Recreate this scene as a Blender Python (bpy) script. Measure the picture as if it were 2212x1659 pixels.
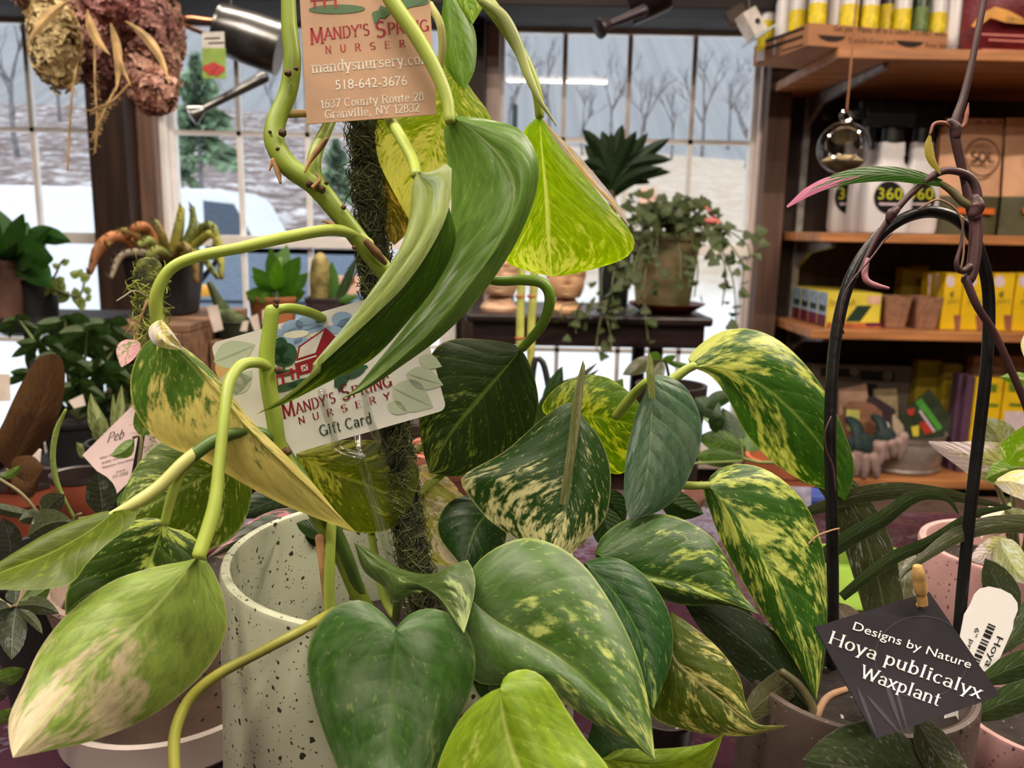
import bpy, bmesh, math, random
from mathutils import Vector, Matrix, noise
from math import sin, cos, pi, radians as RD
random.seed(7)
for o in list(bpy.data.objects): bpy.data.objects.remove(o)
SC = bpy.context.scene; COL = SC.collection
V = Vector
# ------------------------------------------------------------------ camera
CAMZ, F, PITCH, ROLL = 1.30, 1789.0, RD(10.5), RD(1.1)
C0 = V((0, 0, CAMZ)); ZTAB = 1.035
FW = V((0, cos(PITCH), -sin(PITCH)))
_r, _u = V((1, 0, 0)), V((0, sin(PITCH), cos(PITCH)))
RT = _r*cos(ROLL) + _u*sin(ROLL)
UP = _u*cos(ROLL) - _r*sin(ROLL)
cd = bpy.data.cameras.new('camera'); cam = bpy.data.objects.new('camera', cd); COL.objects.link(cam)
cam.matrix_world = Matrix(((RT.x, UP.x, -FW.x, 0), (RT.y, UP.y, -FW.y, 0), (RT.z, UP.z, -FW.z, CAMZ), (0, 0, 0, 1)))
cd.sensor_width = 36; cd.lens = 36*F/2212; cd.clip_start = .01; cd.clip_end = 400
cd.dof.use_dof = True; cd.dof.focus_distance = .315; cd.dof.aperture_fstop = 19.0
SC.camera = cam
# ------------------------------------------------------------------ world, exposure
SC.view_settings.view_transform = 'Standard'; SC.view_settings.look = 'None'
SC.view_settings.gamma = 1; SC.view_settings.use_curve_mapping = False
SC.view_settings.exposure = -0.02
SC.cycles.max_bounces = 8; SC.cycles.diffuse_bounces = 3; SC.cycles.glossy_bounces = 3
SC.cycles.transmission_bounces = 6; SC.cycles.transparent_max_bounces = 10
SC.cycles.caustics_reflective = False; SC.cycles.caustics_refractive = False
SC.cycles.use_denoising = True
w = bpy.data.worlds.new('overcast_sky'); SC.world = w; w.use_nodes = True
nt = w.node_tree; bg = nt.nodes['Background']
tc = nt.nodes.new('ShaderNodeTexCoord'); sp = nt.nodes.new('ShaderNodeSeparateXYZ'); cr = nt.nodes.new('ShaderNodeValToRGB')
nt.links.new(tc.outputs['Generated'], sp.inputs[0]); nt.links.new(sp.outputs['Z'], cr.inputs[0]); nt.links.new(cr.outputs[0], bg.inputs[0])
cr.color_ramp.elements[0].color = (.80, .88, 1, 1); cr.color_ramp.elements[1].color = (.95, .98, 1, 1)
bg.inputs[1].default_value = 1.7
# ------------------------------------------------------------------ lamps of the room and an added one (fixtures built in the structure part)
TUBES = [  # centre x, y, z, length, power
    (.37, -1.85, 2.72, .95, 28), (-1.1, .35, 2.72, 1.2, 24), (.95, .30, 2.72, 1.2, 24), (1.65, 1.0, 2.72, 1.2, 46), (-.44, -.2, 2.72, 1.2, 26), (-.45, 1.75, 2.72, 1.2, 34)]  # fourth set to light under the shelves, last added for the window frames
for i, (x, y, z, l, pw) in enumerate(TUBES):
    ld = bpy.data.lights.new('tube_light', 'AREA'); ld.shape = 'RECTANGLE'; ld.size = l; ld.size_y = .06
    ld.energy = pw; ld.color = (1, .87, .72)
    lo = bpy.data.objects.new('tube_light', ld); COL.objects.link(lo); lo.location = (x, y, z-.02)
# ------------------------------------------------------------------ pixel -> place helpers (a ray of the photograph met at a real depth)
def ray(x, y): return FW + RT*((x-1106)/F) - UP*((y-829.5)/F)
def W(x, y, d): return C0 + ray(x, y)*d
def WY(x, y, Y): r = ray(x, y); return C0 + r*(Y/r.y)
def WZ(x, y, Z): r = ray(x, y); return C0 + r*((Z-CAMZ)/r.z)
class Plane:
    def __init__(s, a, b, c):
        s.o = a; s.n = (b-a).cross(c-a).normalized()
        if s.n.dot(C0-a) < 0: s.n = -s.n
    def __call__(s, x, y, lift=0.0):
        r = ray(x, y); t = (s.o-C0).dot(s.n)/r.dot(s.n); return C0 + r*t + s.n*lift
def planeY(Y): return Plane(V((0, Y, 0)), V((1, Y, 0)), V((0, Y, 1)))
# ------------------------------------------------------------------ curves
def cat(p, n):
    """n+1 points of a smooth curve through p, even steps of length"""
    p = [V(q) for q in p]
    if len(p) == 2: return [p[0].lerp(p[1], i/n) for i in range(n+1)]
    P = [p[0]*2-p[1]] + p + [p[-1]*2-p[-2]]; out = []
    for i in range(1, len(P)-2):
        a, b, c, d = P[i-1], P[i], P[i+1], P[i+2]
        for k in range(10):
            t = k/10; out.append(.5*((2*b) + (c-a)*t + (2*a-5*b+4*c-d)*t*t + (3*b-a-3*c+d)*t**3))
    out.append(p[-1])
    L = [0]
    for i in range(1, len(out)): L.append(L[-1] + (out[i]-out[i-1]).length)
    res, j = [], 0
    for i in range(n+1):
        s = L[-1]*i/n
        while j < len(L)-2 and L[j+1] < s: j += 1
        t = (s-L[j])/max(L[j+1]-L[j], 1e-12); res.append(out[j].lerp(out[j+1], min(max(t, 0), 1)))
    return res
def lerpl(r, t):
    if not isinstance(r, (list, tuple)): return r
    x = t*(len(r)-1); i = min(int(x), len(r)-2); return r[i] + (r[i+1]-r[i])*(x-i)
# ------------------------------------------------------------------ mesh builder
def origin(o):
    v = V((0, 0, 0))
    while o: v = v + o.location; o = o.parent
    return v
class MB:
    def __init__(s): s.v = []; s.f = []; s.uv = {}; s.mi = []; s.sm = True; s.cur = 0
    def add(s, vs, fs, uvs=None):
        b = len(s.v); s.v += [V(q) for q in vs]
        for f in fs: s.f.append(tuple(i+b for i in f)); s.mi.append(s.cur)
        if uvs:
            for i, q in enumerate(uvs): s.uv[b+i] = q
        return s
    def box(s, c, d, rz=0, ax=None):
        c = V(c); R = Matrix.Rotation(rz, 3, 'Z') if ax is None else ax
        vs = [c + R @ V((x*d[0]/2, y*d[1]/2, z*d[2]/2)) for x in (-1, 1) for y in (-1, 1) for z in (-1, 1)]
        return s.add(vs, [(0, 1, 3, 2), (4, 6, 7, 5), (0, 4, 5, 1), (2, 3, 7, 6), (0, 2, 6, 4), (1, 5, 7, 3)])
    def bx(s, x0, x1, y0, y1, z0, z1): return s.box(((x0+x1)/2, (y0+y1)/2, (z0+z1)/2), (abs(x1-x0), abs(y1-y0), abs(z1-z0)))
    def tube(s, pts, r, n=8, k=None, caps=True, flat=1.0):
        k = k or max(2, (len(pts)-1)*5)
        p = cat(pts, k); ra = [lerpl(r, i/k) for i in range(k+1)]
        if caps:      # rounded ends
            a, e = (p[0]-p[1]).normalized(), (p[-1]-p[-2]).normalized()
            p = [p[0]+a*ra[0]*.62, p[0]+a*ra[0]*.38] + p + [p[-1]+e*ra[-1]*.38, p[-1]+e*ra[-1]*.62]; ra = [ra[0]*.3, ra[0]*.78] + ra + [ra[-1]*.78, ra[-1]*.3]; k += 4
        t0 = (p[1]-p[0]).normalized()
        nrm = t0.orthogonal().normalized(); vs = []; fs = []; uv = []
        for i, q in enumerate(p):
            t = (p[min(i+1, k)]-p[max(i-1, 0)]).normalized()
            nrm = (nrm - t*nrm.dot(t)); nrm = nrm.normalized() if nrm.length > 1e-9 else t.orthogonal().normalized()
            b = t.cross(nrm); rr = ra[i]
            for j in range(n):
                a = 2*pi*j/n; vs.append(q + nrm*cos(a)*rr + b*sin(a)*rr*flat); uv.append((j/n, i/k))
        for i in range(k):
            for j in range(n): fs.append((i*n+j, i*n+(j+1) % n, (i+1)*n+(j+1) % n, (i+1)*n+j))
        if caps: fs += [tuple(range(n))[::-1], tuple(k*n+j for j in range(n))]
        return s.add(vs, fs, uv)
    def lathe(s, prof, c=(0, 0, 0), n=32, axis=None, sq=0):
        """prof: list of (radius, height); sq>0 gives a rounded square"""
        c = V(c); A = (axis or V((0, 0, 1))).normalized(); X = A.orthogonal().normalized() if axis else V((1, 0, 0)); Y = A.cross(X)
        vs = []; fs = []; m = len(prof); uv = []
        for i, (r, h) in enumerate(prof):
            for j in range(n):
                a = 2*pi*(j+.5)/n; x, y = cos(a), sin(a)
                if sq: e = 1/(abs(x)**sq+abs(y)**sq)**(1/sq); x *= e; y *= e
                vs.append(c + X*x*r + Y*y*r + A*h); uv.append((j/n, i/(m-1)))
        for i in range(m-1):
            for j in range(n): fs.append((i*n+j, i*n+(j+1) % n, (i+1)*n+(j+1) % n, (i+1)*n+j))
        return s.add(vs, fs, uv)
    def disc(s, c, r, n=24, axis=None):
        c = V(c); A = (axis or V((0, 0, 1))).normalized(); X = A.orthogonal().normalized(); Y = A.cross(X)
        return s.add([c+X*cos(2*pi*j/n)*r+Y*sin(2*pi*j/n)*r for j in range(n)], [tuple(range(n))])
    def ball(s, c, r, n=12, m=8, jit=0, ax=None):
        c = V(c); r = V(r) if isinstance(r, (tuple, list, Vector)) else V((r, r, r)); vs = []; fs = []
        for i in range(m+1):
            th = pi*i/m
            for j in range(n):
                ph = 2*pi*j/n; q = V((sin(th)*cos(ph), sin(th)*sin(ph), cos(th)))
                if jit: q = q*(1+jit*noise.noise(q*2.3+c*9))
                q = V((q.x*r.x, q.y*r.y, q.z*r.z)); q = ax @ q if ax else q; vs.append(c+q)
        for i in range(m):
            for j in range(n): fs.append((i*n+j, (i+1)*n+j, (i+1)*n+(j+1) % n, i*n+(j+1) % n))
        return s.add(vs, fs)
    def poly(s, pts): return s.add(pts, [tuple(range(len(pts)))])
    def slab(s, pts, n, t):
        """a flat outline with thickness t along -n"""
        k = len(pts); n = V(n); vs = [V(p) for p in pts] + [V(p)-n*t for p in pts]
        return s.add(vs, [tuple(range(k)), tuple(range(2*k-1, k-1, -1))] + [(i, k+i, k+(i+1) % k, (i+1) % k) for i in range(k)])
    def build(s, name, mat, parent=None, smooth=None, bevel=0):
        me = bpy.data.meshes.new(name); o0 = origin(parent) if parent else V((0, 0, 0))
        me.from_pydata([tuple(q-o0) for q in s.v], [], s.f)
        if s.uv:
            ul = me.uv_layers.new(name='UVMap')
            for lp in me.loops: ul.data[lp.index].uv = s.uv.get(lp.vertex_index, (0, 0))
        for m in (mat if isinstance(mat, (list, tuple)) else [mat]): me.materials.append(m)
        if isinstance(mat, (list, tuple)): me.polygons.foreach_set('material_index', s.mi)
        if (s.sm if smooth is None else smooth): me.polygons.foreach_set('use_smooth', [True]*len(me.polygons))
        me.update()
        bm = bmesh.new(); bm.from_mesh(me)
        bmesh.ops.recalc_face_normals(bm, faces=bm.faces); bm.to_mesh(me); bm.free()
        o = bpy.data.objects.new(name, me); COL.objects.link(o); o.parent = parent
        if smooth is None and s.sm: 
            try: me.set_sharp_from_angle(angle=RD(38))
            except Exception: pass
        if bevel:
            b = o.modifiers.new('bevel', 'BEVEL'); b.width = bevel; b.segments = 2; b.limit_method = 'ANGLE'
        return o
def tag(o, label=None, cat=None, group=None, kind=None):
    if label: o['label'] = label
    if cat: o['category'] = cat
    if group: o['group'] = group
    if kind: o['kind'] = kind
    return o
def thing(name, loc, label, cat, group=None):
    o = bpy.data.objects.new(name, None); COL.objects.link(o); o.location = loc; o.empty_display_size = .02
    return tag(o, label, cat, group)
def struct(name, mb, mat, parent=None, **k):
    o = mb.build(name, mat, parent, **k)
    if not parent: o['kind'] = 'structure'
    return o
def copy_tree(o, parent=None):
    c = o.copy(); COL.objects.link(c); c.parent = parent
    for ch in list(o.children): copy_tree(ch, c)
    return c
# ------------------------------------------------------------------ materials
def lin(c): return tuple(((x/255/12.92) if x/255 <= .04045 else ((x/255+.055)/1.055)**2.4) for x in c) + (1,)
def nd(nt, t, **k):
    n = nt.nodes.new('ShaderNode'+t)
    for a, b in k.items():
        if a.startswith('i') and a[1:].isdigit():
            i = n.inputs[int(a[1:])]
            if hasattr(b, 'is_output'): nt.links.new(b, i)
            else: i.default_value = b
        else: setattr(n, a, b)
    return n
def mth(nt, op, a, b=0.0, c=None):
    n = nd(nt, 'Math', operation=op, i0=a, i1=b)
    if c is not None: n.inputs[2].default_value = c
    return n.outputs[0]
def mixc(nt, f, a, b):
    n = nt.nodes.new('ShaderNodeMix'); n.data_type = 'RGBA'
    for i, x in ((0, f), (6, a), (7, b)):
        if hasattr(x, 'is_output'): nt.links.new(x, n.inputs[i])
        else: n.inputs[i].default_value = x
    return n.outputs[2]
def ramp(nt, f, stops):
    n = nt.nodes.new('ShaderNodeValToRGB'); nt.links.new(f, n.inputs[0]); e = n.color_ramp.elements
    while len(e) < len(stops): e.new(.5)
    for i, (p, c) in enumerate(stops): e[i].position = p; e[i].color = c if len(c) == 4 else lin(c)
    return n.outputs[0]
_MC = {}
def M(name, col, rough=.5, metal=0, nz=None, bump=None, spec=.5, col2=None, emit=0, alpha=None, stretch=None, sub=0, coat=0, speck=None, tr=0):
    """nz=(scale, amount) colour variation; bump=(scale, strength); speck=(scale, size, colour)"""
    if name in _MC: return _MC[name]
    m = bpy.data.materials.new(name); m.use_nodes = True; nt = m.node_tree; p = nt.nodes['Principled BSDF']; _MC[name] = m
    c = lin(col); p.inputs['Roughness'].default_value = rough; p.inputs['Metallic'].default_value = metal
    p.inputs['Specular IOR Level'].default_value = spec; p.inputs['Coat Weight'].default_value = coat
    co = nt.nodes.new('ShaderNodeTexCoord').outputs['Object']
    if stretch: co = nd(nt, 'Mapping', i0=co, i3=stretch).outputs[0]
    if nz is None and col2 is None: nz = (30, .08)
    s, a = nz or (8, .2)
    nn = nd(nt, 'TexNoise', i0=co); nn.inputs['Scale'].default_value = s; nn.inputs['Detail'].default_value = 4
    d = lin(col2) if col2 else tuple(min(1, x*(1+a*2)) for x in c[:3])+(1,)
    c0 = c if col2 else tuple(x*(1-a*1.5) for x in c[:3])+(1,)
    out = ramp(nt, nn.outputs[0], [(.35, c0), (.65, d)])
    if speck:
        for q, (ss, sz, scol) in enumerate(speck if isinstance(speck[0], tuple) else [speck]):
            wv = nd(nt, 'TexNoise', i0=co); wv.inputs['Scale'].default_value = ss*1.3; wv.inputs['Detail'].default_value = 2
            off = nd(nt, 'VectorMath', operation='SCALE'); nt.links.new(wv.outputs[1], off.inputs[0]); off.inputs[3].default_value = .9/ss
            ad = nd(nt, 'VectorMath', operation='ADD', i0=co); nt.links.new(off.outputs[0], ad.inputs[1])
            vo = nd(nt, 'TexVoronoi', i0=ad.outputs[0]); vo.inputs['Scale'].default_value = ss; vo.inputs['Randomness'].default_value = 1
            big = nd(nt, 'SeparateColor'); nt.links.new(vo.outputs['Color'], big.inputs[0])
            thr = mth(nt, 'MULTIPLY', mth(nt, 'POWER', big.outputs[0], 3.0), sz)
            out = mixc(nt, mth(nt, 'LESS_THAN', vo.outputs['Distance'], thr), out, lin(scol))
    nt.links.new(out, p.inputs['Base Color'])
    if bump:
        bn = nd(nt, 'TexNoise', i0=co); bn.inputs['Scale'].default_value = bump[0]; bn.inputs['Detail'].default_value = 5
        b = nt.nodes.new('ShaderNodeBump'); b.inputs['Strength'].default_value = bump[1]; b.inputs['Distance'].default_value = .3/bump[0]
        nt.links.new(bn.outputs[0], b.inputs['Height']); nt.links.new(b.outputs[0], p.inputs['Normal'])
    if emit: nt.links.new(out, p.inputs['Emission Color']); p.inputs['Emission Strength'].default_value = emit
    if tr:
        tn = nt.nodes.new('ShaderNodeBsdfTranslucent'); nt.links.new(out, tn.inputs[0]); mx = nt.nodes.new('ShaderNodeMixShader')
        mx.inputs[0].default_value = tr; nt.links.new(p.outputs[0], mx.inputs[1]); nt.links.new(tn.outputs[0], mx.inputs[2])
        nt.links.new(mx.outputs[0], nt.nodes['Material Output'].inputs[0])
    return m
def glassM(name, col=(1, 1, 1), refl=.08, thin=True, rough=.02, ior=1.45):
    if name in _MC: return _MC[name]
    m = bpy.data.materials.new(name); m.use_nodes = True; nt = m.node_tree; nt.nodes.remove(nt.nodes['Principled BSDF']); _MC[name] = m
    tb = nd(nt, 'BsdfTransparent', i0=(*col, 1)); g = nd(nt, 'BsdfGlossy', i0=(1, 1, 1, 1), i1=rough)
    lw = nd(nt, 'LayerWeight', i0=.5); fr = mth(nt, 'MINIMUM', mth(nt, 'ADD', mth(nt, 'MULTIPLY', mth(nt, 'POWER', lw.outputs[1], 5.0), .7), refl*.5), 1.0)
    mx = nt.nodes.new('ShaderNodeMixShader'); nt.links.new(fr, mx.inputs[0])
    nt.links.new(tb.outputs[0], mx.inputs[1]); nt.links.new(g.outputs[0], mx.inputs[2]); nt.links.new(mx.outputs[0], nt.nodes['Material Output'].inputs[0])
    return m
_seed = [0]
def leafM(dark, light, amt=.3, rough=.35, tr=.25, streak=6., grad=0., vein=.35, rib=None, slant=.35, fine=.35, quilt=.25, greyed=0, edge=None):
    """a variegated leaf: streaks follow the side veins of the leaf's own UV"""
    _seed[0] += 1
    m = bpy.data.materials.new('leaf_blade'); m.use_nodes = True; nt = m.node_tree; p = nt.nodes['Principled BSDF']
    uv = nt.nodes.new('ShaderNodeUVMap'); s = nd(nt, 'SeparateXYZ', i0=uv.outputs[0]); u, v = s.outputs[0], s.outputs[1]
    k = mth(nt, 'ABSOLUTE', mth(nt, 'MULTIPLY_ADD', u, 2.0, -1.0))
    q = mth(nt, 'SUBTRACT', v, mth(nt, 'MULTIPLY', k, slant))
    def nz(a, b, sc, det):
        c = nd(nt, 'CombineXYZ', i0=mth(nt, 'MULTIPLY', q, a), i1=mth(nt, 'MULTIPLY', u, b), i2=_seed[0]*3.7)
        n = nd(nt, 'TexNoise', i0=c.outputs[0]); n.inputs['Scale'].default_value = sc; n.inputs['Detail'].default_value = det; n.inputs['Roughness'].default_value = .62
        return n.outputs[0]
    n1 = nz(streak, 2.4, 1, 4); n2 = nz(streak*4, 13, 1.2, 5)
    t = mth(nt, 'ADD', mth(nt, 'MULTIPLY', n1, 1-fine), mth(nt, 'MULTIPLY', n2, fine))
    if grad: t = mth(nt, 'ADD', t, mth(nt, 'MULTIPLY_ADD', v, grad, -grad*.5))
    thr = .68-.34*amt
    if amt >= 1: thr = .3
    mk = ramp(nt, t, [(max(0, thr-.035), (0, 0, 0, 1)), (min(1, thr+.035), (1, 1, 1, 1))])
    dark = (min(255, dark[0]*1.06), dark[1], dark[2]*.8); light = (light[0], light[1], min(255, light[2]*1.12))
    D = lin(dark); D1 = tuple(x*.78 for x in D[:3])+(1,); D2 = tuple(min(1, x*1.22) for x in D[:3])+(1,)
    Lc = lin(light); L1 = tuple(x*.8 for x in Lc[:3])+(1,)
    dk = ramp(nt, n2, [(.33, D1), (.62, D2)]); lt = ramp(nt, n2, [(.35, L1), (.6, Lc)])
    colr = mixc(nt, mk, dk, lt)
    fc = nd(nt, 'CombineXYZ', i0=mth(nt, 'MULTIPLY', q, 30), i1=mth(nt, 'MULTIPLY', u, 44), i2=_seed[0]*1.9); fn = nd(nt, 'TexNoise', i0=fc.outputs[0]); fn.inputs['Scale'].default_value = 1; fn.inputs['Detail'].default_value = 2
    colr = mixc(nt, mth(nt, 'MULTIPLY', ramp(nt, fn.outputs[0], [(.66, (0, 0, 0, 1)), (.72, (1, 1, 1, 1))]), .55), colr, lt)
    if greyed:  # noise patches mixed towards grey green
        dn = nz(3, 3, 1.5, 3); colr = mixc(nt, mth(nt, 'MULTIPLY', ramp(nt, dn, [(.4, (0, 0, 0, 1)), (.65, (1, 1, 1, 1))]), greyed), colr, lin((150, 160, 140)))
    if not edge: colr = mixc(nt, mth(nt, 'MULTIPLY', ramp(nt, k, [(.965, (0, 0, 0, 1)), (.99, (1, 1, 1, 1))]), .5), colr, lt)
    if edge: colr = mixc(nt, ramp(nt, k, [(edge[1], (0, 0, 0, 1)), (min(1, edge[1]+.04), (1, 1, 1, 1))]), colr, lin(edge[0]))
    # side veins, thin and pale
    wv = mth(nt, 'SINE', mth(nt, 'MULTIPLY', mth(nt, 'ADD', q, mth(nt, 'MULTIPLY', n1, .05)), 2*pi*8))
    vl = ramp(nt, wv, [(.93, (0, 0, 0, 1)), (1, (1, 1, 1, 1))])
    rb = ramp(nt, k, [(.012, (1, 1, 1, 1)), (.05, (0, 0, 0, 1))])
    R_ = lin(rib or tuple(min(255, int(.55*a+.45*b)+12) for a, b in zip(dark, light)))
    colr = mixc(nt, mth(nt, 'MULTIPLY', vl, vein*.3), colr, R_)
    colr = mixc(nt, mth(nt, 'MULTIPLY', rb, .3+vein), colr, R_)
    nt.links.new(colr, p.inputs['Base Color']); p.inputs['Roughness'].default_value = rough; p.inputs['Specular IOR Level'].default_value = .36
    h = mth(nt, 'ADD', mth(nt, 'MULTIPLY', mth(nt, 'ABSOLUTE', mth(nt, 'SINE', mth(nt, 'MULTIPLY', q, pi*8))), .6), mth(nt, 'MULTIPLY', n2, .8))
    h = mth(nt, 'SUBTRACT', h, mth(nt, 'MULTIPLY', rb, .5))
    b = nt.nodes.new('ShaderNodeBump'); b.inputs['Strength'].default_value = quilt; b.inputs['Distance'].default_value = .0012
    nt.links.new(h, b.inputs['Height']); nt.links.new(b.outputs[0], p.inputs['Normal'])
    tn = nt.nodes.new('ShaderNodeBsdfTranslucent'); hs = nt.nodes.new('ShaderNodeHueSaturation'); hs.inputs['Value'].default_value = 1.7; hs.inputs['Saturation'].default_value = 1.1
    hs.inputs['Hue'].default_value = .497
    nt.links.new(colr, hs.inputs['Color']); nt.links.new(hs.outputs[0], tn.inputs[0])
    mx = nt.nodes.new('ShaderNodeMixShader'); mx.inputs[0].default_value = tr
    nt.links.new(p.outputs[0], mx.inputs[1]); nt.links.new(tn.outputs[0], mx.inputs[2]); nt.links.new(mx.outputs[0], nt.nodes['Material Output'].inputs[0])
    return m
# ------------------------------------------------------------------ leaves
def blade(mid, L, R, d, e=(0, 0), bul=1.5, n=26, m=6, ruf=0):
    """leaf surface through its midrib and both margins; d = (depth base, depth tip) in mm, e = how far each margin leans back (mm)"""
    def dep(t, o): 
        dd = lerpl([x/1000 for x in d], t); return dd + o/1000*math.sin(pi*min(1, .12+t*.88))
    def curve(p, o):
        c = cat([V((x, y, 0)) for x, y in p], n); return [W(q.x, q.y, dep(i/n, o)) for i, q in enumerate(c)]
    cm, cl, cr_ = curve(mid, 0), curve(L, e[0]), curve(R, e[1])
    vs = []; uv = []; fs = []; wd = 2*m+1
    for i in range(n+1):
        t = (cm[min(i+1, n)]-cm[max(i-1, 0)]).normalized()
        nr = (cr_[i]-cl[i]).cross(t)
        if nr.length < 1e-7: nr = -FW
        nr.normalize()
        if nr.dot(C0-cm[i]) < 0: nr = -nr
        for j in range(-m, m+1):
            k = abs(j)/m; ed = cl[i] if j < 0 else cr_[i]
            p = cm[i].lerp(ed, k) + nr*(bul/1000*4*k*(1-k)*sin(pi*min(1, i/n+.04)))
            if ruf: p = p + nr*(ruf/1000*k*sin(i*1.3+(2 if j < 0 else 0)))
            vs.append(p); uv.append((.5+.5*j/m, i/n))
    for i in range(n):
        for j in range(wd-1): a = i*wd+j; fs.append((a, a+1, a+wd+1, a+wd))
    b = MB(); b.add(vs, fs, uv); return b
def leaf_mesh(name, prof, ln, wd, mat, droop=.2, fold=.15, n=8, m=2):
    """a plain leaf along +X for small plants; prof = widths along it"""
    vs = []; uv = []; fs = []
    for i in range(n+1):
        t = i/n; hw = wd/2*lerpl(prof, t)
        for j in range(-m, m+1):
            k = j/m; vs.append((ln*t, hw*k, -droop*ln*t*t + abs(k)*hw*fold)); uv.append((.5+.5*k, t))
    w_ = 2*m+1
    for i in range(n):
        for j in range(w_-1): a = i*w_+j; fs.append((a, a+1, a+w_+1, a+w_))
    me = bpy.data.meshes.new(name); me.from_pydata(vs, [], fs); ul = me.uv_layers.new(name='UVMap')
    for lp in me.loops: ul.data[lp.index].uv = uv[lp.vertex_index]
    me.materials.append(mat); me.polygons.foreach_set('use_smooth', [True]*len(me.polygons)); return me
OVAL = [.0, .55, .9, 1, .95, .8, .5, 0]
LANCE = [.1, .5, .85, 1, .95, .8, .6, .3, 0]
HEART = [.3, 1, 1.05, .95, .8, .6, .35, 0]
ROUND = [.2, .8, 1, 1.05, 1, .85, .5, .1]
STRAP = [.5, .8, .95, 1, 1, .95, .85, .6, 0]
def put(me, pos, dirn, up, sc=1, parent=None, name='leaf', o0=None):
    """an object showing mesh me, +X along dirn"""
    X = V(dirn).normalized(); Z = V(up); Z = (Z-X*Z.dot(X)); Z = Z.normalized() if Z.length > 1e-6 else X.orthogonal().normalized(); Y = Z.cross(X)
    o = bpy.data.objects.new(name, me); COL.objects.link(o); o.parent = parent
    p = V(pos) - (origin(parent) if parent else V((0, 0, 0)))
    o.matrix_local = Matrix(((X.x*sc, Y.x*sc, Z.x*sc, p.x), (X.y*sc, Y.y*sc, Z.y*sc, p.y), (X.z*sc, Y.z*sc, Z.z*sc, p.z), (0, 0, 0, 1)))
    return o
def rnd(a, b): return random.uniform(a, b)
def rdir(lo=-.3, hi=1.0):
    a = rnd(0, 2*pi); z = rnd(lo, hi); r = math.sqrt(max(.02, 1-z*z)); return V((cos(a)*r, sin(a)*r, z))
# ------------------------------------------------------------------ lettering: a stroke alphabet (serif) and the plain alphabet Blender brings
_G = {}
def _g(ch, w_, *st): _G[ch] = (w_, st)
def arc(cx, cy, rx, ry, a0, a1, n=14): return [(cx+rx*cos(RD(a0+(a1-a0)*i/n)), cy+ry*sin(RD(a0+(a1-a0)*i/n))) for i in range(n+1)]
X = .66
_g('A', .84, [(.04, 0), (.42, 1)], [(.42, 1), (.8, 0)], [(.17, .34), (.67, .34)])
_g('C', .78, arc(.42, .5, .36, .5, 50, 310))
_g('D', .84, [(.14, 0), (.14, 1)], [(.14, 1), (.4, 1)]+arc(.4, .5, .36, .5, 90, -90)+[(.14, 0)])
_g('E', .7, [(.14, 0), (.14, 1)], [(.14, 1), (.62, 1)], [(.14, .52), (.5, .52)], [(.14, 0), (.64, 0)])
_g('G', .84, arc(.44, .5, .36, .5, 50, 340), [(.78, .02), (.78, .42)], [(.52, .42), (.82, .42)])
_g('H', .9, [(.14, 0), (.14, 1)], [(.76, 0), (.76, 1)], [(.14, .5), (.76, .5)])
_g('I', .36, [(.18, 0), (.18, 1)])
_g('L', .68, [(.14, 0), (.14, 1)], [(.14, 0), (.62, 0)])
_g('M', 1.05, [(.12, 0), (.16, 1)], [(.16, 1), (.52, .1)], [(.52, .1), (.88, 1)], [(.88, 1), (.93, 0)])
_g('N', .9, [(.14, 0), (.14, 1)], [(.14, 1), (.76, 0)], [(.76, 0), (.76, 1)])
_g('O', .9, arc(.45, .5, .37, .5, 0, 360, 24))
_g('P', .74, [(.14, 0), (.14, 1)], [(.14, 1), (.4, 1)]+arc(.4, .74, .26, .26, 90, -90)+[(.14, .48)])
_g('R', .82, [(.14, 0), (.14, 1)], [(.14, 1), (.4, 1)]+arc(.4, .76, .25, .24, 90, -90)+[(.14, .52)], [(.4, .5), (.74, 0)])
_g('S', .66, arc(.34, .75, .24, .25, 40, 270)+arc(.32, .25, .27, .25, 90, -140)[1:])
_g('T', .74, [(.37, 0), (.37, 1)], [(.04, 1), (.7, 1)])
_g('U', .88, [(.14, 1), (.14, .3)]+arc(.44, .3, .3, .3, 180, 360)+[(.74, .3), (.74, 1)])
_g('W', 1.15, [(.04, 1), (.32, 0)], [(.32, 0), (.57, .9)], [(.57, .9), (.83, 0)], [(.83, 0), (1.1, 1)])
_g('Y', .8, [(.06, 1), (.4, .48)], [(.74, 1), (.4, .48)], [(.4, .48), (.4, 0)])
_g('a', .6, arc(.28, .46, .2, .2, 150, 0)+[(.48, 0)], arc(.28, .18, .2, .18, 60, 400))
_g('b', .64, [(.12, 1), (.12, 0)], arc(.33, .33, .22, .33, 150, -150))
_g('c', .56, arc(.31, .33, .23, .33, 50, 310))
_g('d', .66, [(.52, 1), (.52, 0)], arc(.31, .33, .22, .33, 30, 330))
_g('e', .58, [(.1, .36), (.5, .36)], arc(.3, .33, .21, .33, 8, 320))
_g('f', .42, arc(.34, .78, .14, .22, 40, 180)+[(.2, 0)], [(.04, X), (.4, X)])
_g('g', .64, arc(.3, .36, .21, .3, 0, 360, 18), [(.51, X), (.51, -.1)]+arc(.31, -.1, .2, .2, 0, -150))
_g('h', .68, [(.12, 0), (.12, 1)], arc(.33, .4, .2, .26, 180, 0)+[(.53, 0)])
_g('i', .34, [(.17, 0), (.17, X)], arc(.17, .88, .045, .045, 0, 360, 8))
_g('l', .34, [(.17, 0), (.17, 1)])
_g('m', 1.0, [(.12, 0), (.12, X)], arc(.31, .42, .18, .24, 180, 0)+[(.49, 0)], arc(.68, .42, .18, .24, 180, 0)+[(.86, 0)])
_g('n', .68, [(.12, 0), (.12, X)], arc(.33, .42, .2, .24, 180, 0)+[(.53, 0)])
_g('o', .62, arc(.31, .33, .23, .33, 0, 360, 20))
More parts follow.
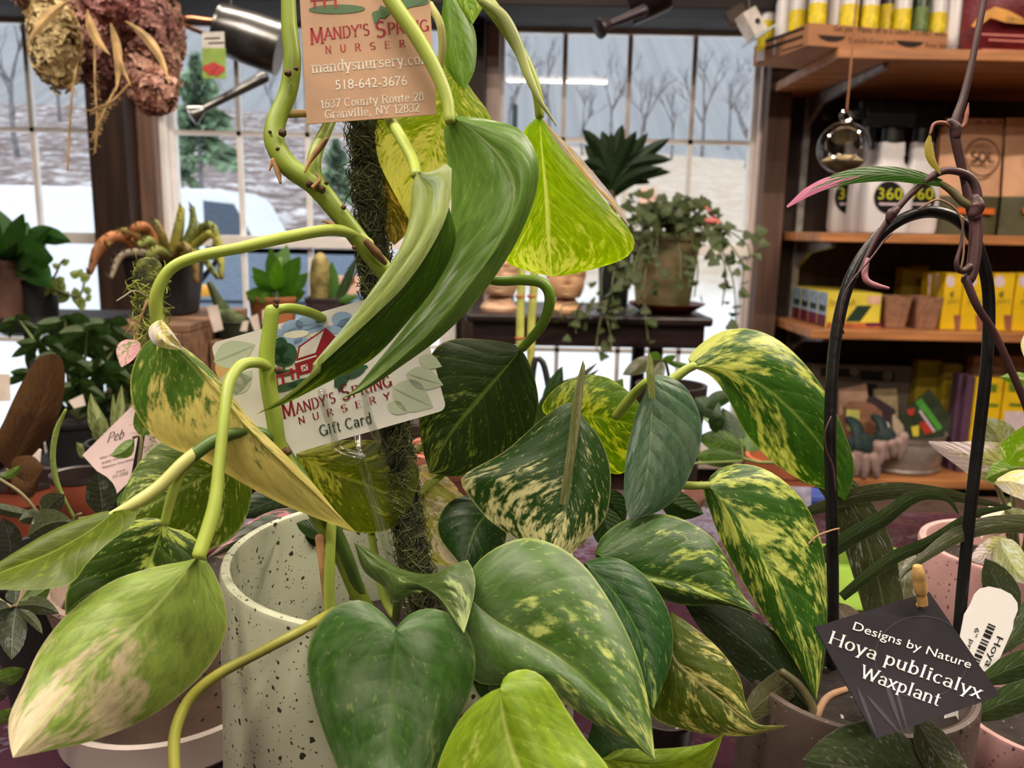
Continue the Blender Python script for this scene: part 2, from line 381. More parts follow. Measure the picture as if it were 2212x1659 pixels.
_g('p', .64, [(.12, X), (.12, -.3)], arc(.33, .33, .22, .33, 150, -150))
_g('r', .5, [(.14, 0), (.14, X)], arc(.36, .42, .21, .24, 175, 60))
_g('s', .52, arc(.27, .5, .17, .16, 30, 270)+arc(.25, .17, .19, .17, 90, -150)[1:])
_g('t', .42, [(.18, .9), (.18, .14)]+arc(.3, .14, .12, .14, 180, 300), [(.04, X), (.38, X)])
_g('u', .68, [(.12, X), (.12, .24)]+arc(.32, .24, .2, .24, 180, 360)+[(.52, .24)], [(.52, X), (.52, 0)])
_g('v', .6, [(.06, X), (.3, 0)], [(.3, 0), (.54, X)])
_g('x', .6, [(.06, X), (.52, 0)], [(.52, X), (.06, 0)])
_g('y', .6, [(.06, X), (.3, .02)], [(.54, X), (.22, -.3)])
_g('0', .62, arc(.31, .5, .23, .5, 0, 360, 22)); _g('1', .46, [(.26, 0), (.26, 1)], [(.26, 1), (.08, .8)])
_g('2', .6, arc(.3, .73, .22, .27, 160, -30)+[(.08, 0)], [(.08, 0), (.54, 0)])
_g('3', .6, arc(.28, .75, .21, .25, 150, -80), arc(.28, .26, .24, .26, 80, -150))
_g('4', .62, [(.42, 0), (.42, 1)], [(.42, 1), (.05, .3)], [(.05, .3), (.58, .3)])
_g('5', .6, [(.5, 1), (.14, 1)], [(.14, 1), (.12, .56)], arc(.29, .32, .24, .32, 130, -150))
_g('6', .6, arc(.31, .3, .22, .3, 0, 360, 18), arc(.45, .35, .36, .65, 180, 105))
_g('7', .58, [(.06, 1), (.54, 1)], [(.54, 1), (.2, 0)])
_g('8', .6, arc(.3, .76, .18, .24, 0, 360, 18), arc(.3, .26, .23, .26, 0, 360, 18))
_g('.', .28, arc(.14, .05, .045, .045, 0, 360, 8)); _g(',', .28, [(.15, .08), (.1, -.14)]); _g("'", .26, [(.13, 1), (.11, .72)]); _g('-', .44, [(.06, .36), (.38, .36)]); _g(' ', .36)
def strokes(s, thick=.13, thin=.05, serif=.1):
    """2-D quads for a line of serif lettering, cap height 1"""
    vs, fs, x0 = [], [], 0
    def quad(a, b, t):
        d = V((b[0]-a[0], b[1]-a[1])); L = d.length
        if L < 1e-6: return
        d /= L; n = V((-d.y, d.x))*t/2; e = d*min(t*.3, .02); b0 = len(vs)
        vs.extend([(x0+a[0]+n.x-e.x, a[1]+n.y-e.y), (x0+a[0]-n.x-e.x, a[1]-n.y-e.y), (x0+b[0]-n.x+e.x, b[1]-n.y+e.y), (x0+b[0]+n.x+e.x, b[1]+n.y+e.y)]); fs.append((b0, b0+1, b0+2, b0+3))
    for ch in s:
        w_, st = _G.get(ch, _G['o'])
        for p in st:
            for a, b in zip(p, p[1:]):
                d = V((b[0]-a[0], b[1]-a[1])); L = max(d.length, 1e-6); quad(a, b, thin+(thick-thin)*abs(d.y)/L)
            if serif and len(p) > 1:
                for a, b in ((p[0], p[1]), (p[-1], p[-2])):
                    dy, dx = b[1]-a[1], b[0]-a[0]
                    if min(abs(a[1]-q) for q in (0, 1, X, -.3)) < .02 and abs(dy) > abs(dx)*.8 and not (len(p) > 6 and a in (p[0],) and False):
                        quad((a[0]-serif, a[1]), (a[0]+serif, a[1]), max(thin, .055))
                    elif abs(dx) > abs(dy)*3 and ch in 'ETLZ' and a is p[-1]: quad((a[0], a[1]-serif*.8*(1 if a[1] > .3 else 0)), (a[0], a[1]+serif*.8*(1 if a[1] < .9 else 0)), max(thin, .05))
        x0 += w_ + .06
    return vs, fs, x0
_BF = {}
def plain(s):
    if s in _BF: return _BF[s]
    c = bpy.data.curves.new('t', 'FONT'); c.body = s; c.size = 1.37; c.resolution_u = 3
    o = bpy.data.objects.new('t', c); COL.objects.link(o); dg = bpy.context.evaluated_depsgraph_get(); dg.update()
    me = o.evaluated_get(dg).to_mesh(); vs = [(q.co.x, q.co.y) for q in me.vertices]; fs = [tuple(f.vertices) for f in me.polygons]
    o.evaluated_get(dg).to_mesh_clear(); bpy.data.objects.remove(o); bpy.data.curves.remove(c)
    wd = max([q[0] for q in vs] or [1]); _BF[s] = (vs, fs, wd); return _BF[s]
def write(mb, s, a, b, h, pl, font='plain', lift=.0002, up=None, **k):
    """lettering s along the baseline a->b (photo pixels) met with plane pl, cap height h pixels"""
    vs, fs, wd = plain(s) if font == 'plain' else strokes(s, **k)
    ax, ay = a; dx, dy = (b[0]-ax)/wd, (b[1]-ay)/wd; L = math.hypot(dx, dy)
    ux, uy = up if up else (dy/L*1.0, -dx/L*1.0)
    mb.add([pl(ax+dx*x+ux*h*y, ay+dy*x+uy*h*y, lift) for x, y in vs], fs); return mb
def shape(mb, pts, pl, lift=.00012): return mb.poly([pl(x, y, lift) for x, y in pts])
def oval(cx, cy, rx, ry, rot=0, n=24): 
    c, s = cos(RD(rot)), sin(RD(rot)); return [(cx+rx*cos(2*pi*i/n)*c-ry*sin(2*pi*i/n)*s, cy+rx*cos(2*pi*i/n)*s+ry*sin(2*pi*i/n)*c) for i in range(n)]
def leafshape(x0, y0, x1, y1, w_, n=10):
    dx, dy = x1-x0, y1-y0; nx, ny = -dy, dx; P = []
    for i in range(n+1): t = i/n; P.append((x0+dx*t+nx*w_*sin(pi*t**.8), y0+dy*t+ny*w_*sin(pi*t**.8)))
    for i in range(n-1, 0, -1): t = i/n; P.append((x0+dx*t-nx*w_*sin(pi*t**.8), y0+dy*t-ny*w_*sin(pi*t**.8)))
    return P
# ================================================================== the room
YW = 3.2
WOOD_D = M('dark_stained_wood', (50, 33, 25), .55, nz=(6, .25), stretch=(6, 6, .6), bump=(40, .15))
WOOD_M = M('brown_trim_wood', (112, 86, 74), .5, nz=(8, .15), stretch=(6, 6, .5))
FRAME = M('painted_window_wood', (246, 240, 236), .45, nz=(12, .04))
PINKF = M('primed_casing', (222, 200, 190), .5, nz=(10, .05))
GLASS = glassM('window_glass', (.97, .99, 1), refl=.10)
def zx(x, y, Y=YW): p = WY(x, y, Y); return p.x, p.z
ZT = zx(660, 50)[1]; ZM1 = zx(660, 291)[1]; ZR = zx(660, 524)[1]; ZM2 = zx(1300, 748)[1]; ZB = 2*ZR-ZT
w1x = (zx(70, 300)[0]-.27*3, zx(70, 300)[0]+.27); w2x = (zx(368, 300)[0], zx(960, 300)[0]); w3x = (zx(1078, 300)[0], zx(1630, 300)[0])
WIN = [w1x, w2x, w3x]
def window(n, x0, x1):
    r = bpy.data.objects.new('window_%d' % n, None); COL.objects.link(r); r.location = ((x0+x1)/2, YW, ZB); r['kind'] = 'structure'
    f = MB(); c = .05
    f.bx(x0-c, x0, YW-.05, YW+.08, ZB-c, ZT+c); f.bx(x1, x1+c, YW-.05, YW+.08, ZB-c, ZT+c)
    f.bx(x0-c, x1+c, YW-.05, YW+.08, ZT, ZT+c); f.bx(x0-c, x1+c, YW-.09, YW+.08, ZB-c, ZB)
    f.sm = False; f.build('window_frame', PINKF if n == 3 else FRAME, r, bevel=.004)
    s = MB(); s.sm = False; t = .018
    for a, b in ((x0, x0+t), (x1-t, x1)): s.bx(a, b, YW-.01, YW+.03, ZB, ZT)
    s.bx(x0, x1, YW-.01, YW+.03, ZT-.02, ZT); s.bx(x0, x1, YW-.035, YW+.03, ZR-.02, ZR+.022); s.bx(x0, x1, YW-.01, YW+.03, ZB, ZB+.03)
    s.build('sash', FRAME, r, bevel=.003)
    m = MB(); m.sm = False; q = .0085
    for i in range(1, 4): x = x0+(x1-x0)*i/4; m.bx(x-q, x+q, YW, YW+.022, ZB, ZT)
    for z in (ZM1, (ZR+ZB)/2): m.bx(x0, x1, YW, YW+.022, z-q, z+q)
    m.build('muntins', FRAME, r)
    g = MB(); g.sm = False; g.poly([(x0, YW+.012, ZB), (x1, YW+.012, ZB), (x1, YW+.012, ZT), (x0, YW+.012, ZT)]); g.build('window_glass', GLASS, r)
for i, (a, b) in enumerate(WIN): window(i+1, a, b)
wl = MB(); wl.sm = False
xs = [-4.2]+[q for a, b in WIN for q in (a-.05, b+.05)]+[4.2]
for i in range(0, 8, 2): wl.bx(xs[i], xs[i+1], YW, YW+.12, 0, 2.8)
for a, b in WIN: wl.bx(a-.05, b+.05, YW, YW+.12, 0, ZB-.05); wl.bx(a-.05, b+.05, YW, YW+.12, ZT+.05, 2.8)
struct('wall_back', wl, WOOD_D)
WALLP = M('warm_board_wall', (120, 94, 74), .6, nz=(5, .15), stretch=(5, 5, .5))
b = MB(); b.sm = False; b.bx(-4.3, -4.2, -4.6, 3.32, 0, 2.8); struct('wall_left', b, WALLP)
b = MB(); b.sm = False; b.bx(4.2, 4.3, -4.6, 3.32, 0, 2.8); struct('wall_right', b, WALLP)
b = MB(); b.sm = False; b.bx(-4.3, 4.3, -4.7, -4.6, 0, 2.8); struct('wall_front', b, WALLP)
b = MB(); b.sm = False; b.bx(-4.3, 4.3, -4.7, 3.32, -.1, 0); struct('floor', b, M('floor_boards', (62, 48, 40), .5, nz=(4, .2), stretch=(8, .6, 1)))
b = MB(); b.sm = False; b.bx(-4.3, 4.3, -4.7, 3.32, 2.8, 2.9); struct('ceiling', b, M('ceiling_boards', (190, 170, 150), .7, nz=(4, .1)))
# posts, casings and header
def trim(n, x0, x1, y0, y1, z0, z1, m):
    b = MB(); b.sm = False; b.bx(x0, x1, y0, y1, z0, z1); return struct('trim_%d' % n, b, m, bevel=.004)
p0, p1_ = zx(207, 300, 3.08)[0], zx(289, 300, 3.08)[0]
trim(1, p0, p1_, 3.02, YW-.001, 0, 2.8, WOOD_D)
trim(2, p1_+.001, zx(338, 300, 3.12)[0], 3.10, YW-.051, 0, 2.8, WOOD_M)
q0, q1 = zx(1003, 300, 3.1)[0], zx(1046, 300, 3.1)[0]
trim(3, q0, q1, 3.06, YW-.001, 0, 2.8, WOOD_D)
trim(4, zx(1650, 300, 3.12)[0], zx(1700, 300, 3.12)[0], 3.09, YW-.001, 0, 2.8, M('brown_post_wood', (92, 66, 54), .55, nz=(6, .2), stretch=(6, 6, .5)))
trim(5, -4.2, 4.2, 3.0, YW-.001, zx(1106, 38, 3.05)[1], zx(1106, -60, 3.05)[1], M('header_board', (44, 32, 28), .8, nz=(6, .2), stretch=(.5, 6, 6)))
trim(6, -4.2, 4.2, 2.72, 2.86, zx(1106, 16, 2.75)[1], zx(1106, -160, 2.75)[1], M('beam_wood', (30, 20, 20), .8, nz=(6, .2), stretch=(.5, 6, 6)))
# strip lamps
HOUS = M('white_enamel', (235, 232, 225), .35); TUBE = M('lit_tube', (255, 236, 214), .4, emit=9, nz=(3, .0))
for i, (x, y, z, l, pw) in enumerate(TUBES):
    t = thing('strip_lamp', (x, y, 2.8), ['warm white strip lamp on the ceiling behind the camera, mirrored in the window glass', 'strip lamp on the ceiling left of the plant bench', 'strip lamp on the ceiling right of the plant bench', 'unseen strip lamp on the ceiling placed to light under the wall shelves', 'strip lamp on the ceiling just behind the camera', 'added unseen strip lamp that brightens the middle window frames'][i], 'lamp')
    h = MB(); h.sm = False; h.bx(x-l/2-.03, x+l/2+.03, y-.06, y+.06, 2.745, 2.8); h.build('lamp_housing', HOUS, t, bevel=.005)
    h = MB(); h.tube([(x-l/2, y, z+.0), (x+l/2, y, z+.0)], .016, 10, 2); h.build('tube', TUBE, t)
# ================================================================== outdoors
def gz(x, y):
    if y < 15: return -.35
    r = min(1, (y-15)/32); b = (-.35 + 6.6*r**.9) - max(-1.2, min(2.2, x*.075))*r*1.1
    if y > 52: b += (y-52)*.52
    return b + .25*noise.noise(V((x*.18, y*.18, 0)))*min(1, r*3)
gm = MB(); nx, ny = 56, 60
YS = [3.4+ (i/ny)**1.7*110 for i in range(ny+1)]
gv = []
for y in YS:
    for i in range(nx+1): x = (-1+2*i/nx)*(14+y*1.0); gv.append((x, y, gz(x, y)))
gm.add(gv, [(j*(nx+1)+i, j*(nx+1)+i+1, (j+1)*(nx+1)+i+1, (j+1)*(nx+1)+i) for j in range(ny) for i in range(nx)])
gmat = bpy.data.materials.new('snow_field_and_woods'); gmat.use_nodes = True; nt = gmat.node_tree; pb = nt.nodes['Principled BSDF']
co = nt.nodes.new('ShaderNodeTexCoord').outputs['Object']; sx = nd(nt, 'SeparateXYZ', i0=co)
n1 = nd(nt, 'TexNoise', i0=co); n1.inputs['Scale'].default_value = 1.6; n1.inputs['Detail'].default_value = 8; n1.inputs['Roughness'].default_value = .75
brush = ramp(nt, n1.outputs[0], [(.42, (104, 88, 84)), (.52, (146, 132, 130)), (.62, (222, 222, 228))])
field = ramp(nt, n1.outputs[0], [(.34, (176, 156, 134)), (.7, (216, 204, 190))])
snow = ramp(nt, n1.outputs[0], [(.3, (225, 232, 240)), (.5, (250, 252, 255))])
left = ramp(nt, mth(nt, 'MULTIPLY_ADD', sx.outputs[0], -.5, .3), [(0, (0, 0, 0, 1)), (1, (1, 1, 1, 1))])
far = ramp(nt, mth(nt, 'MULTIPLY_ADD', sx.outputs[1], .08, -1.15), [(0, (0, 0, 0, 1)), (.3, (1, 1, 1, 1))])
wood = ramp(nt, mth(nt, 'MULTIPLY_ADD', sx.outputs[1], .2, -9.8), [(0, (0, 0, 0, 1)), (1, (1, 1, 1, 1))])
st = nd(nt, 'TexNoise', i0=nd(nt, 'Mapping', i0=co, i3=(1.6, .02, .0)).outputs[0]); st.inputs['Scale'].default_value = 1.2; st.inputs['Detail'].default_value = 6
woods = ramp(nt, st.outputs[0], [(.3, (138, 140, 144)), (.7, (158, 160, 164))])
c = mixc(nt, left, field, brush); c = mixc(nt, far, snow, c); c = mixc(nt, wood, c, woods)
nt.links.new(c, pb.inputs['Base Color']); pb.inputs['Roughness'].default_value = .9
struct('snowy_ground', gm, gmat)
# bare trees and evergreens
BARK = M('winter_bark', (122, 120, 122), .9, nz=(3, .2))
def bare_tree(h, seed):
    rs = random.Random(seed); b = MB()
    def br(p, d, L, r, k):
        q = p+d*L; m = p.lerp(q, .5)+V((rs.uniform(-1, 1), rs.uniform(-1, 1), 0))*L*.06
        b.tube([p, m, q], [r, r*.62], 5, 3)
        if k == 0: return
        for _ in range(3 if k > 1 else 3):
            e = (d + V((rs.uniform(-1, 1), rs.uniform(-1, 1), rs.uniform(-.1, .7)))*.75).normalized(); br(p.lerp(q, rs.uniform(.55, 1)), e, L*rs.uniform(.5, .75), r*.55, k-1)
    br(V((0, 0, 0)), V((0, 0, 1)), h*.45, h*.018, 4); return b
bt = [bare_tree(9, s) for s in (1, 2, 3)]
protos = []
spots = [(1262, 230, 40), (1395, 238, 52), (1320, 235, 46), (1455, 250, 42), (1520, 268, 48), (1575, 275, 55), (1615, 280, 42), (1180, 222, 50), (30, 250, 30), (130, 262, 38), (590, 240, 36), (640, 250, 44), (1105, 215, 43)]
where = ['spreading bare tree at the middle of the far woods seen through the right window', 'bare tree behind the second muntin of the right window', 'thin bare tree beside the dracaena top, at the field edge', 'bare tree at the field edge right of the middle muntin', 'bare tree above the snow at the right end of the field', 'bare tree in the last pane column of the right window', 'bare tree against the right casing of the right window', 'bare tree behind the mirrored lamp in the right window', 'bare tree in the upper panes of the leftmost window', 'tall grey trunked tree beside the muntin of the leftmost window', 'bare tree behind the watering can spout', 'bare tree behind the light green vine in the middle window', 'bare tree at the left casing of the right window']
for i, (px, py, Y) in enumerate(spots):
    x = WY(px, py, Y).x
    if i < 3: o = bt[i].build('bare_tree', BARK); protos.append(o.data)
    else: o = bpy.data.objects.new('bare_tree', protos[i % 3]); COL.objects.link(o)
    o.location = (x, Y, gz(x, Y)-.1); o.rotation_euler = (0, 0, i*1.7); s = .42+.4*((i*37) % 10)/10; o.scale = (s, s, s); tag(o, where[i], 'tree', 'bare trees on the far hillside')
NEED = M('evergreen_needles', (140, 164, 132), .8, nz=(4, .3)); 
def conifer(px, pytop, pybot, Y, label, wpx):
    x = WY(px, pybot, Y).x; z0 = WY(px, pybot, Y).z; z1 = WY(px, pytop, Y).z; h = z1-z0; wd = wpx/F*Y/2; z0g = min(z0, gz(x, Y))
    t = thing('evergreen_tree', (x, Y, z0g), label, 'tree', 'evergreens outside the middle window')
    b = MB(); b.tube([(x, Y, z0g), (x, Y, z1-.1)], [wd*.07, wd*.02], 6, 3); b.build('tree_trunk', BARK, t)
    f = MB(); rs = random.Random(px)
    for i in range(430):
        u = rs.random()**.8; a = rs.uniform(0, 2*pi); rr = wd*(1-u)**.7*(.75+.35*sin(u*19)) + .05*wd; p0 = V((x, Y, z0+h*u)); p0 = p0+V((cos(a), sin(a), 0))*rr*.25
        d = V((cos(a), sin(a), -.25)); q = p0+d*rr*rs.uniform(.5, .85); s = d.cross(V((0, 0, 1))).normalized()*wd*.13; m = p0.lerp(q, .6)
        f.add([p0, m+s+V((0, 0, .1*wd)), q, m-s, m+V((0, 0, -.14*wd))], [(0, 1, 2), (0, 2, 3), (0, 2, 4)])
    tag(f.build('needles', NEED, t), kind='stuff')
conifer(432, 120, 345, 17, 'bushy green pine outside the middle window, below the watering can', 215)
conifer(728, 300, 430, 18, 'low dark evergreen outside the middle window beside the bent vine', 130)
conifer(395, 300, 400, 22, 'small evergreen behind the parked white van', 90)
# parked van and car
PAINT = M('white_van_paint', (235, 240, 245), .3, coat=.3); AUTOG = M('car_window_tint', (70, 82, 98), .1); RUB = M('tyre_rubber', (30, 30, 32), .8)
vx1 = WY(640, 470, 12).x; vx0 = vx1-4.9; vy0, vy1 = 11.7, 13.4; gzv = -.35; vt = WY(450, 408, 11.7).z
t = thing('van', ((vx0+vx1)/2, 12.5, gzv), 'white van parked outside the middle window with its cab to the right', 'van')
b = MB(); prof = [(vx0, gzv+.35), (vx1, gzv+.35), (vx1, gzv+.95), (vx1-.28, gzv+1.12), (vx1-.75, vt-.12), (vx1-.98, vt), (vx0, vt)]
b.slab([(x, vy0, z) for x, z in prof], V((0, -1, 0)), vy1-vy0); b.sm = False; b.build('van_body', PAINT, t, bevel=.06)
b = MB(); b.slab([(x, vy0-.012, z) for x, z in [(vx1-.37, gzv+1.16), (vx1-.78, vt-.2), (vx1-1.2, vt-.16), (vx1-1.2, gzv+1.16)]], V((0, -1, 0)), .02); b.sm = False; b.build('side_window', AUTOG, t)
b = MB(); b.box((vx1-.3, vy0-.14, gzv+1.25), (.12, .2, .2)); b.build('wing_mirror', M('mirror_blue', (150, 185, 215), .3), t, bevel=.03)
for x in (vx0+.9, vx1-.8):
    b = MB(); b.lathe([(.05, -.1), (.33, -.1), (.34, 0), (.33, .1), (.05, .1)], (x, vy0+.12, gzv+.34), 24, V((0, 1, 0))); b.build('wheel', RUB, t)
CARP = M('slate_car_paint', (88, 100, 118), .25, coat=.5); cx0, cx1 = WY(395, 600, 6.6).x, WY(640, 600, 6.6).x; cxm = (cx0+cx1)/2; cw = (cx1-cx0)/2*1.5
zt_ = WY(550, 545, 6.8).z; zb_ = gzv
t = thing('car', (cxm, 7.5, gzv), 'slate blue car parked nose to the middle window, amber corner lamp', 'car')
b = MB(); rows = [(6.5, .78, .45, .62), (6.55, .9, .3, .8), (7.3, .97, .3, .93), (7.8, .97, .3, .97), (10.2, .95, .3, .95)]
for (ya, wa, l0, h0), (yb, wb, l1, h1) in zip(rows, rows[1:]):
    vs = [(cxm+s*w_, y, zb_+z) for y, w_, l, h in ((ya, wa, l0, h0), (yb, wb, l1, h1)) for s, z in ((-1, l), (1, l), (1, h), (-1, h))]
    b.add(vs, [(0, 1, 5, 4), (1, 2, 6, 5), (2, 3, 7, 6), (3, 0, 4, 7)])
b.add([(cxm+s*.78, 6.5, zb_+z) for s, z in ((-1, .45), (1, .45), (1, .62), (-1, .62))], [(0, 1, 2, 3)]); b.build('car_body', CARP, t)
b = MB(); H_ = zt_-zb_
vs = [(cxm+s*w_, y, z) for w_, y, z in ((.9, 7.55, zb_+.93), (.66, 8.2, zt_), (.66, 9.4, zt_-.02), (.88, 10.1, zb_+.95)) for s in (-1, 1)]
b.add(vs, [(2, 3, 5, 4), (4, 5, 7, 6), (0, 2, 4, 6), (1, 7, 5, 3)]); b.build('cabin', CARP, t)
b = MB(); b.add([(cxm-.8, 7.60, zb_+.97), (cxm+.8, 7.60, zb_+.97), (cxm+.62, 8.12, zt_-.05), (cxm-.62, 8.12, zt_-.05)], [(0, 1, 2, 3)]); b.build('windscreen', M('windscreen_tint', (95, 112, 132), .08), t)
for s in (-1, 1):
    b = MB(); b.ball((cxm+s*.62, 6.5, zb_+.62), (.17, .06, .09)); b.build('headlamp', M('clear_lamp', (205, 215, 222), .15), t)
    b = MB(); b.ball((WY(444, 628, 6.5).x if s < 0 else cxm+.84, 6.5, WY(444, 628, 6.5).z), (.09, .08, .05)); b.build('turn_signal', M('amber_lamp', (240, 170, 50), .3), t)
    for y in (7.1, 9.7):
        b = MB(); b.lathe([(.05, -.1), (.3, -.1), (.31, 0), (.3, .1), (.05, .1)], (cxm+s*.86, y, zb_+.31), 20, V((1, 0, 0))); b.build('wheel', RUB, t)
b = MB(); b.box((cxm, 6.48, zb_+.58), (.8, .05, .14)); b.build('grille', RUB, t)
x = WY(1112, 260, 9).x; z1 = WY(1112, 228, 9).z
b = MB(); b.tube([(x, 9, -.36), (x, 9, z1)], .03, 8, 2); tag(b.build('marker_post', M('post_paint', (45, 50, 48), .7)), 'slim dark post standing in the snow outside the right window', 'post')
# ================================================================== wall shelves and their goods
SHELF = M('orange_pine', (178, 118, 72), .45, nz=(5, .18), stretch=(.7, 6, 6))
STEEL = M('worn_grey_steel', (168, 166, 162), .45, metal=.6, nz=(25, .15))
CARD = M('corrugated_card', (176, 122, 84), .8, nz=(8, .08)); INKD = M('dark_print', (34, 22, 16), .8)
WHITE = M('white_plastic', (226, 220, 222), .35, nz=(10, .03)); BLACKP = M('black_plastic', (18, 17, 18), .35)
YEL = M('yellow_carton', (232, 190, 22), .5, nz=(14, .05)); YLAB = M('yellow_label', (226, 196, 30), .45, nz=(40, .2))
PURP = M('purple_carton', (92, 62, 84), .5); LILAC = M('lilac_sticker', (216, 196, 206), .5)
YF = 2.75
shelfz = []
for i, (yt, xl, yf, lab) in enumerate([(104, 1812, 2.50, 'top pine shelf carrying the cardboard tray and red bag'), (505, 1772, YF, 'second pine shelf from the top carrying white jugs and kraft bags'), (716, 1752, YF, 'third pine shelf carrying cartons and brown fibre pots'), (1036, 1750, YF, 'lowest pine shelf carrying the galvanized tub')]):
    z = WY(1950, yt, yf).z; x0 = WY(xl, yt, yf).x; shelfz.append(z)
    b = MB(); b.sm = False; b.bx(x0, 2.6, yf, YW-.002, z-.03, z); o = b.build('wall_shelf', SHELF, bevel=.003); tag(o, lab, 'shelf', 'pine wall shelves')
S1, S2, S3, S4 = shelfz
t = thing('shelf_standard', (WY(1742, 300, 3.17).x, 3.17, S4-.1), 'pale worn metal upright strip fixed to the wall beside the shelf ends', 'bracket')
x = t.location.x
b = MB(); b.sm = False; b.bx(x-.012, x+.012, 3.17, YW-.001, S4-.25, S1-.02); b.build('upright', STEEL, t)
for z, ln in ((S1, .62), (S2, .34), (S3, .34)):
    b = MB(); b.sm = False; yb = 3.168; b.slab([(x-.004, yb, z-.034), (x-.004, yb-ln, z-.034), (x-.004, yb-ln, z-.048), (x-.004, yb-.12, z-.075), (x-.004, yb, z-.13)], V((-1, 0, 0)), .016); b.build('bracket_arm', STEEL, t)
def span(a, b, y, Y): return WY(a, y, Y).x, WY(b, y, Y).x
def carton(name, a, b, yt, Y, dep, base, mat, label, cat, group=None, top=None):
    x0, x1 = span(a, b, yt+40, Y); z1 = WY((a+b)/2, yt, Y).z if top is None else top
    t = thing(name, ((x0+x1)/2, Y+dep/2, base), label, cat, group)
    m = MB(); m.sm = False; m.bx(x0, x1, Y, Y+dep, base, z1); m.build('carton_body', mat, t, bevel=.0015); return t
# --- cardboard tray on the top shelf
TY0, TY1 = 2.49, 3.12
tx0 = WY(1746, 75, TY0).x; tx1 = tx0+.45; tz0 = S1+.001; tz1 = WY(1746, 49, TY0).z
t = thing('display_tray', ((tx0+tx1)/2, (TY0+TY1)/2, tz0), 'brown cardboard display tray with dark printed slogan on the top shelf', 'tray')
b = MB(); b.sm = False; q = .004; TA = RD(12); TY1 = TY0+.32
def trot(v): dx, dy = v.x-tx0, v.y-TY0; return V((tx0+dx*cos(TA)-dy*sin(TA), TY0+dx*sin(TA)+dy*cos(TA), v.z))
b.bx(tx0, tx1, TY0, TY1, tz0, tz0+q); b.bx(tx0, tx1, TY0, TY0+q, tz0+q, tz1); b.bx(tx0, tx1, TY1-q, TY1, tz0+q, tz1); b.bx(tx0, tx0+q, TY0+q, TY1-q, tz0+q, tz1); b.bx(tx1-q, tx1, TY0+q, TY1-q, tz0+q, tz1); b.v = [trot(v) for v in b.v]; b.build('tray_body', CARD, t)
pl = Plane(*[trot(V(c_)) for c_ in ((tx0, TY0, 1), (tx0+1, TY0, 1), (tx0, TY0, 2))]); b = MB()
write(b, 'Get your Plants off to a GREAT START with...', (1800, 67), (2050, 80), 14, pl, lift=.0006)
write(b, 'Start-N-Grow and', (1832, 93), (1932, 97), 13, pl, lift=.0006); write(b, 'Root Stimulator', (1998, 103), (2080, 108), 13, pl, lift=.0006)
for cx, cy in ((1797, 76), (1965, 88)): shape(b, [(cx-31, cy-1), (cx+31, cy+3), (cx+24, cy+10), (cx+8, cy+15), (cx-8, cy+14), (cx-24, cy+8)], pl, .0006)
b.build('tray_print', INKD, t)
b = MB(); pq = Plane(*[trot(V(c_)) for c_ in ((tx0, 2.6, 1), (tx0, 3, 1), (tx0, 2.6, 2))])
for (x1_, y1_, x2_, y2_, h) in ((1645, 96, 1738, 64, 7), (1645, 112, 1735, 82, 7), (1690, 112, 1736, 98, 4)): shape(b, [(x1_, y1_), (x2_, y2_), (x2_, y2_-h), (x1_, y1_-h)], pq, .0006)
b.build('side_print', INKD, t)
# --- bottles standing in the tray
def bottle(px, Y, k, label, r=.025):
    o_ = .032+max(0, min(.24, (Y-2.63)*.68)); Y = TY0+o_
    for _ in range(4): x = WY(px, 60, Y).x; Y = TY0+o_/cos(TA)+(x-tx0)*math.tan(TA)
    x = WY(px, 60, Y).x; z = tz0+.0045
    t = thing('plant_food_bottle', (x, Y, z), label, 'bottle', 'bottles in the cardboard tray')
    b = MB(); b.lathe([(r*.96, 0), (r, .006), (r, .15), (r*.8, .175), (r*.42, .19), (r*.42, .2)], (x, Y, z), 28); b.build('bottle_body', [WHITE, M('dark_green_plastic', (44, 62, 34), .35), WHITE, M('plum_bottle', (70, 50, 62), .4)][k], t)
    lo = [(.03, .12), (.05, .13), (.0, .0), (.02, .14)][k]
    if lo[1]: b = MB(); b.lathe([(r+.0006, lo[0]), (r+.0006, lo[1])], (x, Y, z), 28); b.build('label_band', YLAB if k != 1 else M('green_label', (96, 118, 60), .45, nz=(40, .3)), t)
    b = MB(); b.lathe([(r*.45, .2), (r*.45, .225), (.001, .226)], (x, Y, z), 20); b.build('bottle_cap', YEL, t)
for a in [(1656, 2.98, 0, 'yellow labelled bottle at the window end of the tray, behind the others'), (1692, 2.86, 2, 'plain white bottle near the window end of the tray'), (1722, 2.78, 0, 'yellow labelled bottle between plain white ones at the tray left corner'), (1763, 2.66, 0, 'yellow labelled bottle at the front left corner of the tray'), (1802, 2.70, 2, 'plain white bottle behind the front row of the tray'), (1832, 2.64, 0, 'yellow labelled bottle above the word Plants on the tray'), (1876, 2.63, 0, 'white bottle with low yellow band just right of the hanging twine'), (1912, 2.70, 3, 'plum coloured bottle with a yellow label in the tray'), (1946, 2.64, 0, 'yellow labelled bottle above the word GREAT on the tray'), (1984, 2.65, 1, 'dark green bottle at the right of the tray'), (2022, 2.65, 0, 'rightmost yellow labelled bottle in the tray'), (2058, 2.64, 2, 'plain white bottle beside the red soil bag')]: bottle(*a)
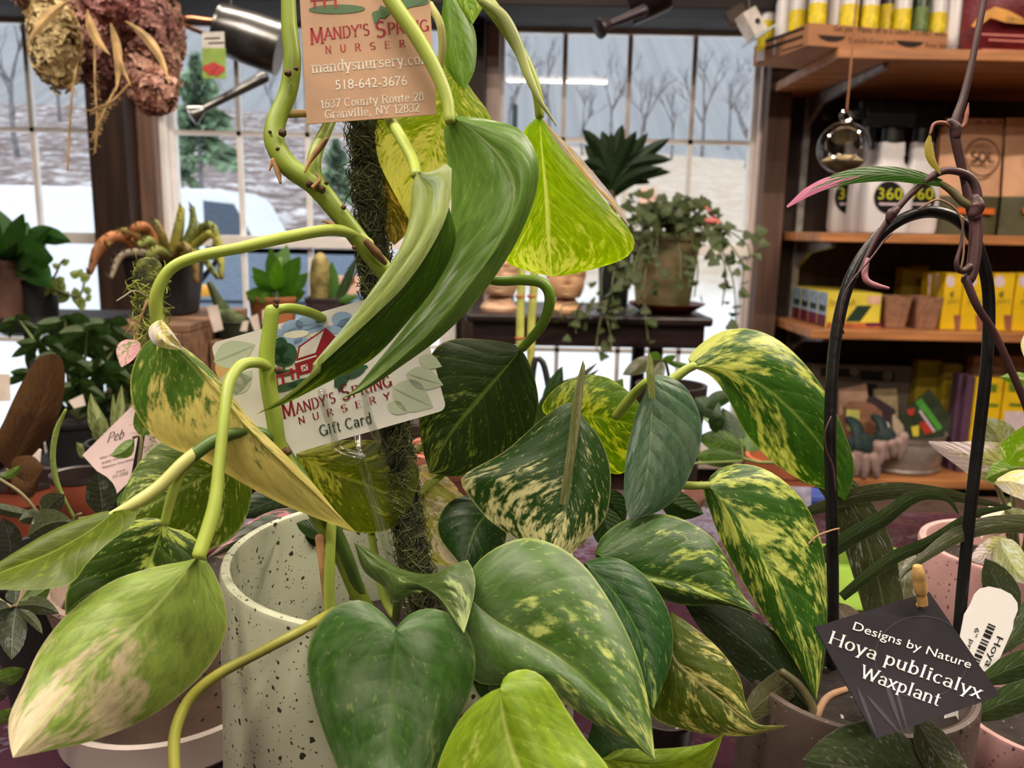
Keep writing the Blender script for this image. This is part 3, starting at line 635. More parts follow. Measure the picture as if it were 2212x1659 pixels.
# --- dark red soil bag
RED = M('maroon_bag', (112, 24, 34), .4, nz=(10, .15), bump=(20, .3)); 
x0, x1 = span(2102, 2340, 100, 2.52); t = thing('soil_bag', ((x0+x1)/2, 2.6, S1), 'dark red soil bag with orange band on the top shelf', 'bag')
b = MB(); n = 14
vs = []; 
for j in range(n+1):
    for i in range(n+1):
        u, v = i/n, j/n; bl = (sin(pi*u)**.5)*(sin(pi*(.04+.92*v))**.5); vs.append((x0+(x1-x0)*u, 2.60-.085*bl, S1+.003+.32*v))
for j in range(n+1):
    for i in range(n+1):
        u, v = i/n, j/n; bl = (sin(pi*u)**.5)*(sin(pi*(.04+.92*v))**.5); vs.append((x0+(x1-x0)*u, 2.60+.085*bl, S1+.003+.32*v))
N2 = (n+1)**2; fs = [(j*(n+1)+i, j*(n+1)+i+1, (j+1)*(n+1)+i+1, (j+1)*(n+1)+i) for j in range(n) for i in range(n)]
b.add(vs, fs+[tuple(N2+q for q in f[::-1]) for f in fs]); b.build('bag_body', RED, t)
pl = planeY(2.512); b = MB(); shape(b, [(2098, 56), (2118, 30), (2150, 14), (2178, 22), (2212, 40), (2260, 44), (2260, 60), (2212, 52), (2170, 48), (2140, 38), (2110, 60)], pl, 0); b.build('orange_swoosh', M('bag_orange', (214, 150, 62), .45), t)
b = MB(); write(b, 'ORGANIC', (2172, 45), (2240, 50), 9, pl, lift=.001); b.build('bag_print', M('bag_green_ink', (120, 110, 50), .5), t)
b = MB()
for y, a, e in ((72, 2120, 2230), (84, 2135, 2230), (105, 2120, 2230)): shape(b, [(a, y), (e, y+4), (e, y+9), (a, y+4)], pl, .001)
b.build('bag_lines', M('bag_pink_ink', (190, 110, 100), .5), t)
# --- white jugs with trigger sprayers
YG = M('lime_numerals', (206, 208, 40), .5)
for i, (cx, Y, wpx, lab) in enumerate([(1843, 3.06, 92, 'white 360 spray jug furthest from the kraft bags, partly behind the next jug'), (1886, 2.96, 96, 'plain sided white spray jug turned away between two 360 jugs'), (1918, 2.80, 100, 'white 360 spray jug in the middle front of the second shelf'), (1982, 2.865, 88, 'white 360 spray jug right against the kraft bags')]):
    x = WY(cx, 400, Y).x; r = wpx/F*Y/2*.98; z = S2+.001; H = WY(cx, 308, Y).z-z
    t = thing('spray_jug', (x, Y, z), lab, 'jug', 'white spray jugs on the second shelf')
    b = MB(); b.lathe([(r*.3, 0), (r*.94, .002), (r, .02), (r, H*.56), (r*.86, H*.67), (r*.55, H*.78), (r*.5, H*.84), (r*.54, H*.86), (r*.5, H), (.01, H)], (x, Y, z), 36, sq=5); b.v = [V((q.x, Y+(q.y-Y)*.5, q.z)) for q in b.v]; b.build('jug_body', WHITE, t)
    h = MB(); q = .85+.0*i; zz = z+H
    h.lathe([(.024, 0), (.024, .03), (.017, .034)], (x, Y, zz), 16); h.box((x-.015, Y-.01, zz+.052), (.105, .034, .04)); h.box((x-.055, Y-.012, zz+.07), (.05, .028, .028)); h.tube([(x-.055, Y-.01, zz+.04), (x-.06, Y-.012, zz+.015), (x-.045, Y-.012, zz-.012)], .008, 6, 4); h.tube([(x-.066, Y-.01, zz+.06), (x-.085, Y-.01, zz+.058)], .012, 8, 2)
    h.v = [V((x+(q.x-x)*1.5, Y+(q.y-Y)*1.1, zz+(q.z-zz)*1.5)) for q in h.v]; h.build('trigger_sprayer', BLACKP, t, bevel=.004)
    if i != 1:
        pl = planeY(Y-r*.5-.0015); lx = [1836, 0, 1921, 1988][i]; c = WY(lx, 425, Y-r*.5).x
        b = MB(); shape(b, oval(lx, 427, 33, 36), pl, 0); b.build('round_label', BLACKP, t)
        b = MB(); write(b, '360', (lx-27, 430), (lx+28, 431), 26, pl, lift=.0007); b.build('numerals', YG, t)
        b = MB(); shape(b, [(lx-22, 438), (lx+22, 439), (lx+22, 444), (lx-22, 443)], pl, .0007); b.build('label_stripe', LILAC, t)
# --- kraft soil bags
KR = M('kraft_bag', (228, 174, 136), .7, nz=(9, .08), bump=(14, .3)); OLV = M('olive_print', (84, 80, 52), .6, nz=(10, .1)); ORG = M('orange_print', (214, 104, 40), .5)
for i, (a, e) in enumerate([(2036, 2172), (2178, 2318)]):
    Y = 2.84; x0, x1 = span(a, e, 400, Y); z0 = S2+.001; z1 = WY((a+e)/2, 250, Y).z; H = z1-z0; n = 12
    t = thing('kraft_bag', ((x0+x1)/2, Y+.05, z0), ['kraft soil bag with round SOL emblem beside the white jugs', 'kraft soil bag at the frame edge, right of the first one'][i], 'bag', 'kraft soil bags')
    b = MB(); grid = lambda s: [(x0+(x1-x0)*u/n, Y+.06+s*.062*min(1, 1.35*(1-v/n)+.05)*(sin(pi*(.06+.88*u/n))**.4), z0+H*v/n) for v in range(n+1) for u in range(n+1)]
    fs = [(j*(n+1)+k, j*(n+1)+k+1, (j+1)*(n+1)+k+1, (j+1)*(n+1)+k) for j in range(n) for k in range(n)]
    b.add(grid(-1), [f for f in fs]); b.add(grid(1), [f[::-1] for f in fs])
    b.cur = 0; o = b.build('bag_body', [KR, OLV], t)
    for p in o.data.polygons:
        if sum(o.data.vertices[v].co.z for v in p.vertices)/4 < H*.33: p.material_index = 1
    dx = a-2036; pl = planeY(Y-.004); m = MB(); m2 = MB()
    ring = oval(2122+dx, 340, 39, 42, 0, 40); inn = oval(2122+dx, 340, 35, 38, 0, 40)
    RG = [pl(*q_) for q_ in ring]+[pl(*q_) for q_ in inn]; m.add(RG, [(k, (k+1) % 40, 40+(k+1) % 40, 40+k) for k in range(40)])
    for k in range(0): shape(m, [ring[k], ring[(k+1) % 40], inn[(k+1) % 40], inn[k]], pl, 0)
    write(m2, 'SOL', (2097+dx, 349), (2149+dx, 350), 20, pl, lift=0, font='serif', thick=.26, thin=.16, serif=0); write(m2, 'SOILS', (2103+dx, 361), (2141+dx, 362), 7, pl, lift=0)
    m3 = MB()
    for k in range(7): aa = RD(40+k*100/6); shape(m3, [(2122+dx+cos(aa)*20, 328-sin(aa)*12), (2122+dx+cos(aa)*30, 328-sin(aa)*22), (2123.5+dx+cos(aa)*30, 328-sin(aa)*22), (2123.5+dx+cos(aa)*20, 328-sin(aa)*12)], pl, 0)
    for k in range(3): shape(m3, [(2108+dx+k*22, 262), (2122+dx+k*22, 263), (2122+dx+k*22, 266), (2108+dx+k*22, 265)], pl, 0)
    m.build('emblem_ring', M('umber_ink', (92, 58, 38), .6), t); m3.build('sun_rays_print', M('umber_ink', (92, 58, 38), .6), t); m2.build('emblem_lettering', M('umber_ink', (92, 58, 38), .6), t)
    m = MB(); shape(m, [(2068+dx, 448), (2149+dx, 450), (2149+dx, 463), (2068+dx, 461)], planeY(Y-.0095), 0); m.build('orange_bar', ORG, t)
# --- seed starter boxes, third shelf
BLU = M('pale_blue_print', (150, 172, 196), .5, nz=(30, .3)); LEM = M('lemon_carton', (226, 206, 70), .5, nz=(14, .06)); MAR = M('maroon_print', (104, 22, 64), .5); DGR = M('deep_green_print', (34, 56, 40), .5)
for i in range(4):
    Y0 = 2.82+.088*i; dep = .084; x0 = WY(1786, 670, 2.82).x; x1 = WY(1902, 670, 2.82).x; z1 = WY(1840, 633, 2.82).z
    t = thing('seed_starter_box', ((x0+x1)/2, Y0+dep/2, S3), ['yellow seed starter box at the front of the third shelf, pink sticker showing', 'seed starter box second from the front, blue end showing', 'seed starter box third from the front, blue end showing', 'rearmost seed starter box, against the wall'][i], 'box', 'seed starter boxes')
    b = MB(); b.sm = False; b.bx(x0, x1, Y0, Y0+dep, S3+.001, z1); b.build('carton_body', LEM, t, bevel=.001)
    h = z1-S3; e = MB(); e.sm = False; e.bx(x0-.0008, x0, Y0+.002, Y0+dep-.002, S3+h*.35, z1-.002); e.build('blue_end', BLU, t)
    e = MB(); e.sm = False; e.bx(x0-.0009, x0, Y0+.002, Y0+dep-.002, S3+.002, S3+h*.35); e.build('maroon_end', MAR, t)
    e = MB(); e.sm = False; e.bx(x0-.0012, x0, Y0+.012, Y0+dep-.012, S3+h*.45, S3+h*.62); e.build('green_end_print', DGR, t)
    if i == 0:
        pl = planeY(Y0)
        m = MB(); shape(m, [(1824, 695), (1852, 660), (1884, 660), (1858, 695)], pl, .0006); m.build('green_wedge', DGR, t)
        m = MB(); shape(m, [(1874, 639), (1902, 639), (1902, 656), (1874, 656)], pl, .0008); m.build('pink_sticker', M('pale_pink', (226, 178, 160), .5), t)
        m = MB(); shape(m, [(1786, 697), (1903, 697), (1903, 709), (1786, 709)], pl, .0004); m.build('wood_band', M('wood_print', (176, 100, 56), .5, nz=(30, .2)), t)
        m = MB(); shape(m, [(1870, 697), (1903, 697), (1903, 705), (1870, 705)], pl, .0008); m.build('maroon_patch', MAR, t)
        m = MB()
        for q in range(7): m.tube([pl(1791+q*8, 662, .001), pl(1795+q*8, 645+(q % 3)*4, .001), pl(1799+q*8, 660, .001)], .0012, 5, 6)
        m.build('script_flourish', M('brown_script', (140, 84, 40), .6), t)
PEAT = M('brown_fibre', (150, 108, 84), .9, nz=(60, .12), bump=(120, .5))
for i, (a, e) in enumerate([(1910, 1972), (1978, 2040)]):
    x0, x1 = span(a, e, 690, 2.82); xm = (x0+x1)/2; r = (x1-x0)/2; H = WY(1940, 640, 2.82).z-S3
    b = MB(); b.lathe([(.001, .004), (r*.72, .004), (r*.98, H), (r*.92, H), (r*.68, .01), (.001, .01)], (xm, 2.82+r, S3-.002), 32, sq=7); tag(b.build('fibre_pot', PEAT), ['square brown fibre pot beside the yellow seed box', 'square brown fibre pot beside the yellow cartons'][i], 'pot', 'brown fibre pots')
BRN = M('terracotta_print', (150, 92, 64), .6)
def jiffy(a, e, yt, Y, base, label, group, txt=True, y2=None):
    t = carton('seed_carton', a, e, yt, Y, .05, base, YEL, label, 'carton', group); pl = planeY(Y); w_ = e-a; bot = y2 or 716
    m = MB(); shape(m, oval(a+w_*.35, yt+.14*(bot-yt), w_*.24, 13), pl, .0006); m.build('round_sticker', LILAC, t)
    m = MB(); c = a+w_*.72; h = bot-yt; shape(m, [(c-w_*.2, yt+h*.72), (c+w_*.22, yt+h*.72), (c+w_*.15, bot-4), (c-w_*.13, bot-4)], pl, .0006); m.build('pot_picture', BRN, t)
    m = MB(); write(m, 'JIFFY', (a+w_*.2, yt+h*.52), (a+w_*.86, yt+h*.53), 9, pl, lift=.0006)
    shape(m, [(a+w_*.3, yt+h*.34), (a+w_*.55, yt+h*.3), (a+w_*.5, yt+h*.42), (a+w_*.35, yt+h*.42)], pl, .0006); m.build('carton_print', M('olive_ink', (120, 110, 40), .6), t); return t
for i, (a, e, lab) in enumerate([(2040, 2078, 'narrow yellow Jiffy carton beside the fibre pots, third shelf'), (2081, 2130, 'yellow Jiffy carton just left of the black hoop, third shelf'), (2143, 2190, 'yellow Jiffy carton just right of the black hoop, third shelf'), (2194, 2250, 'yellow Jiffy carton at the frame edge, third shelf')]): jiffy(a, e, 590, 2.83, S3+.001, lab, 'yellow cartons on the third shelf')
for a, e, yt, Y, lab in [(1948, 1975, 578, 3.08, 'dim yellow carton at the back of the third shelf, left of its twin'), (1976, 2004, 574, 3.08, 'dim yellow carton at the back of the third shelf, right of its twin'), (2090, 2140, 566, 3.0, 'brown topped carton behind the yellow Jiffy row')]: carton('seed_carton', a, e, yt, Y, .06, S3+.001, M('dim_yellow', (170, 148, 40), .6) if a < 2050 else PEAT, lab, 'carton', 'cartons at the back of the third shelf')
for i, a in enumerate((2004, 2021)):
    t = carton('seed_carton', a, a+15, 588, 2.9+.04*(1-i), .05, S3+.001, YEL, ['slim white sided yellow carton behind the fibre pots', 'slim white sided yellow carton next to the Jiffy row'][i], 'carton', 'slim cartons behind the fibre pots')
    m = MB(); pl = planeY(2.9+.04*(1-i)); shape(m, [(a+1, 592), (a+13, 593), (a+13, 640), (a+1, 640)], pl, .0006); m.build('white_panel', LILAC, t)
# --- lowest shelf
GALV = M('galvanized_zinc', (150, 138, 132), .5, metal=.35, nz=(20, .12)); tyc = 2.93; tr = .152; txc = WY(1974, 1000, 2.8).x; H = WY(1974, 946, 2.8).z-S4
b = MB(); b.lathe([(.001, .008), (tr*.93, .002), (tr*.97, .012), (tr*.94, .02), (tr*.96, .03), (tr*1.0, H*.75), (tr*.985, H*.8), (tr*1.01, H*.85), (tr, H*.97), (tr*1.03, H), (tr*.98, H), (tr*.94, .02), (.001, .02)], (txc, tyc, S4), 48); tag(b.build('galvanized_tub', GALV), 'low round galvanized tub holding seed packets on the lowest shelf', 'tub')
GREENK = M('glove_dark_green', (34, 54, 52), .7, bump=(60, .3)); GREYK = M('glove_pinkish_grey', (168, 140, 134), .8, bump=(60, .3))
def glove(palm, fingers, Y, lab, pr, extra=0):
    t = thing('garden_glove', WY(palm[0], palm[1], Y), lab, 'glove', 'work gloves draped over the tub')
    b = MB(); p = WY(*palm, Y); b.ball(p, (pr, .022, pr*1.05), 16, 10); b.tube([p, p+V((-.01, .02, pr*1.3)), p+V((-.01, .06, pr*1.45))], [pr*.8, pr*.62, pr*.6], 12, 5, flat=.6); b.build('glove_back', GREENK, t)
    f = MB()
    for pts in fingers: f.tube([WY(x, y, Y-.012+.004*i) for i, (x, y) in enumerate(pts)], [.019, .018, .0165, .011], 10, 8)
    f.build('glove_fingers', GREYK, t)
glove((1858, 965), [[(1852, 975), (1850, 1000), (1848, 1024)], [(1868, 985), (1868, 1010), (1866, 1030)], [(1884, 985), (1890, 1008), (1894, 1028)], [(1900, 960), (1902, 985), (1886, 1015)], [(1838, 985), (1843, 1005), (1846, 1018)]], 2.755, 'dark green glove with pinkish grey fingers, nearest the pothos leaf', .05)
glove((1912, 948), [[(1906, 955), (1908, 975), (1915, 990)], [(1922, 955), (1928, 972), (1928, 985)], [(1940, 950), (1945, 972), (1944, 990)], [(1895, 958), (1894, 975), (1897, 988)], [(1950, 940), (1950, 960), (1946, 985)]], 2.76, 'second glove draped over the middle of the tub front', .04)
def pack(name, pts, Y, mat, lab, cat='seed packet', t=.012, ins=()):
    a = [WY(x, y, Y) for x, y in pts]; c = sum(a, V((0, 0, 0)))/len(a)
    th = thing(name, c, lab, cat, 'packets and goods standing in the tub'); b = MB(); b.sm = False; b.slab(a, V((0, -1, 0)), t); b.build('packet', mat, th, bevel=.001)
    for nm, q, m in ins: k = MB(); shape(k, q, planeY(Y), .0012); k.build(nm, m, th)
pack('seed_packet', [(1945, 895), (2010, 842), (2072, 925), (2020, 970), (1960, 970)], 2.9, M('forest_pack', (52, 62, 42), .5, nz=(20, .2)), 'dark green seed packet leaning in the tub, bright green stripe', ins=[('green_stripe', [(1976, 868), (1990, 860), (2036, 924), (2022, 932)], M('bright_green_print', (84, 160, 60), .5)), ('white_stripe', [(1984, 888), (1990, 884), (2024, 928), (2016, 934)], LILAC), ('tomato_picture', [(1958, 885), (1976, 882), (1972, 897), (1962, 896)], M('tomato_red', (190, 60, 44), .5)), ('tomato_picture', [(1985, 912), (1998, 910), (2015, 934), (1998, 938)], M('tomato_red', (190, 60, 44), .5)), ('squash_picture', [(1968, 922), (1985, 918), (1984, 942), (1972, 942)], LEM)])
pack('paper_sack', [(1832, 884), (1848, 872), (1890, 876), (1906, 890), (1904, 960), (1840, 960)], 2.86, M('brown_paper', (140, 96, 72), .8, nz=(12, .15), bump=(20, .6)), 'brown paper sack with a lime sticker in the tub', 'sack', .05, [('lime_sticker', [(1828, 884), (1857, 886), (1856, 932), (1828, 930)], M('lime_sticker', (190, 190, 96), .6))])
pack('price_diamond', [(1898, 920), (1906, 900), (1932, 935), (1920, 948)], 2.83, M('amber_card', (216, 150, 40), .6), 'amber diamond tag with white disc in front of the sack', 'tag', .003, [('white_disc', oval(1910, 922, 12, 13), LILAC)])
pack('seed_envelope', [(1928, 900), (1932, 895), (1952, 920), (1955, 965), (1930, 965)], 2.85, M('cream_envelope', (186, 166, 140), .7), 'cream paper envelope between the sack and the green packet', t=.006)
pack('seed_packet', [(1875, 862), (1890, 856), (1935, 885), (1930, 935), (1885, 930)], 2.93, M('dusky_purple_pack', (60, 46, 52), .6), 'dusky purple packet behind the brown paper sack')
pack('seed_packet', [(1812, 842), (1872, 830), (1884, 930), (1812, 945)], 2.97, M('beige_pack', (176, 140, 116), .7, nz=(12, .2)), 'large beige packet at the back left of the tub')
pack('seed_packet', [(1888, 842), (1938, 840), (1942, 930), (1890, 930)], 2.99, M('straw_pack', (168, 148, 112), .7, nz=(12, .2)), 'straw coloured packet behind the dusky purple one')
t = carton('display_box', 1752, 1966, 790, 3.1, .07, S4+.001, M('grey_board', (128, 116, 104), .7), 'grey display box with dark headings behind the tub', 'box')
m = MB(); pl = planeY(3.1)
for q in ([(1772, 794), (1856, 798), (1856, 815), (1772, 812)], [(1858, 800), (1932, 804), (1932, 824), (1858, 820)], [(1872, 828), (1894, 830), (1894, 860), (1872, 858)]): shape(m, q, pl, .001)
m.build('heading_bars', M('dark_green_heading', (36, 42, 38), .6), t)
m = MB()
for q in (oval(1845, 803, 10, 10), oval(1917, 812, 11, 11)): m = MB(); shape(m, q, pl, .002); m.build('pale_disc', M('grey_disc', (140, 136, 126), .6), t)
DY = M('dim_yellow', (170, 148, 40), .6)
for a, e, yt, Y, m_, lab in [(1980, 2030, 778, 3.05, DY, 'dim yellow carton behind the tub'), (2038, 2076, 788, 3.0, DY, 'dim yellow carton between the tub and the purple cartons'), (2068, 2084, 808, 2.88, PURP, 'purple sided carton with a round sticker, further one'), (2086, 2102, 812, 2.85, PURP, 'purple sided carton with a round sticker, nearer one'), (2100, 2170, 770, 2.95, PEAT, 'plain brown carton behind the front yellow one on the lowest shelf'), (2176, 2240, 770, 2.95, PEAT, 'plain brown carton at the frame edge of the lowest shelf')]: carton('seed_carton', a, e, yt, Y, .045, S4+.001, m_, lab, 'carton', 'cartons on the lowest shelf')
for a, e, lab in [(2104, 2164, 'yellow green carton in front of the plain brown one, lowest shelf'), (2168, 2240, 'yellow carton with a white foot panel, lowest shelf')]:
    t = carton('seed_carton', a, e, 818, 2.86, .05, S4+.001, YEL, lab, 'carton', 'cartons on the lowest shelf'); pl = planeY(2.86)
    for nm, q in (('green_print', [(a+10, 828), (a+50, 830), (a+48, 848), (a+12, 846)]), ('green_line', [(a+12, 870), (a+52, 872), (a+52, 880), (a+12, 878)])): m = MB(); shape(m, q, pl, .001); m.build(nm, M('leaf_green_ink', (110, 130, 30), .6), t)
    if a > 2150: m = MB(); shape(m, [(a+2, 888), (a+70, 890), (a+70, 960), (a+2, 960)], pl, .001); m.build('white_panel', LILAC, t)
for i, (cx, cy, Y) in enumerate(((2080, 822, 2.88), (2097, 833, 2.85))):
    pass
# --- hanging glass globe
gp = WY(1822, 320, 1.5); gr = 53/F*1.5; CLR = glassM('clear_glass', (.96, .97, .97), refl=.16)
t = thing('glass_globe', gp, 'clear glass globe terrarium hanging on a twine before the wall shelves', 'terrarium')
gd = (C0-gp).normalized(); gd = (gd+V((.02, 0, .22))).normalized(); b = MB()
b.lathe([(gr*sin(RD(a)), gr*cos(RD(a))) for a in range(40, 181, 7)]+[(.0001, -gr)], gp, 40, gd); o = b.build('globe_shell', CLR, t)
b = MB(); b.tube([gp+gd*gr*cos(RD(40))+(gd.orthogonal().normalized()*cos(k*pi/8)+gd.cross(gd.orthogonal().normalized())*sin(k*pi/8))*gr*sin(RD(40)) for k in range(17)], .0021, 8, 40); b.build('rim', glassM('rim_glass', (.85, .87, .87), refl=1.2), t)
b = MB(); b.tube([gp+V((.009*sin(k*pi/6), 0, gr+.009-.009*cos(k*pi/6))) for k in range(13)], .0032, 8, 24); b.build('hanging_loop', glassM('rim_glass', (.8, .82, .82), refl=.35), t)
b = MB(); b.lathe([(.0001, -gr*.96)]+[(gr*.96*sin(RD(a)), -gr*.96*cos(RD(a))) for a in range(10, 66, 8)]+[(gr*.5, -gr*.30), (.0001, -gr*.26)], gp, 28); b.build('sand_fill', M('tan_sand', (150, 128, 92), .9, nz=(60, .25), bump=(90, .6)), t)
b = MB(); b.tube([gp+V((0, 0, gr+.016)), V((gp.x, gp.y, 2.80))], .0016, 6, 2); tag(b.build('hanging_twine', M('jute_twine', (172, 120, 84), .9)), 'thin jute twine holding the glass globe', 'twine')
# --- birdhouse on the wall beside the shelf
bp = WY(1622, 52, 2.62); ax = Matrix.Rotation(RD(-33), 3, 'Y') @ Matrix.Rotation(RD(20), 3, 'Z')
t = thing('birdhouse', bp, 'small white birdhouse hung askew beside the top shelf', 'birdhouse')
b = MB(); b.sm = False; b.box(bp, (.05, .05, .075), ax=ax); b.build('house_body', M('whitewashed_wood', (206, 196, 190), .7), t, bevel=.002)
b = MB(); b.sm = False; b.box(bp+ax @ V((-.0, -.005, -.042)), (.085, .075, .005), ax=ax); b.build('roof_board', M('pale_tin', (190, 205, 215), .4), t)
b = MB(); b.sm = False; b.box(bp+ax @ V((-.005, .03, .045)), (.07, .012, .05), ax=ax); b.build('back_plate', WOOD_D, t)
b = MB(); b.lathe([(.0001, 0), (.0085, 0), (.0085, .003), (.0001, .003)], bp+ax @ V((.004, -.0255, -.004)), 16, ax @ V((0, -1, 0))); b.build('entry_hole', BLACKP, t)
b = MB(); b.tube([bp+V((0, .03, .05)), V((bp.x+.01, 2.72, bp.z+.16))], .001, 5, 2); b.build('hanging_wire', STEEL, t)
# --- watering cans hanging from the beam
def can(p0, p1, d, r, rose, sp0, mats, lab, handle, cap):
    a, e = W(*p0, d), W(*p1, d+.02); A = (e-a).normalized(); L = (e-a).length; R = r/F*d
    t = thing('watering_can', (a+e)/2, lab, 'watering can'); b = MB()
    b.lathe([(R*.86, 0), (R*.9, .002), (R*.9, L*.06), (R*.94, L*.08), (R, L*.5), (R*1.02, L*.97), (R*1.05, L*.98), (R*1.05, L), (.001, L)], a, 40, A); b.lathe([(R*.86, 0), (R*.8, .003), (R*.75, L*.9)], a, 40, A); b.build('can_body', mats[0], t)
    s0, s1 = W(*sp0, d-.03), W(*rose, d-.06); b = MB(); b.tube([s0, s0.lerp(s1, .5), s1], [.011, .0085, .0065], 12, 8); b.build('spout', mats[0], t)
    D = (s1-s0).normalized(); b = MB(); b.lathe([(.006, -.012), (cap, .012), (cap, .016), (.001, .019)], s1, 24, D); b.build('rose', mats[0], t)
    b = MB(); b.tube([W(x, y, d-.01) for x, y in handle], .0055, 8, 18, flat=.6); b.build('handle', mats[1], t); return t
CANM = M('aged_dark_zinc', (104, 104, 104), .28, metal=.9, nz=(14, .3)); COPP = M('copper_strap', (150, 92, 62), .3, metal=.8)
can((468, 58), (607, 106), 1.6, 56, (428, 241), (572, 166), (CANM, COPP), 'dark zinc watering can hanging sideways in front of the middle window', [(478, 46), (440, 42), (405, 38), (388, 44), (400, 56), (440, 72), (478, 84)], .019)
can((1440, -40), (1352, -6), 1.62, 60, (1308, 56), (1392, 22), (M('dusky_purple_tin', (46, 34, 40), .4, metal=.3), BLACKP), 'dusky dark watering can high above the right window, mostly out of frame', [(1470, -20), (1490, -40), (1480, -70), (1440, -90)], .019)
tp = WY(1, 1, 1)
d = 1.5; A = [W(x, y, d) for x, y in ((436, 70), (484, 68), (488, 170), (438, 170))]; nn = (A[1]-A[0]).cross(A[2]-A[0]).normalized(); nn = nn if nn.y < 0 else -nn
t = thing('plant_tag', A[0], 'small green and grey tag with red flowers tied to the watering can', 'tag'); b = MB(); b.sm = False; b.slab(A, nn, .001); b.build('tag_card', M('grey_tag_card', (196, 190, 184), .6), t)
pl = Plane(A[0], A[1], A[2]); m = MB(); shape(m, [(436, 104), (488, 104), (488, 170), (438, 170)], pl, .0004); m.build('green_panel', M('tag_green', (128, 158, 58), .6), t)
m = MB()
for x, y, r in ((448, 148, 10), (462, 144, 11), (475, 150, 11), (455, 156, 9), (468, 158, 9)): shape(m, oval(x, y, r, r*.8), pl, .0008+.0001*r)
m.build('flower_picture', M('geranium_red', (176, 40, 34), .6), t)
m = MB()
for a, y in ((442, 82), (450, 92)): shape(m, [(a, y), (a+34, y-1), (a+34, y+2), (a, y+3)], pl, .0008)
m.build('tag_print', INKD, t)
m = MB(); m.tube([W(470, 168, d), W(476, 185, d+.03), W(484, 196, d+.05)], .0008, 5, 5); m.build('tie', WHITE, t)
# hooks and strings that hold the cans
for x, y, d, lab in ((500, 30, 1.62, 'thin wire holding the zinc watering can'), (1400, -60, 1.64, 'thin wire holding the dusky watering can')):
    p = W(x, y, d); b = MB(); b.tube([p, V((p.x, p.y, 2.8))], .0012, 5, 2); tag(b.build('hanging_wire', STEEL), lab, 'wire')
# ================================================================== plants and furniture between the bench and the windows
def qleaf(par, b, t, w_, d, mat, bend=0, prof=OVAL, name='leaf', fold=.12, n=10, m=2, lab=None):
    """a leaf from pixel b to pixel t, w_ pixels wide, d = depth or (base, tip) in metres; bend in pixels"""
    d = d if isinstance(d, tuple) else (d, d); B, T = V((*b, 0)), V((*t, 0)); ax = (T-B); nn = V((-ax.y, ax.x, 0)).normalized(); vs = []; uv = []; fs = []
    for i in range(n+1):
        u = i/n; c = B+ax*u+nn*bend*4*u*(1-u); hw = w_/2*lerpl(prof, u); dp = d[0]+(d[1]-d[0])*u
        for j in range(-m, m+1): k = j/m; q = c+nn*hw*k; vs.append(W(q.x, q.y, dp+abs(k)*hw*fold*dp/F*2)); uv.append((.5+.5*k, u))
    wd = 2*m+1
    for i in range(n):
        for j in range(wd-1): a = i*wd+j; fs.append((a, a+1, a+wd+1, a+wd))
    mb = MB(); mb.add(vs, fs, uv); o = mb.build(name, mat, par)
    if lab: o['label'] = lab
    return o
def pstem(par, pts, r, mat, name='stem', k=None):
    """pts (x, y, depth m), r pixels"""
    b = MB(); dm = sum(p[2] for p in pts)/len(pts); rr = [q/F*dm for q in r] if isinstance(r, (list, tuple)) else r/F*dm
    b.tube([W(*p) for p in pts], rr, 12, k or len(pts)*4); return b.build(name, mat, par)
def pxpot(name, cx, ytop, wtop, ybot, wbot, d, mat, label, soil=True, sq=0, group=None, cat='pot', lip=.12):
    """a tapered pot whose silhouette is given in pixels at depth d"""
    top, bot = W(cx, ytop, d), W(cx, ybot, d); r1, r0 = wtop/2/F*d, wbot/2/F*d; H = top.z-bot.z
    t = thing(name, (top.x, top.y, bot.z), label, cat, group); b = MB(); wl_ = r1*.09
    b.lathe([(.001, 0), (r0*.9, 0), (r0, .02*H), (r0+(r1-r0)*.78, H*(1-lip)), (r1*1.0, H*(1-lip)+.001), (r1*1.03, H*.985), (r1*1.02, H), (r1-wl_, H), (r1-wl_*1.2, H*.9), (r0-wl_, H*.1), (.001, H*.1)], (top.x, top.y, bot.z), 36, sq=sq); b.build('pot_body', mat, t)
    if soil: s = MB(); s.disc((top.x, top.y, bot.z+H*.86), (r1-wl_*1.4)*.97, 24); s.build('soil', SOIL, t)
    return t
SOIL = M('damp_potting_soil', (34, 26, 22), .95, nz=(60, .25), bump=(160, 1.0), speck=(260, .3, (170, 160, 146)))
DKLEAF = leafM((34, 58, 30), (66, 92, 44), .3, .35, .15, 5); DKLEAF2 = leafM((42, 66, 34), (120, 140, 66), .25, .4, .2, 5); MIDLEAF = leafM((64, 112, 44), (96, 140, 56), .35, .4, .3, 4); IVYL = leafM((48, 66, 34), (104, 112, 66), .35, .45, .25, 4); VARL = leafM((96, 124, 56), (196, 204, 120), .5, .4, .35, 4)
ESP = M('espresso_table_wood', (36, 24, 24), .35, nz=(8, .3), stretch=(1, 6, 6))
# --- dark display table with scalloped edge before the right window
TYf = 2.42; zt = WY(1290, 682, TYf).z; tx0, tx1 = WY(1006, 690, TYf).x, WY(1542, 690, TYf).x
t = thing('display_table', ((tx0+tx1)/2, TYf+.2, 0), 'dark espresso display table in front of the right window, carrying face planters', 'table')
b = MB(); b.sm = False; b.bx(tx0, tx1, TYf, TYf+.46, zt-.028, zt); b.build('table_top', ESP, t, bevel=.008)
b = MB(); b.sm = False; b.bx(tx0+.02, tx1-.02, TYf+.02, TYf+.44, zt-.095, zt-.029); b.build('apron', ESP, t)
for x in (tx0+.06, tx1-.155):
    for y in (TYf+.06, TYf+.4): m = MB(); m.lathe([(.02, 0), (.016, .1), (.02, .5), (.026, .75), (.022, zt-.1)], (x, y, 0), 14); m.build('leg', ESP, t)
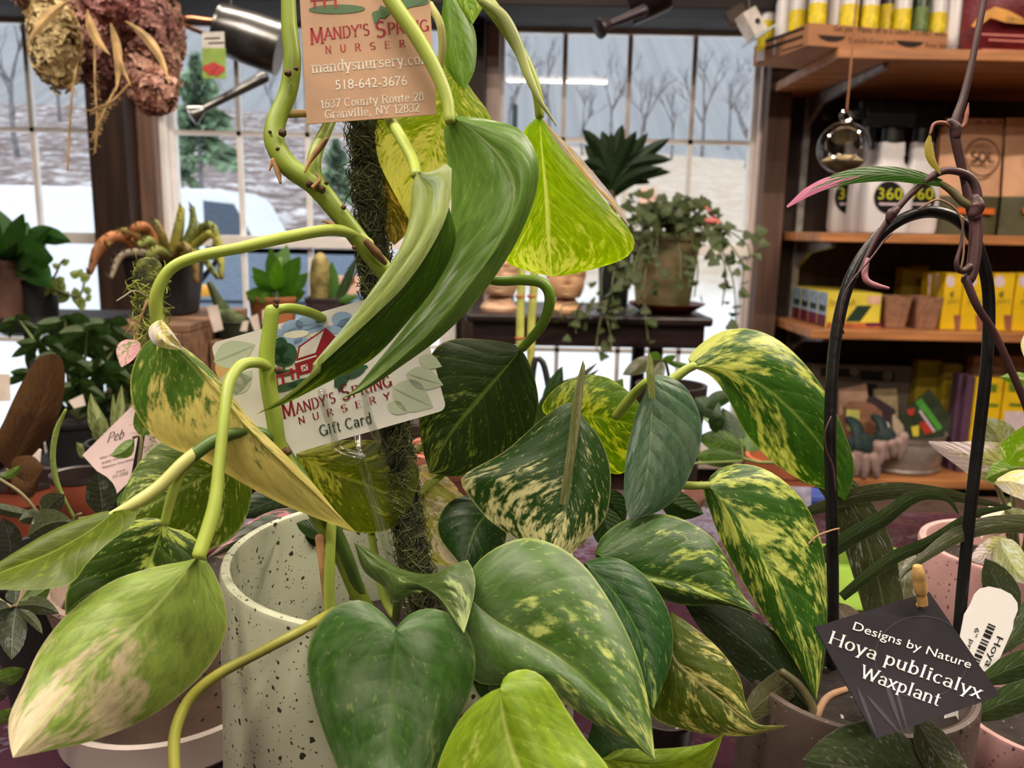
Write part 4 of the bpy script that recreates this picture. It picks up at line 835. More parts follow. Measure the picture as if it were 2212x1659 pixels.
# --- face planters
def face(cx, ychin, ybase, w_, Y, mat, label):
    c = WY(cx, ychin, Y); s = w_/F*Y; z0 = zt+.0005; t = thing('face_planter', (c.x, Y, z0), label, 'planter', 'face planters on the dark table')
    hz = c.z; b = MB(); n, mm = 40, 36; vs = []; H = s*1.35
    for i in range(mm+1):
        v = i/mm; z = hz-.02*s+H*v
        for j in range(n):
            a = 2*pi*j/n; x, y = cos(a), sin(a)        # y<0 faces the camera
            r = (.30+.2*sin(pi*min(1, v*1.3+.12))**.8) if v < .45 else .5*(1-.10*(v-.45)**2)
            px, py = x*r*s, y*r*s*1.12
            fr = max(0, -y)**2
            def bump(vx, vz, wx, wz, amt): return amt*s*math.exp(-((x*r-vx)/wx)**2-((v-vz)/wz)**2)*fr
            dy = bump(0, .42, .055, .09, -.15) + bump(0, .34, .08, .035, -.05) + bump(0, .22, .11, .028, -.055) + bump(0, .165, .10, .026, -.05) + bump(0, .195, .12, .01, .02) + bump(0, .06, .14, .06, -.07)
            dy += bump(.17, .5, .08, .045, .075) + bump(-.17, .5, .08, .045, .075) + bump(.17, .5, .05, .02, -.05) + bump(-.17, .5, .05, .02, -.05) + bump(.17, .59, .13, .03, -.04) + bump(-.17, .59, .13, .03, -.04)
            vs.append((c.x+px, Y+py+dy, z))
    b.add(vs, [(i*n+j, i*n+(j+1) % n, (i+1)*n+(j+1) % n, (i+1)*n+j) for i in range(mm) for j in range(n)]); b.build('head', mat, t)
    k = MB(); k.lathe([(.001, 0), (s*.46, 0), (s*.48, .01), (s*.40, (hz-z0)*.45), (s*.27, (hz-z0)*.85), (s*.27, hz-z0+.1*s)], (c.x, Y+.05*s, z0), 32); k.build('neck', mat, t)
    for sgn in (-1, 1): e = MB(); e.ball((c.x+sgn*s*.5, Y+.03*s, hz+H*.46), (.05*s, .09*s, .17*s)); e.build('ear', mat, t)
    q = MB(); q.disc((c.x, Y, hz+H*.93), s*.44, 24); q.build('soil', SOIL, t)
TERP = M('pale_terracotta', (222, 178, 146), .7, nz=(12, .1))
face(1078, 634, 664, 84, 2.52, TERP, 'pale clay face planter at the left end of the dark table'); face(1222, 640, 668, 78, 2.52, M('warm_clay', (216, 168, 128), .7, nz=(12, .1)), 'warm clay face planter in the middle, chin above the dark table')
# --- dracaena in a slim dark pot
dp = pxpot('slim_dark_pot', 1330, 520, 76, 672, 62, 2.70, M('dark_teal_glaze', (34, 42, 44), .3, nz=(10, .2)), 'slim dark glazed pot behind the ivy, holding the dracaena')
dr = thing('dracaena', W(1330, 540, 2.62), 'dark green dracaena with a rosette of strap leaves against the right window', 'plant')
pstem(dr, [(1330, 545, 2.62), (1326, 470, 2.62), (1320, 415, 2.62)], [9, 8, 8], M('dracaena_cane', (66, 56, 40), .7), 'cane')
SL = leafM((22, 40, 22), (46, 66, 34), .3, .4, .15, 4); rs = random.Random(4)
for tx, ty, w_, be in [(1258, 278, 28, 8), (1345, 268, 26, 0), (1400, 286, 26, -6), (1448, 298, 26, -8), (1452, 345, 26, -14), (1450, 372, 24, -18), (1256, 350, 30, 10), (1262, 312, 28, 8), (1300, 282, 26, 4), (1375, 282, 26, -4), (1425, 318, 26, -8), (1405, 395, 24, -14), (1290, 400, 24, 8), (1320, 285, 24, 2), (1272, 380, 24, 12), (1432, 362, 22, -12), (1360, 300, 24, -2), (1282, 296, 24, 6)]: qleaf(dr, (1320+rs.uniform(-5, 5), 415+rs.uniform(-40, 16)), (tx, ty), w_*1.15, (2.62, 2.62+rs.uniform(-.12, .12)), SL, be, STRAP, fold=.3)
# --- mottled pot with ivy
MOT = M('mottled_stoneware', (150, 128, 96), .7, nz=(9, .5), col2=(120, 124, 84), bump=(20, .3))
pp = pxpot('mottled_stoneware_pot', 1440, 480, 158, 652, 116, 2.56, MOT, 'large mottled stoneware pot of ivy near the right end of the dark table')
b = MB(); c = W(1440, 652, 2.56); b.lathe([(.001, 0), (.075, 0), (.115, .026), (.118, .03), (.11, .03), (.07, .004), (.001, .004)], (c.x, c.y, zt+.0005), 36); tag(b.build('plant_saucer', M('red_clay_saucer', (116, 48, 32), .5)), 'red brown clay saucer under the mottled ivy pot', 'saucer')
pp.location.z = zt+.006
iv = thing('ivy', W(1440, 480, 2.56), 'trailing ivy spilling from the mottled pot over the dark table edge', 'plant')
im = leaf_mesh('ivy_leaf', [.35, .9, 1.1, .75, .85, .45, .5, .2, 0], .034, .034, IVYL, .1, .1, 8, 2)
rs = random.Random(11); runs = []
for i in range(34): runs.append([(1440+rs.uniform(-50, 50), 485, 2.56), (1440+rs.uniform(-85, 85), 455+rs.uniform(-20, 20), 2.5+rs.uniform(-.1, .1)), (1445+rs.uniform(-95, 110), 470+rs.uniform(-45, 30), 2.45+rs.uniform(-.15, .15))])
for ex, ey in ((1500, 640), (1420, 640), (1380, 660), (1590, 700), (1600, 640), (1560, 660), (1540, 560), (1620, 560), (1330, 700), (1400, 735), (1470, 610), (1300, 660), (1640, 540)): runs.append([(1440+rs.uniform(-60, 60), 480, 2.5), (1440+(ex-1440)*.6, 490, 2.43), (ex+rs.uniform(-10, 10), (490+ey)/2, 2.38), (ex, ey, 2.37)])
for ex, ey in ((1215, 690), (1245, 720), (1290, 760), (1320, 760), (1275, 690)): runs.append([(1400, 490, 2.5), (1360, 600, 2.42), (1310, 650, 2.38), (ex, ey-30, 2.37), (ex, ey, 2.36)])
VST = M('ivy_runner', (92, 96, 60), .7); spots_ = []
for r_ in runs:
    if len(r_) > 3: pstem(iv, r_, 1.6, VST, 'runner')
    P = cat([W(*q) for q in r_], 12 if len(r_) > 3 else 7)
    for q in P[1:]: spots_.append((q+V((rs.uniform(-1, 1), rs.uniform(-1, .3), rs.uniform(-1, 1)))*.02, rdir(-.6, .3), rs.uniform(.6, 1.25)))
spots_.sort(key=lambda s_: (s_[0]-C0).length)
for p_, d_, s_ in spots_[:100]: put(im, p_, d_, V((0, -1, .6)), s_, iv)
b = MB()
for p_, d_, s_ in spots_[100:]:
    X_ = d_.normalized(); Z_ = V((0, -1, .6)); Z_ = (Z_-X_*Z_.dot(X_)).normalized(); Y_ = Z_.cross(X_); b.add([p_+(X_*v.co.x+Y_*v.co.y+Z_*v.co.z)*s_ for v in im.vertices], [tuple(f.vertices) for f in im.polygons], [(0.5, .5)]*len(im.vertices))
tag(b.build('ivy_foliage', IVYL, iv), kind='stuff')
# --- upright shoots, price tags, flamingo
t = thing('price_tag', W(1398, 425, 2.5), 'pale pink price tag on a stick before the dracaena leaves', 'tag'); b = MB(); b.sm = False; b.slab([W(x, y, 2.5) for x, y in ((1379, 408), (1418, 405), (1417, 434), (1400, 446), (1382, 438))], V((0, -1, 0)), .004); b.build('tag_card', M('blush_card', (222, 186, 172), .6), t)
b = MB(); b.tube([W(1400, 440, 2.503), W(1402, 500, 2.503)], .0025, 6, 2); b.build('stick', VST, t)
b = MB(); b.sm = False; pl = Plane(W(1379, 408, 2.497), W(1418, 405, 2.497), W(1400, 446, 2.497))
for q in ([(1386, 414), (1396, 413), (1396, 417), (1386, 418)], [(1400, 413), (1411, 412), (1411, 416), (1400, 417)], [(1390, 424), (1408, 423), (1408, 427), (1390, 428)]): shape(b, q, pl, .0005)
b.build('price_print', M('rose_ink', (176, 108, 100), .6), t)
t = thing('flamingo_pick', W(1550, 480, 2.45), 'small pink flamingo ornament stuck into the ivy pot', 'ornament'); PK = M('flamingo_pink', (222, 120, 116), .5)
b = MB(); b.ball(W(1535, 478, 2.45), (.028, .016, .011)); b.ball(W(1552, 486, 2.45), (.014, .012, .012)); b.build('body', PK, t); b = MB(); b.tube([W(1522, 444, 2.45), W(1532, 456, 2.45), W(1545, 472, 2.45), W(1552, 484, 2.45), W(1568, 490, 2.45)], [.003, .004, .005, .006, .003], 7, 14); b.build('neck', PK, t); b = MB(); b.tube([W(1540, 486, 2.45), W(1538, 560, 2.45)], .002, 5, 2); b.build('stick', STEEL, t)
# --- two yellow green bamboo canes
t = thing('bamboo_canes', W(1140, 890, 1.2), 'two slim yellow green bamboo canes before the dark table', 'plant'); CANE = M('yellow_green_cane', (170, 172, 84), .45, nz=(30, .2))
for x0_, x1_ in ((1122, 1130), (1146, 1158)): 
    c = pstem(t, [(x0_, 890, 1.2), (x0_+2, 700, 1.2), (x1_-4, 600, 1.2), (x1_-6, 470, 1.2)], [9, 9, 9, 8], CANE, 'cane')
    for yy in (560, 640, 730): k = MB(); q = W(x0_+1+(x1_-6-x0_)*(760-yy)/300, yy, 1.2); k.lathe([(.0068, -.002), (.0078, 0), (.0068, .002)], q, 10); k.build('cane_node', M('rusty_node', (176, 92, 50), .6), c)
for tx, ty, be in ((1100, 420, 10), (1175, 430, -10), (1135, 400, 3)): qleaf(t, (1140, 480), (tx, ty), 22, 1.2, MIDLEAF, be, LANCE)
# --- bench at the left back: crates, cacti, kalanchoe
CRW = M('aged_crate_wood', (128, 96, 74), .7, nz=(8, .25), stretch=(.8, 6, 6)); zcr = W(340, 690, 1.5).z
LB = thing('back_plant_bench', (-.37, 1.75, 0), 'dark low plant bench carrying the wooden crates, mostly hidden', 'bench'); zlb = W(340, 880, 1.5).z
b = MB(); b.sm = False; b.bx(-.765, .02, 1.36, 2.1, zlb-.03, zlb); b.build('bench_top', WOOD_D, LB)
for x in (-.72, -.03):
    for y in (1.42, 2.04): m = MB(); m.sm = False; m.bx(x-.03, x+.03, y-.03, y+.03, 0, zlb-.031); m.build('leg', WOOD_D, LB)
def crate(x0_, x1_, y0_, y1_, ztop, label):
    t = thing('wooden_crate', ((x0_+x1_)/2, (y0_+y1_)/2, zlb+.0005), label, 'crate', 'upturned crates on the back bench'); th = .014
    for nm, a in (('top_board', (x0_, x1_, y0_, y1_, ztop-th, ztop)), ('side_board', (x0_, x0_+th, y0_, y1_, zlb+.001, ztop-th-.0005)), ('side_board', (x1_-th, x1_, y0_, y1_, zlb+.001, ztop-th-.0005)), ('back_board', (x0_+th, x1_-th, y1_-th, y1_, zlb+.001, ztop-th-.0005)), ('front_rail', (x0_+th, x1_-th, y0_, y0_+th, ztop-th-.022, ztop-th-.0005))):
        b = MB(); b.sm = False; b.bx(*a); b.build(nm, CRW, t, bevel=.002)
    return t
cx0, cx1 = WY(226, 700, 1.42).x, WY(408, 700, 1.42).x; crate(cx0, cx1, 1.42, 1.74, zcr, 'open fronted wooden crate carrying the black pot of stapelia')
cz2 = W(590, 726, 1.6).z; cx2, cx3 = WY(452, 740, 1.5).x, WY(770, 740, 1.5).x; crate(cx2, cx3, 1.5, 1.76, cz2, 'second wooden crate behind the gift card, carrying cacti and kalanchoe')
bp_ = pxpot('black_nursery_pot', 355, 552, 150, 690, 112, 1.58, M('matt_black_pot', (26, 26, 28), .6), 'black square nursery pot on the open fronted crate', sq=6)
bp_.location.z = zcr+.001
b = MB(); q = W(355, 560, 1.58); r = 70/F*1.58; b.lathe([(r*.8, -.03), (r*.93, .0), (r*.93, .012), (r*.85, .012), (r*.8, -.02)], q, 32); b.build('clay_liner', M('orange_clay', (168, 80, 46), .7), bp_)
st_ = thing('stapelia', W(355, 565, 1.58), 'sprawling orange and green spiny succulent in the black square pot', 'plant'); OG = M('orange_green_stem', (150, 110, 56), .6, nz=(22, .3), col2=(110, 116, 58)); GS = M('olive_stem', (92, 110, 56), .6, nz=(22, .3), col2=(140, 146, 76)); YS = M('yellow_stem', (160, 160, 72), .6, nz=(22, .2)); RU = M('rusty_stem', (156, 100, 60), .6, nz=(22, .3)); GRYS = M('grey_dry_stem', (150, 138, 120), .7)
for pts, r_, m_ in [([(320, 560, 1.55), (260, 510, 1.5), (215, 535, 1.48), (194, 590, 1.47)], [9, 11, 13, 6], RU), ([(330, 555, 1.55), (290, 505, 1.5), (255, 505, 1.5), (232, 530, 1.48)], [9, 9, 9, 5], OG), ([(350, 555, 1.55), (320, 500, 1.52), (300, 490, 1.5), (275, 510, 1.5)], [9, 12, 12, 8], RU), ([(370, 550, 1.56), (385, 500, 1.55), (392, 450, 1.55)], [10, 12, 7], YS), ([(385, 550, 1.56), (415, 500, 1.55), (416, 448, 1.55)], [10, 12, 5], GS), ([(390, 550, 1.55), (440, 490, 1.52), (465, 500, 1.5), (468, 560, 1.5)], [9, 10, 9, 6], GS), ([(395, 555, 1.55), (455, 505, 1.5), (475, 540, 1.5), (478, 600, 1.49)], [9, 9, 9, 6], YS), ([(380, 560, 1.52), (430, 545, 1.48), (452, 575, 1.47), (470, 600, 1.47)], [8, 8, 8, 5], GS), ([(345, 560, 1.52), (300, 545, 1.48), (260, 555, 1.47), (240, 600, 1.46)], [8, 8, 7, 4], GRYS), ([(360, 555, 1.54), (350, 510, 1.5), (335, 480, 1.5)], [9, 10, 8], OG), ([(365, 560, 1.52), (340, 540, 1.46), (320, 555, 1.45)], [10, 11, 9], GS), ([(375, 560, 1.52), (395, 530, 1.46), (420, 560, 1.45), (425, 610, 1.45)], [8, 9, 9, 5], OG), ([(345, 560, 1.53), (325, 520, 1.48), (300, 530, 1.46)], [9, 10, 7], GS)]:
    s = pstem(st_, pts, r_, m_, 'fleshy_stem', 14); P = cat([W(*q) for q in pts], 9); b = MB()
    for q in P[1:]: b.add([q+V((-.004, -.004, .0)), q+V((.004, -.004, 0)), q+V((rnd(-.006, .006), -.012, .012))], [(0, 1, 2)])
    b.build('spines', m_, s)
CACT = M('cactus_green', (70, 84, 50), .7, nz=(40, .3), bump=(60, .6)); CACT2 = M('tan_cactus', (134, 122, 72), .7, nz=(50, .3), bump=(90, .7))
cp = pxpot('cactus_pot', 520, 690, 110, 727, 96, 1.57, M('dark_green_pot', (42, 50, 40), .6), 'low dark pot of cacti with white plant labels on the second crate')
ct = thing('opuntia_cactus', W(510, 690, 1.57), 'dusky green paddle cactus with one long leaning arm', 'cactus')
pstem(ct, [(488, 694, 1.57), (475, 660, 1.57), (452, 612, 1.56)], [11, 12, 6], CACT, 'long_arm'); pstem(ct, [(500, 700, 1.57), (492, 675, 1.57), (486, 655, 1.57)], [9, 9, 5], CACT, 'short_arm')
for x, y, r_ in ((495, 690, 22), (515, 700, 20), (478, 685, 15)): b = MB(); rr = r_/F*1.57; b.ball(W(x, y, 1.55), (rr, rr*.6, rr*1.1)); b.build('pad', CACT, ct)
PL = M('plant_label_white', (222, 208, 198), .5)
for q, lab in (([(446, 662), (470, 658), (482, 712), (462, 718)], 'white plant label leaning on the paddle cactus'), ([(518, 715), (524, 695), (537, 692), (533, 716)], 'small pinkish white plant label right of the cactus'), ([(538, 686), (556, 678), (562, 712), (550, 716)], 'small white plant label before the clay pot'), ([(566, 670), (573, 668), (574, 700), (567, 702)], 'narrow white plant label at the clay pot side')):
    b = MB(); b.sm = False; a = [W(x, y, 1.50) for x, y in q]; b.slab(a, V((0, -1, 0)), .0015); tag(b.build('plant_label', PL), lab, 'plant label', 'white labels among the cacti')
kp = pxpot('clay_pot', 590, 642, 106, 728, 82, 1.6, M('ochre_clay', (176, 112, 70), .7, nz=(12, .15)), 'orange clay pot of kalanchoe on the second crate')  # pot body in one even orange clay colour
kl = thing('kalanchoe', W(590, 645, 1.6), 'bright green broad leaved kalanchoe in the orange clay pot', 'plant')
for b_, t_, w_, dd in [((600, 640), (585, 535), 34, 1.58), ((605, 620), (648, 555), 40, 1.57), ((600, 610), (620, 530), 36, 1.62), ((595, 620), (545, 578), 30, 1.55), ((595, 630), (545, 596), 24, 1.54), ((590, 640), (530, 632), 36, 1.53), ((600, 640), (640, 610), 36, 1.56), ((610, 640), (665, 590), 34, 1.6), ((615, 640), (660, 630), 28, 1.58), ((600, 630), (600, 560), 30, 1.5), ((590, 640), (560, 650), 24, 1.52), ((610, 620), (600, 545), 28, 1.64), ((725, 595), (712, 566), 30, 1.62)][:12]: qleaf(kl, b_, t_, w_, (1.6, dd), MIDLEAF, rnd(-4, 4), ROUND)
pstem(kl, [(597, 648, 1.6), (602, 610, 1.6), (605, 560, 1.6)], 6, M('kalanchoe_stem', (110, 140, 80), .5))
cp2 = pxpot('dark_square_pot', 710, 645, 90, 728, 80, 1.62, M('dark_square_glaze', (58, 50, 56), .5), 'dark square pot of the column cactus on the second crate', sq=6)
b = MB(); q = W(694, 660, 1.62); b.lathe([(.016, 0), (.021, .02), (.021, .06), (.016, .088), (.008, .1), (.001, .103)], q, 16); tag(b.build('column_cactus', CACT2), 'fuzzy tan green column cactus beside the kalanchoe', 'cactus')
for p_ in (cp, kp, cp2): p_.location.z = cz2+.001
t = thing('pink_sign', W(742, 617, 1.66), 'pale pink card sign with brown round emblem behind the moss pole', 'sign'); b = MB(); b.sm = False; b.slab([W(x, y, 1.66) for x, y in ((702, 596), (778, 594), (776, 636), (704, 634))], V((0, -1, 0)), .003); b.build('sign_card', M('blush_card', (222, 186, 172), .6), t)
b = MB(); shape(b, oval(757, 608, 10, 8), Plane(W(702, 596, 1.66), W(778, 594, 1.66), W(704, 634, 1.66)), .0006); b.build('emblem', M('brown_emblem', (150, 84, 56), .6), t); b = MB(); b.tube([W(740, 634, 1.662), W(740, 720, 1.662)], .003, 6, 2); b.build('stick', CRW, t)
sp_ = thing('seedling', W(722, 652, 1.62), 'small bright leaved seedling beside the column cactus', 'plant'); qleaf(sp_, (722, 650), (716, 565), 26, 1.6, MIDLEAF, 0, ROUND); qleaf(sp_, (725, 655), (765, 562), 22, 1.58, DKLEAF, 4, ROUND); qleaf(sp_, (725, 650), (775, 640), 18, 1.58, MIDLEAF, 0)
# --- black wire stand with begonia at far left
BLKM = M('black_iron', (20, 20, 22), .5); zs = W(80, 690, 1.55).z
sx0, sx1 = WY(-70, 690, 1.5).x, WY(168, 690, 1.5).x; t = thing('plant_stand', ((sx0+sx1)/2, 1.62, 0), 'black iron plant stand at the far left before the window', 'stand')
b = MB(); b.sm = False; b.bx(sx0, sx1, 1.48, 1.76, zs-.018, zs-.002); b.build('upper_tier', BLKM, t); b = MB(); b.sm = False; b.bx(sx0, sx1, 1.48, 1.76, zs-.32, zs-.305); b.build('lower_tier', BLKM, t)
for x in (sx0+.02, sx0+.11, sx1-.02):
    for y in (1.5, 1.74): m = MB(); m.tube([(x, y, 0), (x, y, zs-.019)], .009, 8, 2); m.build('leg', BLKM, t)
bg_ = pxpot('brown_ribbed_pot', 8, 562, 76, 689, 66, 1.58, M('brown_ribbed_clay', (98, 68, 56), .7, nz=(14, .2)), 'brown ribbed pot of the begonia on the black stand')
be_ = thing('begonia', W(10, 565, 1.58), 'dark glossy leaved begonia spreading at the left frame edge', 'plant'); DG = leafM((36, 70, 32), (52, 90, 48), .3, .3, .2, 4)
for b_, t_, w_, dd in [((10, 560), (50, 462), 46, 1.55), ((10, 560), (110, 492), 40, 1.55), ((60, 500), (152, 522), 38, 1.55), ((10, 560), (-10, 450), 60, 1.6), ((30, 550), (115, 560), 66, 1.5), ((40, 540), (112, 620), 60, 1.48), ((10, 560), (40, 520), 60, 1.5), ((0, 560), (-30, 540), 60, 1.5), ((20, 560), (60, 480), 50, 1.65), ((20, 560), (85, 590), 50, 1.52), ((10, 565), (20, 500), 50, 1.45), ((20, 560), (100, 520), 46, 1.6), ((0, 560), (10, 480), 46, 1.66), ((25, 560), (70, 555), 40, 1.46)]: qleaf(be_, b_, t_, w_, (1.58, dd), DG, rnd(-8, 8), ROUND, fold=.25)
vn = thing('variegated_vine', W(110, 660, 1.6), 'pale variegated vine climbing in front of the left window glass', 'plant'); bv = pxpot('black_round_pot', 80, 602, 86, 689, 72, 1.62, M('matt_black_pot', (26, 26, 28), .6), 'black round pot beside the brown ribbed one on the stand')
pstem(vn, [(85, 612, 1.62), (115, 600, 1.6), (130, 570, 1.6), (140, 560, 1.6)], 2.5, VST); pstem(vn, [(85, 612, 1.62), (130, 630, 1.6), (170, 640, 1.6), (185, 600, 1.62)], 2.5, VST)
for b_, t_, w_ in [((130, 580), (112, 570), 14), ((135, 575), (150, 560), 14), ((118, 610), (140, 600), 20), ((120, 640), (112, 600), 20), ((130, 640), (138, 606), 22), ((150, 630), (128, 655), 24), ((160, 620), (165, 660), 24), ((170, 600), (150, 588), 20), ((175, 610), (195, 590), 22), ((180, 630), (198, 625), 20), ((176, 640), (180, 672), 22), ((165, 600), (178, 580), 16), ((105, 620), (90, 640), 20), ((185, 640), (196, 650), 18)]: qleaf(vn, b_, t_, w_, 1.6, VARL, rnd(-3, 3))
# --- schefflera mass, lower left
sf = thing('schefflera', W(170, 900, 1.25), 'dense dark schefflera with hand shaped leaf whorls at the left', 'plant'); sfp = pxpot('schefflera_pot', 170, 900, 150, 1010, 120, 1.25, M('matt_black_pot', (26, 26, 28), .6), 'black pot low at the left holding the schefflera')
sb = thing('low_black_stool', (sfp.location.x, sfp.location.y, 0), 'black stool carrying the schefflera pot', 'stool'); zz = sfp.location.z
b = MB(); b.lathe([(.001, zz-.03), (.11, zz-.03), (.11, zz-.001), (.001, zz-.001)], (sfp.location.x, sfp.location.y, 0), 28); b.build('seat', BLKM, sb)
for k in range(3): m = MB(); a = k*2.1; m.tube([(sfp.location.x+cos(a)*.08, sfp.location.y+sin(a)*.08, zz-.031), (sfp.location.x+cos(a)*.12, sfp.location.y+sin(a)*.12, 0)], .011, 8, 2); m.build('leg', BLKM, sb)
rs = random.Random(3)
for i, (hx, hy, dd, L_) in enumerate([(140, 690, 1.25, 72), (85, 735, 1.2, 62), (190, 715, 1.22, 78), (235, 700, 1.3, 70), (130, 770, 1.15, 70), (215, 790, 1.18, 76), (165, 830, 1.12, 66), (260, 800, 1.25, 66), (70, 800, 1.25, 60), (120, 850, 1.18, 60), (235, 860, 1.2, 62), (160, 750, 1.3, 70), (250, 750, 1.35, 60), (40, 690, 1.3, 46), (275, 850, 1.3, 50)]):
    pstem(sf, [(170, 905, 1.25), ((170+hx)/2+rs.uniform(-15, 15), (905+hy)/2, 1.25), (hx, hy, dd)], [4, 3, 2.5], M('schefflera_stem', (92, 104, 62), .6), 'petiole')
    for k in range(7):
        a = 2*pi*(k+.3*rs.random())/7; tx, ty = hx+cos(a)*L_*(.9+.2*rs.random()), hy+sin(a)*L_*.55+L_*.42; qleaf(sf, (hx, hy), (tx, ty), L_*.36, (dd, dd+.05*sin(a)), DKLEAF2 if k % 4 == 0 else DKLEAF, rs.uniform(-6, 6), OVAL, n=6, m=1, fold=.2)
# --- cream striped leaves, white tags at left
ag = thing('aglaonema', W(250, 950, .72), 'upright cream and grey green leaves behind the peperomia tag', 'plant'); AG = leafM((112, 128, 92), (176, 190, 120), .45, .45, .25, 3); agp = pxpot('low_black_pot', 255, 952, 130, 1137, 110, .72, M('matt_black_pot', (26, 26, 28), .6), 'black pot behind the peperomia tag holding the cream striped plant')
for b_, t_, w_, be in [((240, 960), (196, 848), 40, -10), ((255, 960), (263, 830), 26, 0), ((250, 960), (244, 850), 18, 0), ((275, 960), (290, 850), 30, 4), ((225, 960), (215, 900), 34, -6), ((262, 960), (310, 880), 30, 6), ((200, 985), (165, 955), 30, -4)]: qleaf(ag, b_, t_, w_, (.72, .71), AG, be, LANCE, fold=.3)
for q, d, lab in (([(-30, 808), (20, 808), (22, 866), (-30, 870)], 1.05, 'white square tag cut by the left frame edge'), ([(148, 866), (178, 852), (184, 876), (160, 882)], 1.05, 'small torn white tag in the schefflera leaves'), ([(42, 975), (58, 964), (88, 972), (86, 996), (70, 1060), (56, 1060), (44, 990)], .69, 'white curved label in the brown rubber plant pot')):
    b = MB(); b.sm = False; a = [W(x, y, d) for x, y in q]; b.slab(a, V((0, -1, 0)), .0012); tag(b.build('plant_label', PL), lab, 'plant label', 'white labels at the left')
# --- dried hydrangea bunch hanging from the beam
hy = thing('dried_hydrangea_bunch', W(230, -40, 1.15), 'bunch of dried tan and mauve hydrangea heads hanging upside down from the beam', 'dried flowers')
def hcol(n_, a, c): return M(n_, a, .85, nz=(70, .2), col2=c, tr=.15)
HT = hcol('tan_florets', (176, 152, 104), (236, 216, 166)); HM = hcol('mauve_florets', (140, 96, 94), (200, 150, 142)); HP = hcol('pink_florets', (184, 122, 120), (232, 180, 172)); HB = hcol('umber_florets', (136, 100, 86), (196, 154, 134)); HK = hcol('rose_tan_florets', (180, 132, 118), (232, 188, 168))
rs = random.Random(21)
def head(cx, cy, rx, ry, d, mat, n_, rot=0):
    b = MB(); c = W(cx, cy, d); rx, ry = rx/F*d, ry/F*d; cr_, sr = cos(RD(rot)), sin(RD(rot))
    for i in range(n_):
        q = rdir(-1, 1); u = q.x*rx, q.z*ry; p = c+V((u[0]*cr_-u[1]*sr, q.y*rx*.8, u[0]*sr+u[1]*cr_))*rs.uniform(.82, 1.05); nn = (q+rdir(-1, 1)*.5).normalized(); X_ = nn.orthogonal().normalized(); Y_ = nn.cross(X_); s = rs.uniform(.0045, .0085); a0 = rs.uniform(0, 2)
        for k in range(4):
            a = a0+k*pi/2; e1 = X_*cos(a)+Y_*sin(a); e2 = nn.cross(e1); b.add([p, p+e1*s*.7+e2*s*.55+nn*s*.3, p+e1*s*1.25+nn*s*.15, p+e1*s*.7-e2*s*.55+nn*s*.3], [(0, 1, 2, 3)])
    o = b.build('flower_head', mat, hy); k = MB(); k.ball(c, (rx*.75, rx*.6, ry*.78), 14, 10); k.build('head_core', M('dark_dry_stalks', (70, 50, 40), .9, nz=(40, .4)), o)
head(118, 90, 50, 100, 1.12, HT, 520, 4); head(90, -10, 55, 45, 1.18, HB, 240); head(240, -5, 62, 52, 1.08, HP, 420); head(300, 70, 70, 110, 1.16, HM, 620, 8); head(225, 115, 62, 95, 1.2, HM, 480); head(345, 60, 48, 95, 1.2, HB, 460, 6); head(338, 200, 40, 44, 1.14, HK, 260, -15); head(305, 165, 48, 55, 1.15, HK, 260, 20); head(350, 150, 36, 70, 1.17, HB, 220); head(160, 20, 50, 60, 1.2, HB, 260)
STRAW = M('straw_leaf', (176, 146, 98), .8, nz=(40, .2), tr=.2)
for b_, t_, w_, be in [((188, 20), (240, 120), 22, 12), ((240, 50), (250, 200), 20, -10), ((270, 45), (365, 185), 20, -20), ((238, 50), (285, 190), 12, 6), ((150, 0), (58, 100), 26, 10)]: qleaf(hy, b_, t_, w_, (1.06, 1.02), STRAW, be, LANCE, 'dry_leaf', fold=.4)
for pts in ([(176, 70, 1.15), (168, 130, 1.12), (155, 210, 1.1), (146, 366, 1.1)], [(205, 80, 1.15), (205, 180, 1.1), (210, 260, 1.1), (205, 330, 1.1)], [(250, 190, 1.1), (225, 240, 1.08), (200, 300, 1.08)], [(280, 180, 1.1), (240, 220, 1.08), (195, 240, 1.08)]):
    s = pstem(hy, pts, 2.2, STRAW, 'dry_stalk'); P = cat([W(*q) for q in pts], 40); b = MB()
    for q in P[16:]:
        for k in range(3): d_ = rdir(-1, .2); b.add([q, q+d_*.006+V((0, 0, .001)), q+d_*.008], [(0, 1, 2)])
    b.build('seed_husks', STRAW, s)
b = MB(); b.tube([W(230, -40, 1.15), V((W(230, -40, 1.15).x, W(230, -40, 1.15).y, 2.8))], .0015, 5, 2); tag(b.build('hanging_string', STRAW), 'string holding the dried hydrangea bunch', 'string')
# --- umbrella plant, pots and packs between the bench and the shelves
EYE = thing('shelf_side_table', (.52, 1.08, 0), 'dark table behind the bench at the right, below the wall shelves', 'table'); zk = .95
b = MB(); b.sm = False; b.bx(-.25, 1.3, .84, 1.32, zk-.1, zk-.07); b.build('table_top', WOOD_D, EYE)
for x in (-.2, 1.24):
    for y in (.9, 1.26): m = MB(); m.sm = False; m.bx(x-.03, x+.03, y-.03, y+.03, 0, zk-.101); m.build('leg', WOOD_D, EYE)
zk -= .0695
def onpot(name, cx, ytop, wtop, d, mat, label, wbot=None, sq=0):
    top = W(cx, ytop, d); r1 = wtop/2/F*d; t = thing(name, (top.x, top.y, zk), label, 'pot'); H = top.z-zk; r0 = (wbot or wtop*.8)/2/F*d; b = MB()
    b.lathe([(.001, 0), (r0, 0), (r0+(r1-r0)*.85, H*.85), (r1, H*.86), (r1*1.03, H), (r1*.92, H), (r0*.9, .01), (.001, .01)], (top.x, top.y, zk), 36, sq=sq); b.build('pot_body', mat, t)
    s = MB(); s.disc((top.x, top.y, zk+H*.86), r1*.9, 20); s.build('soil', SOIL, t); return t
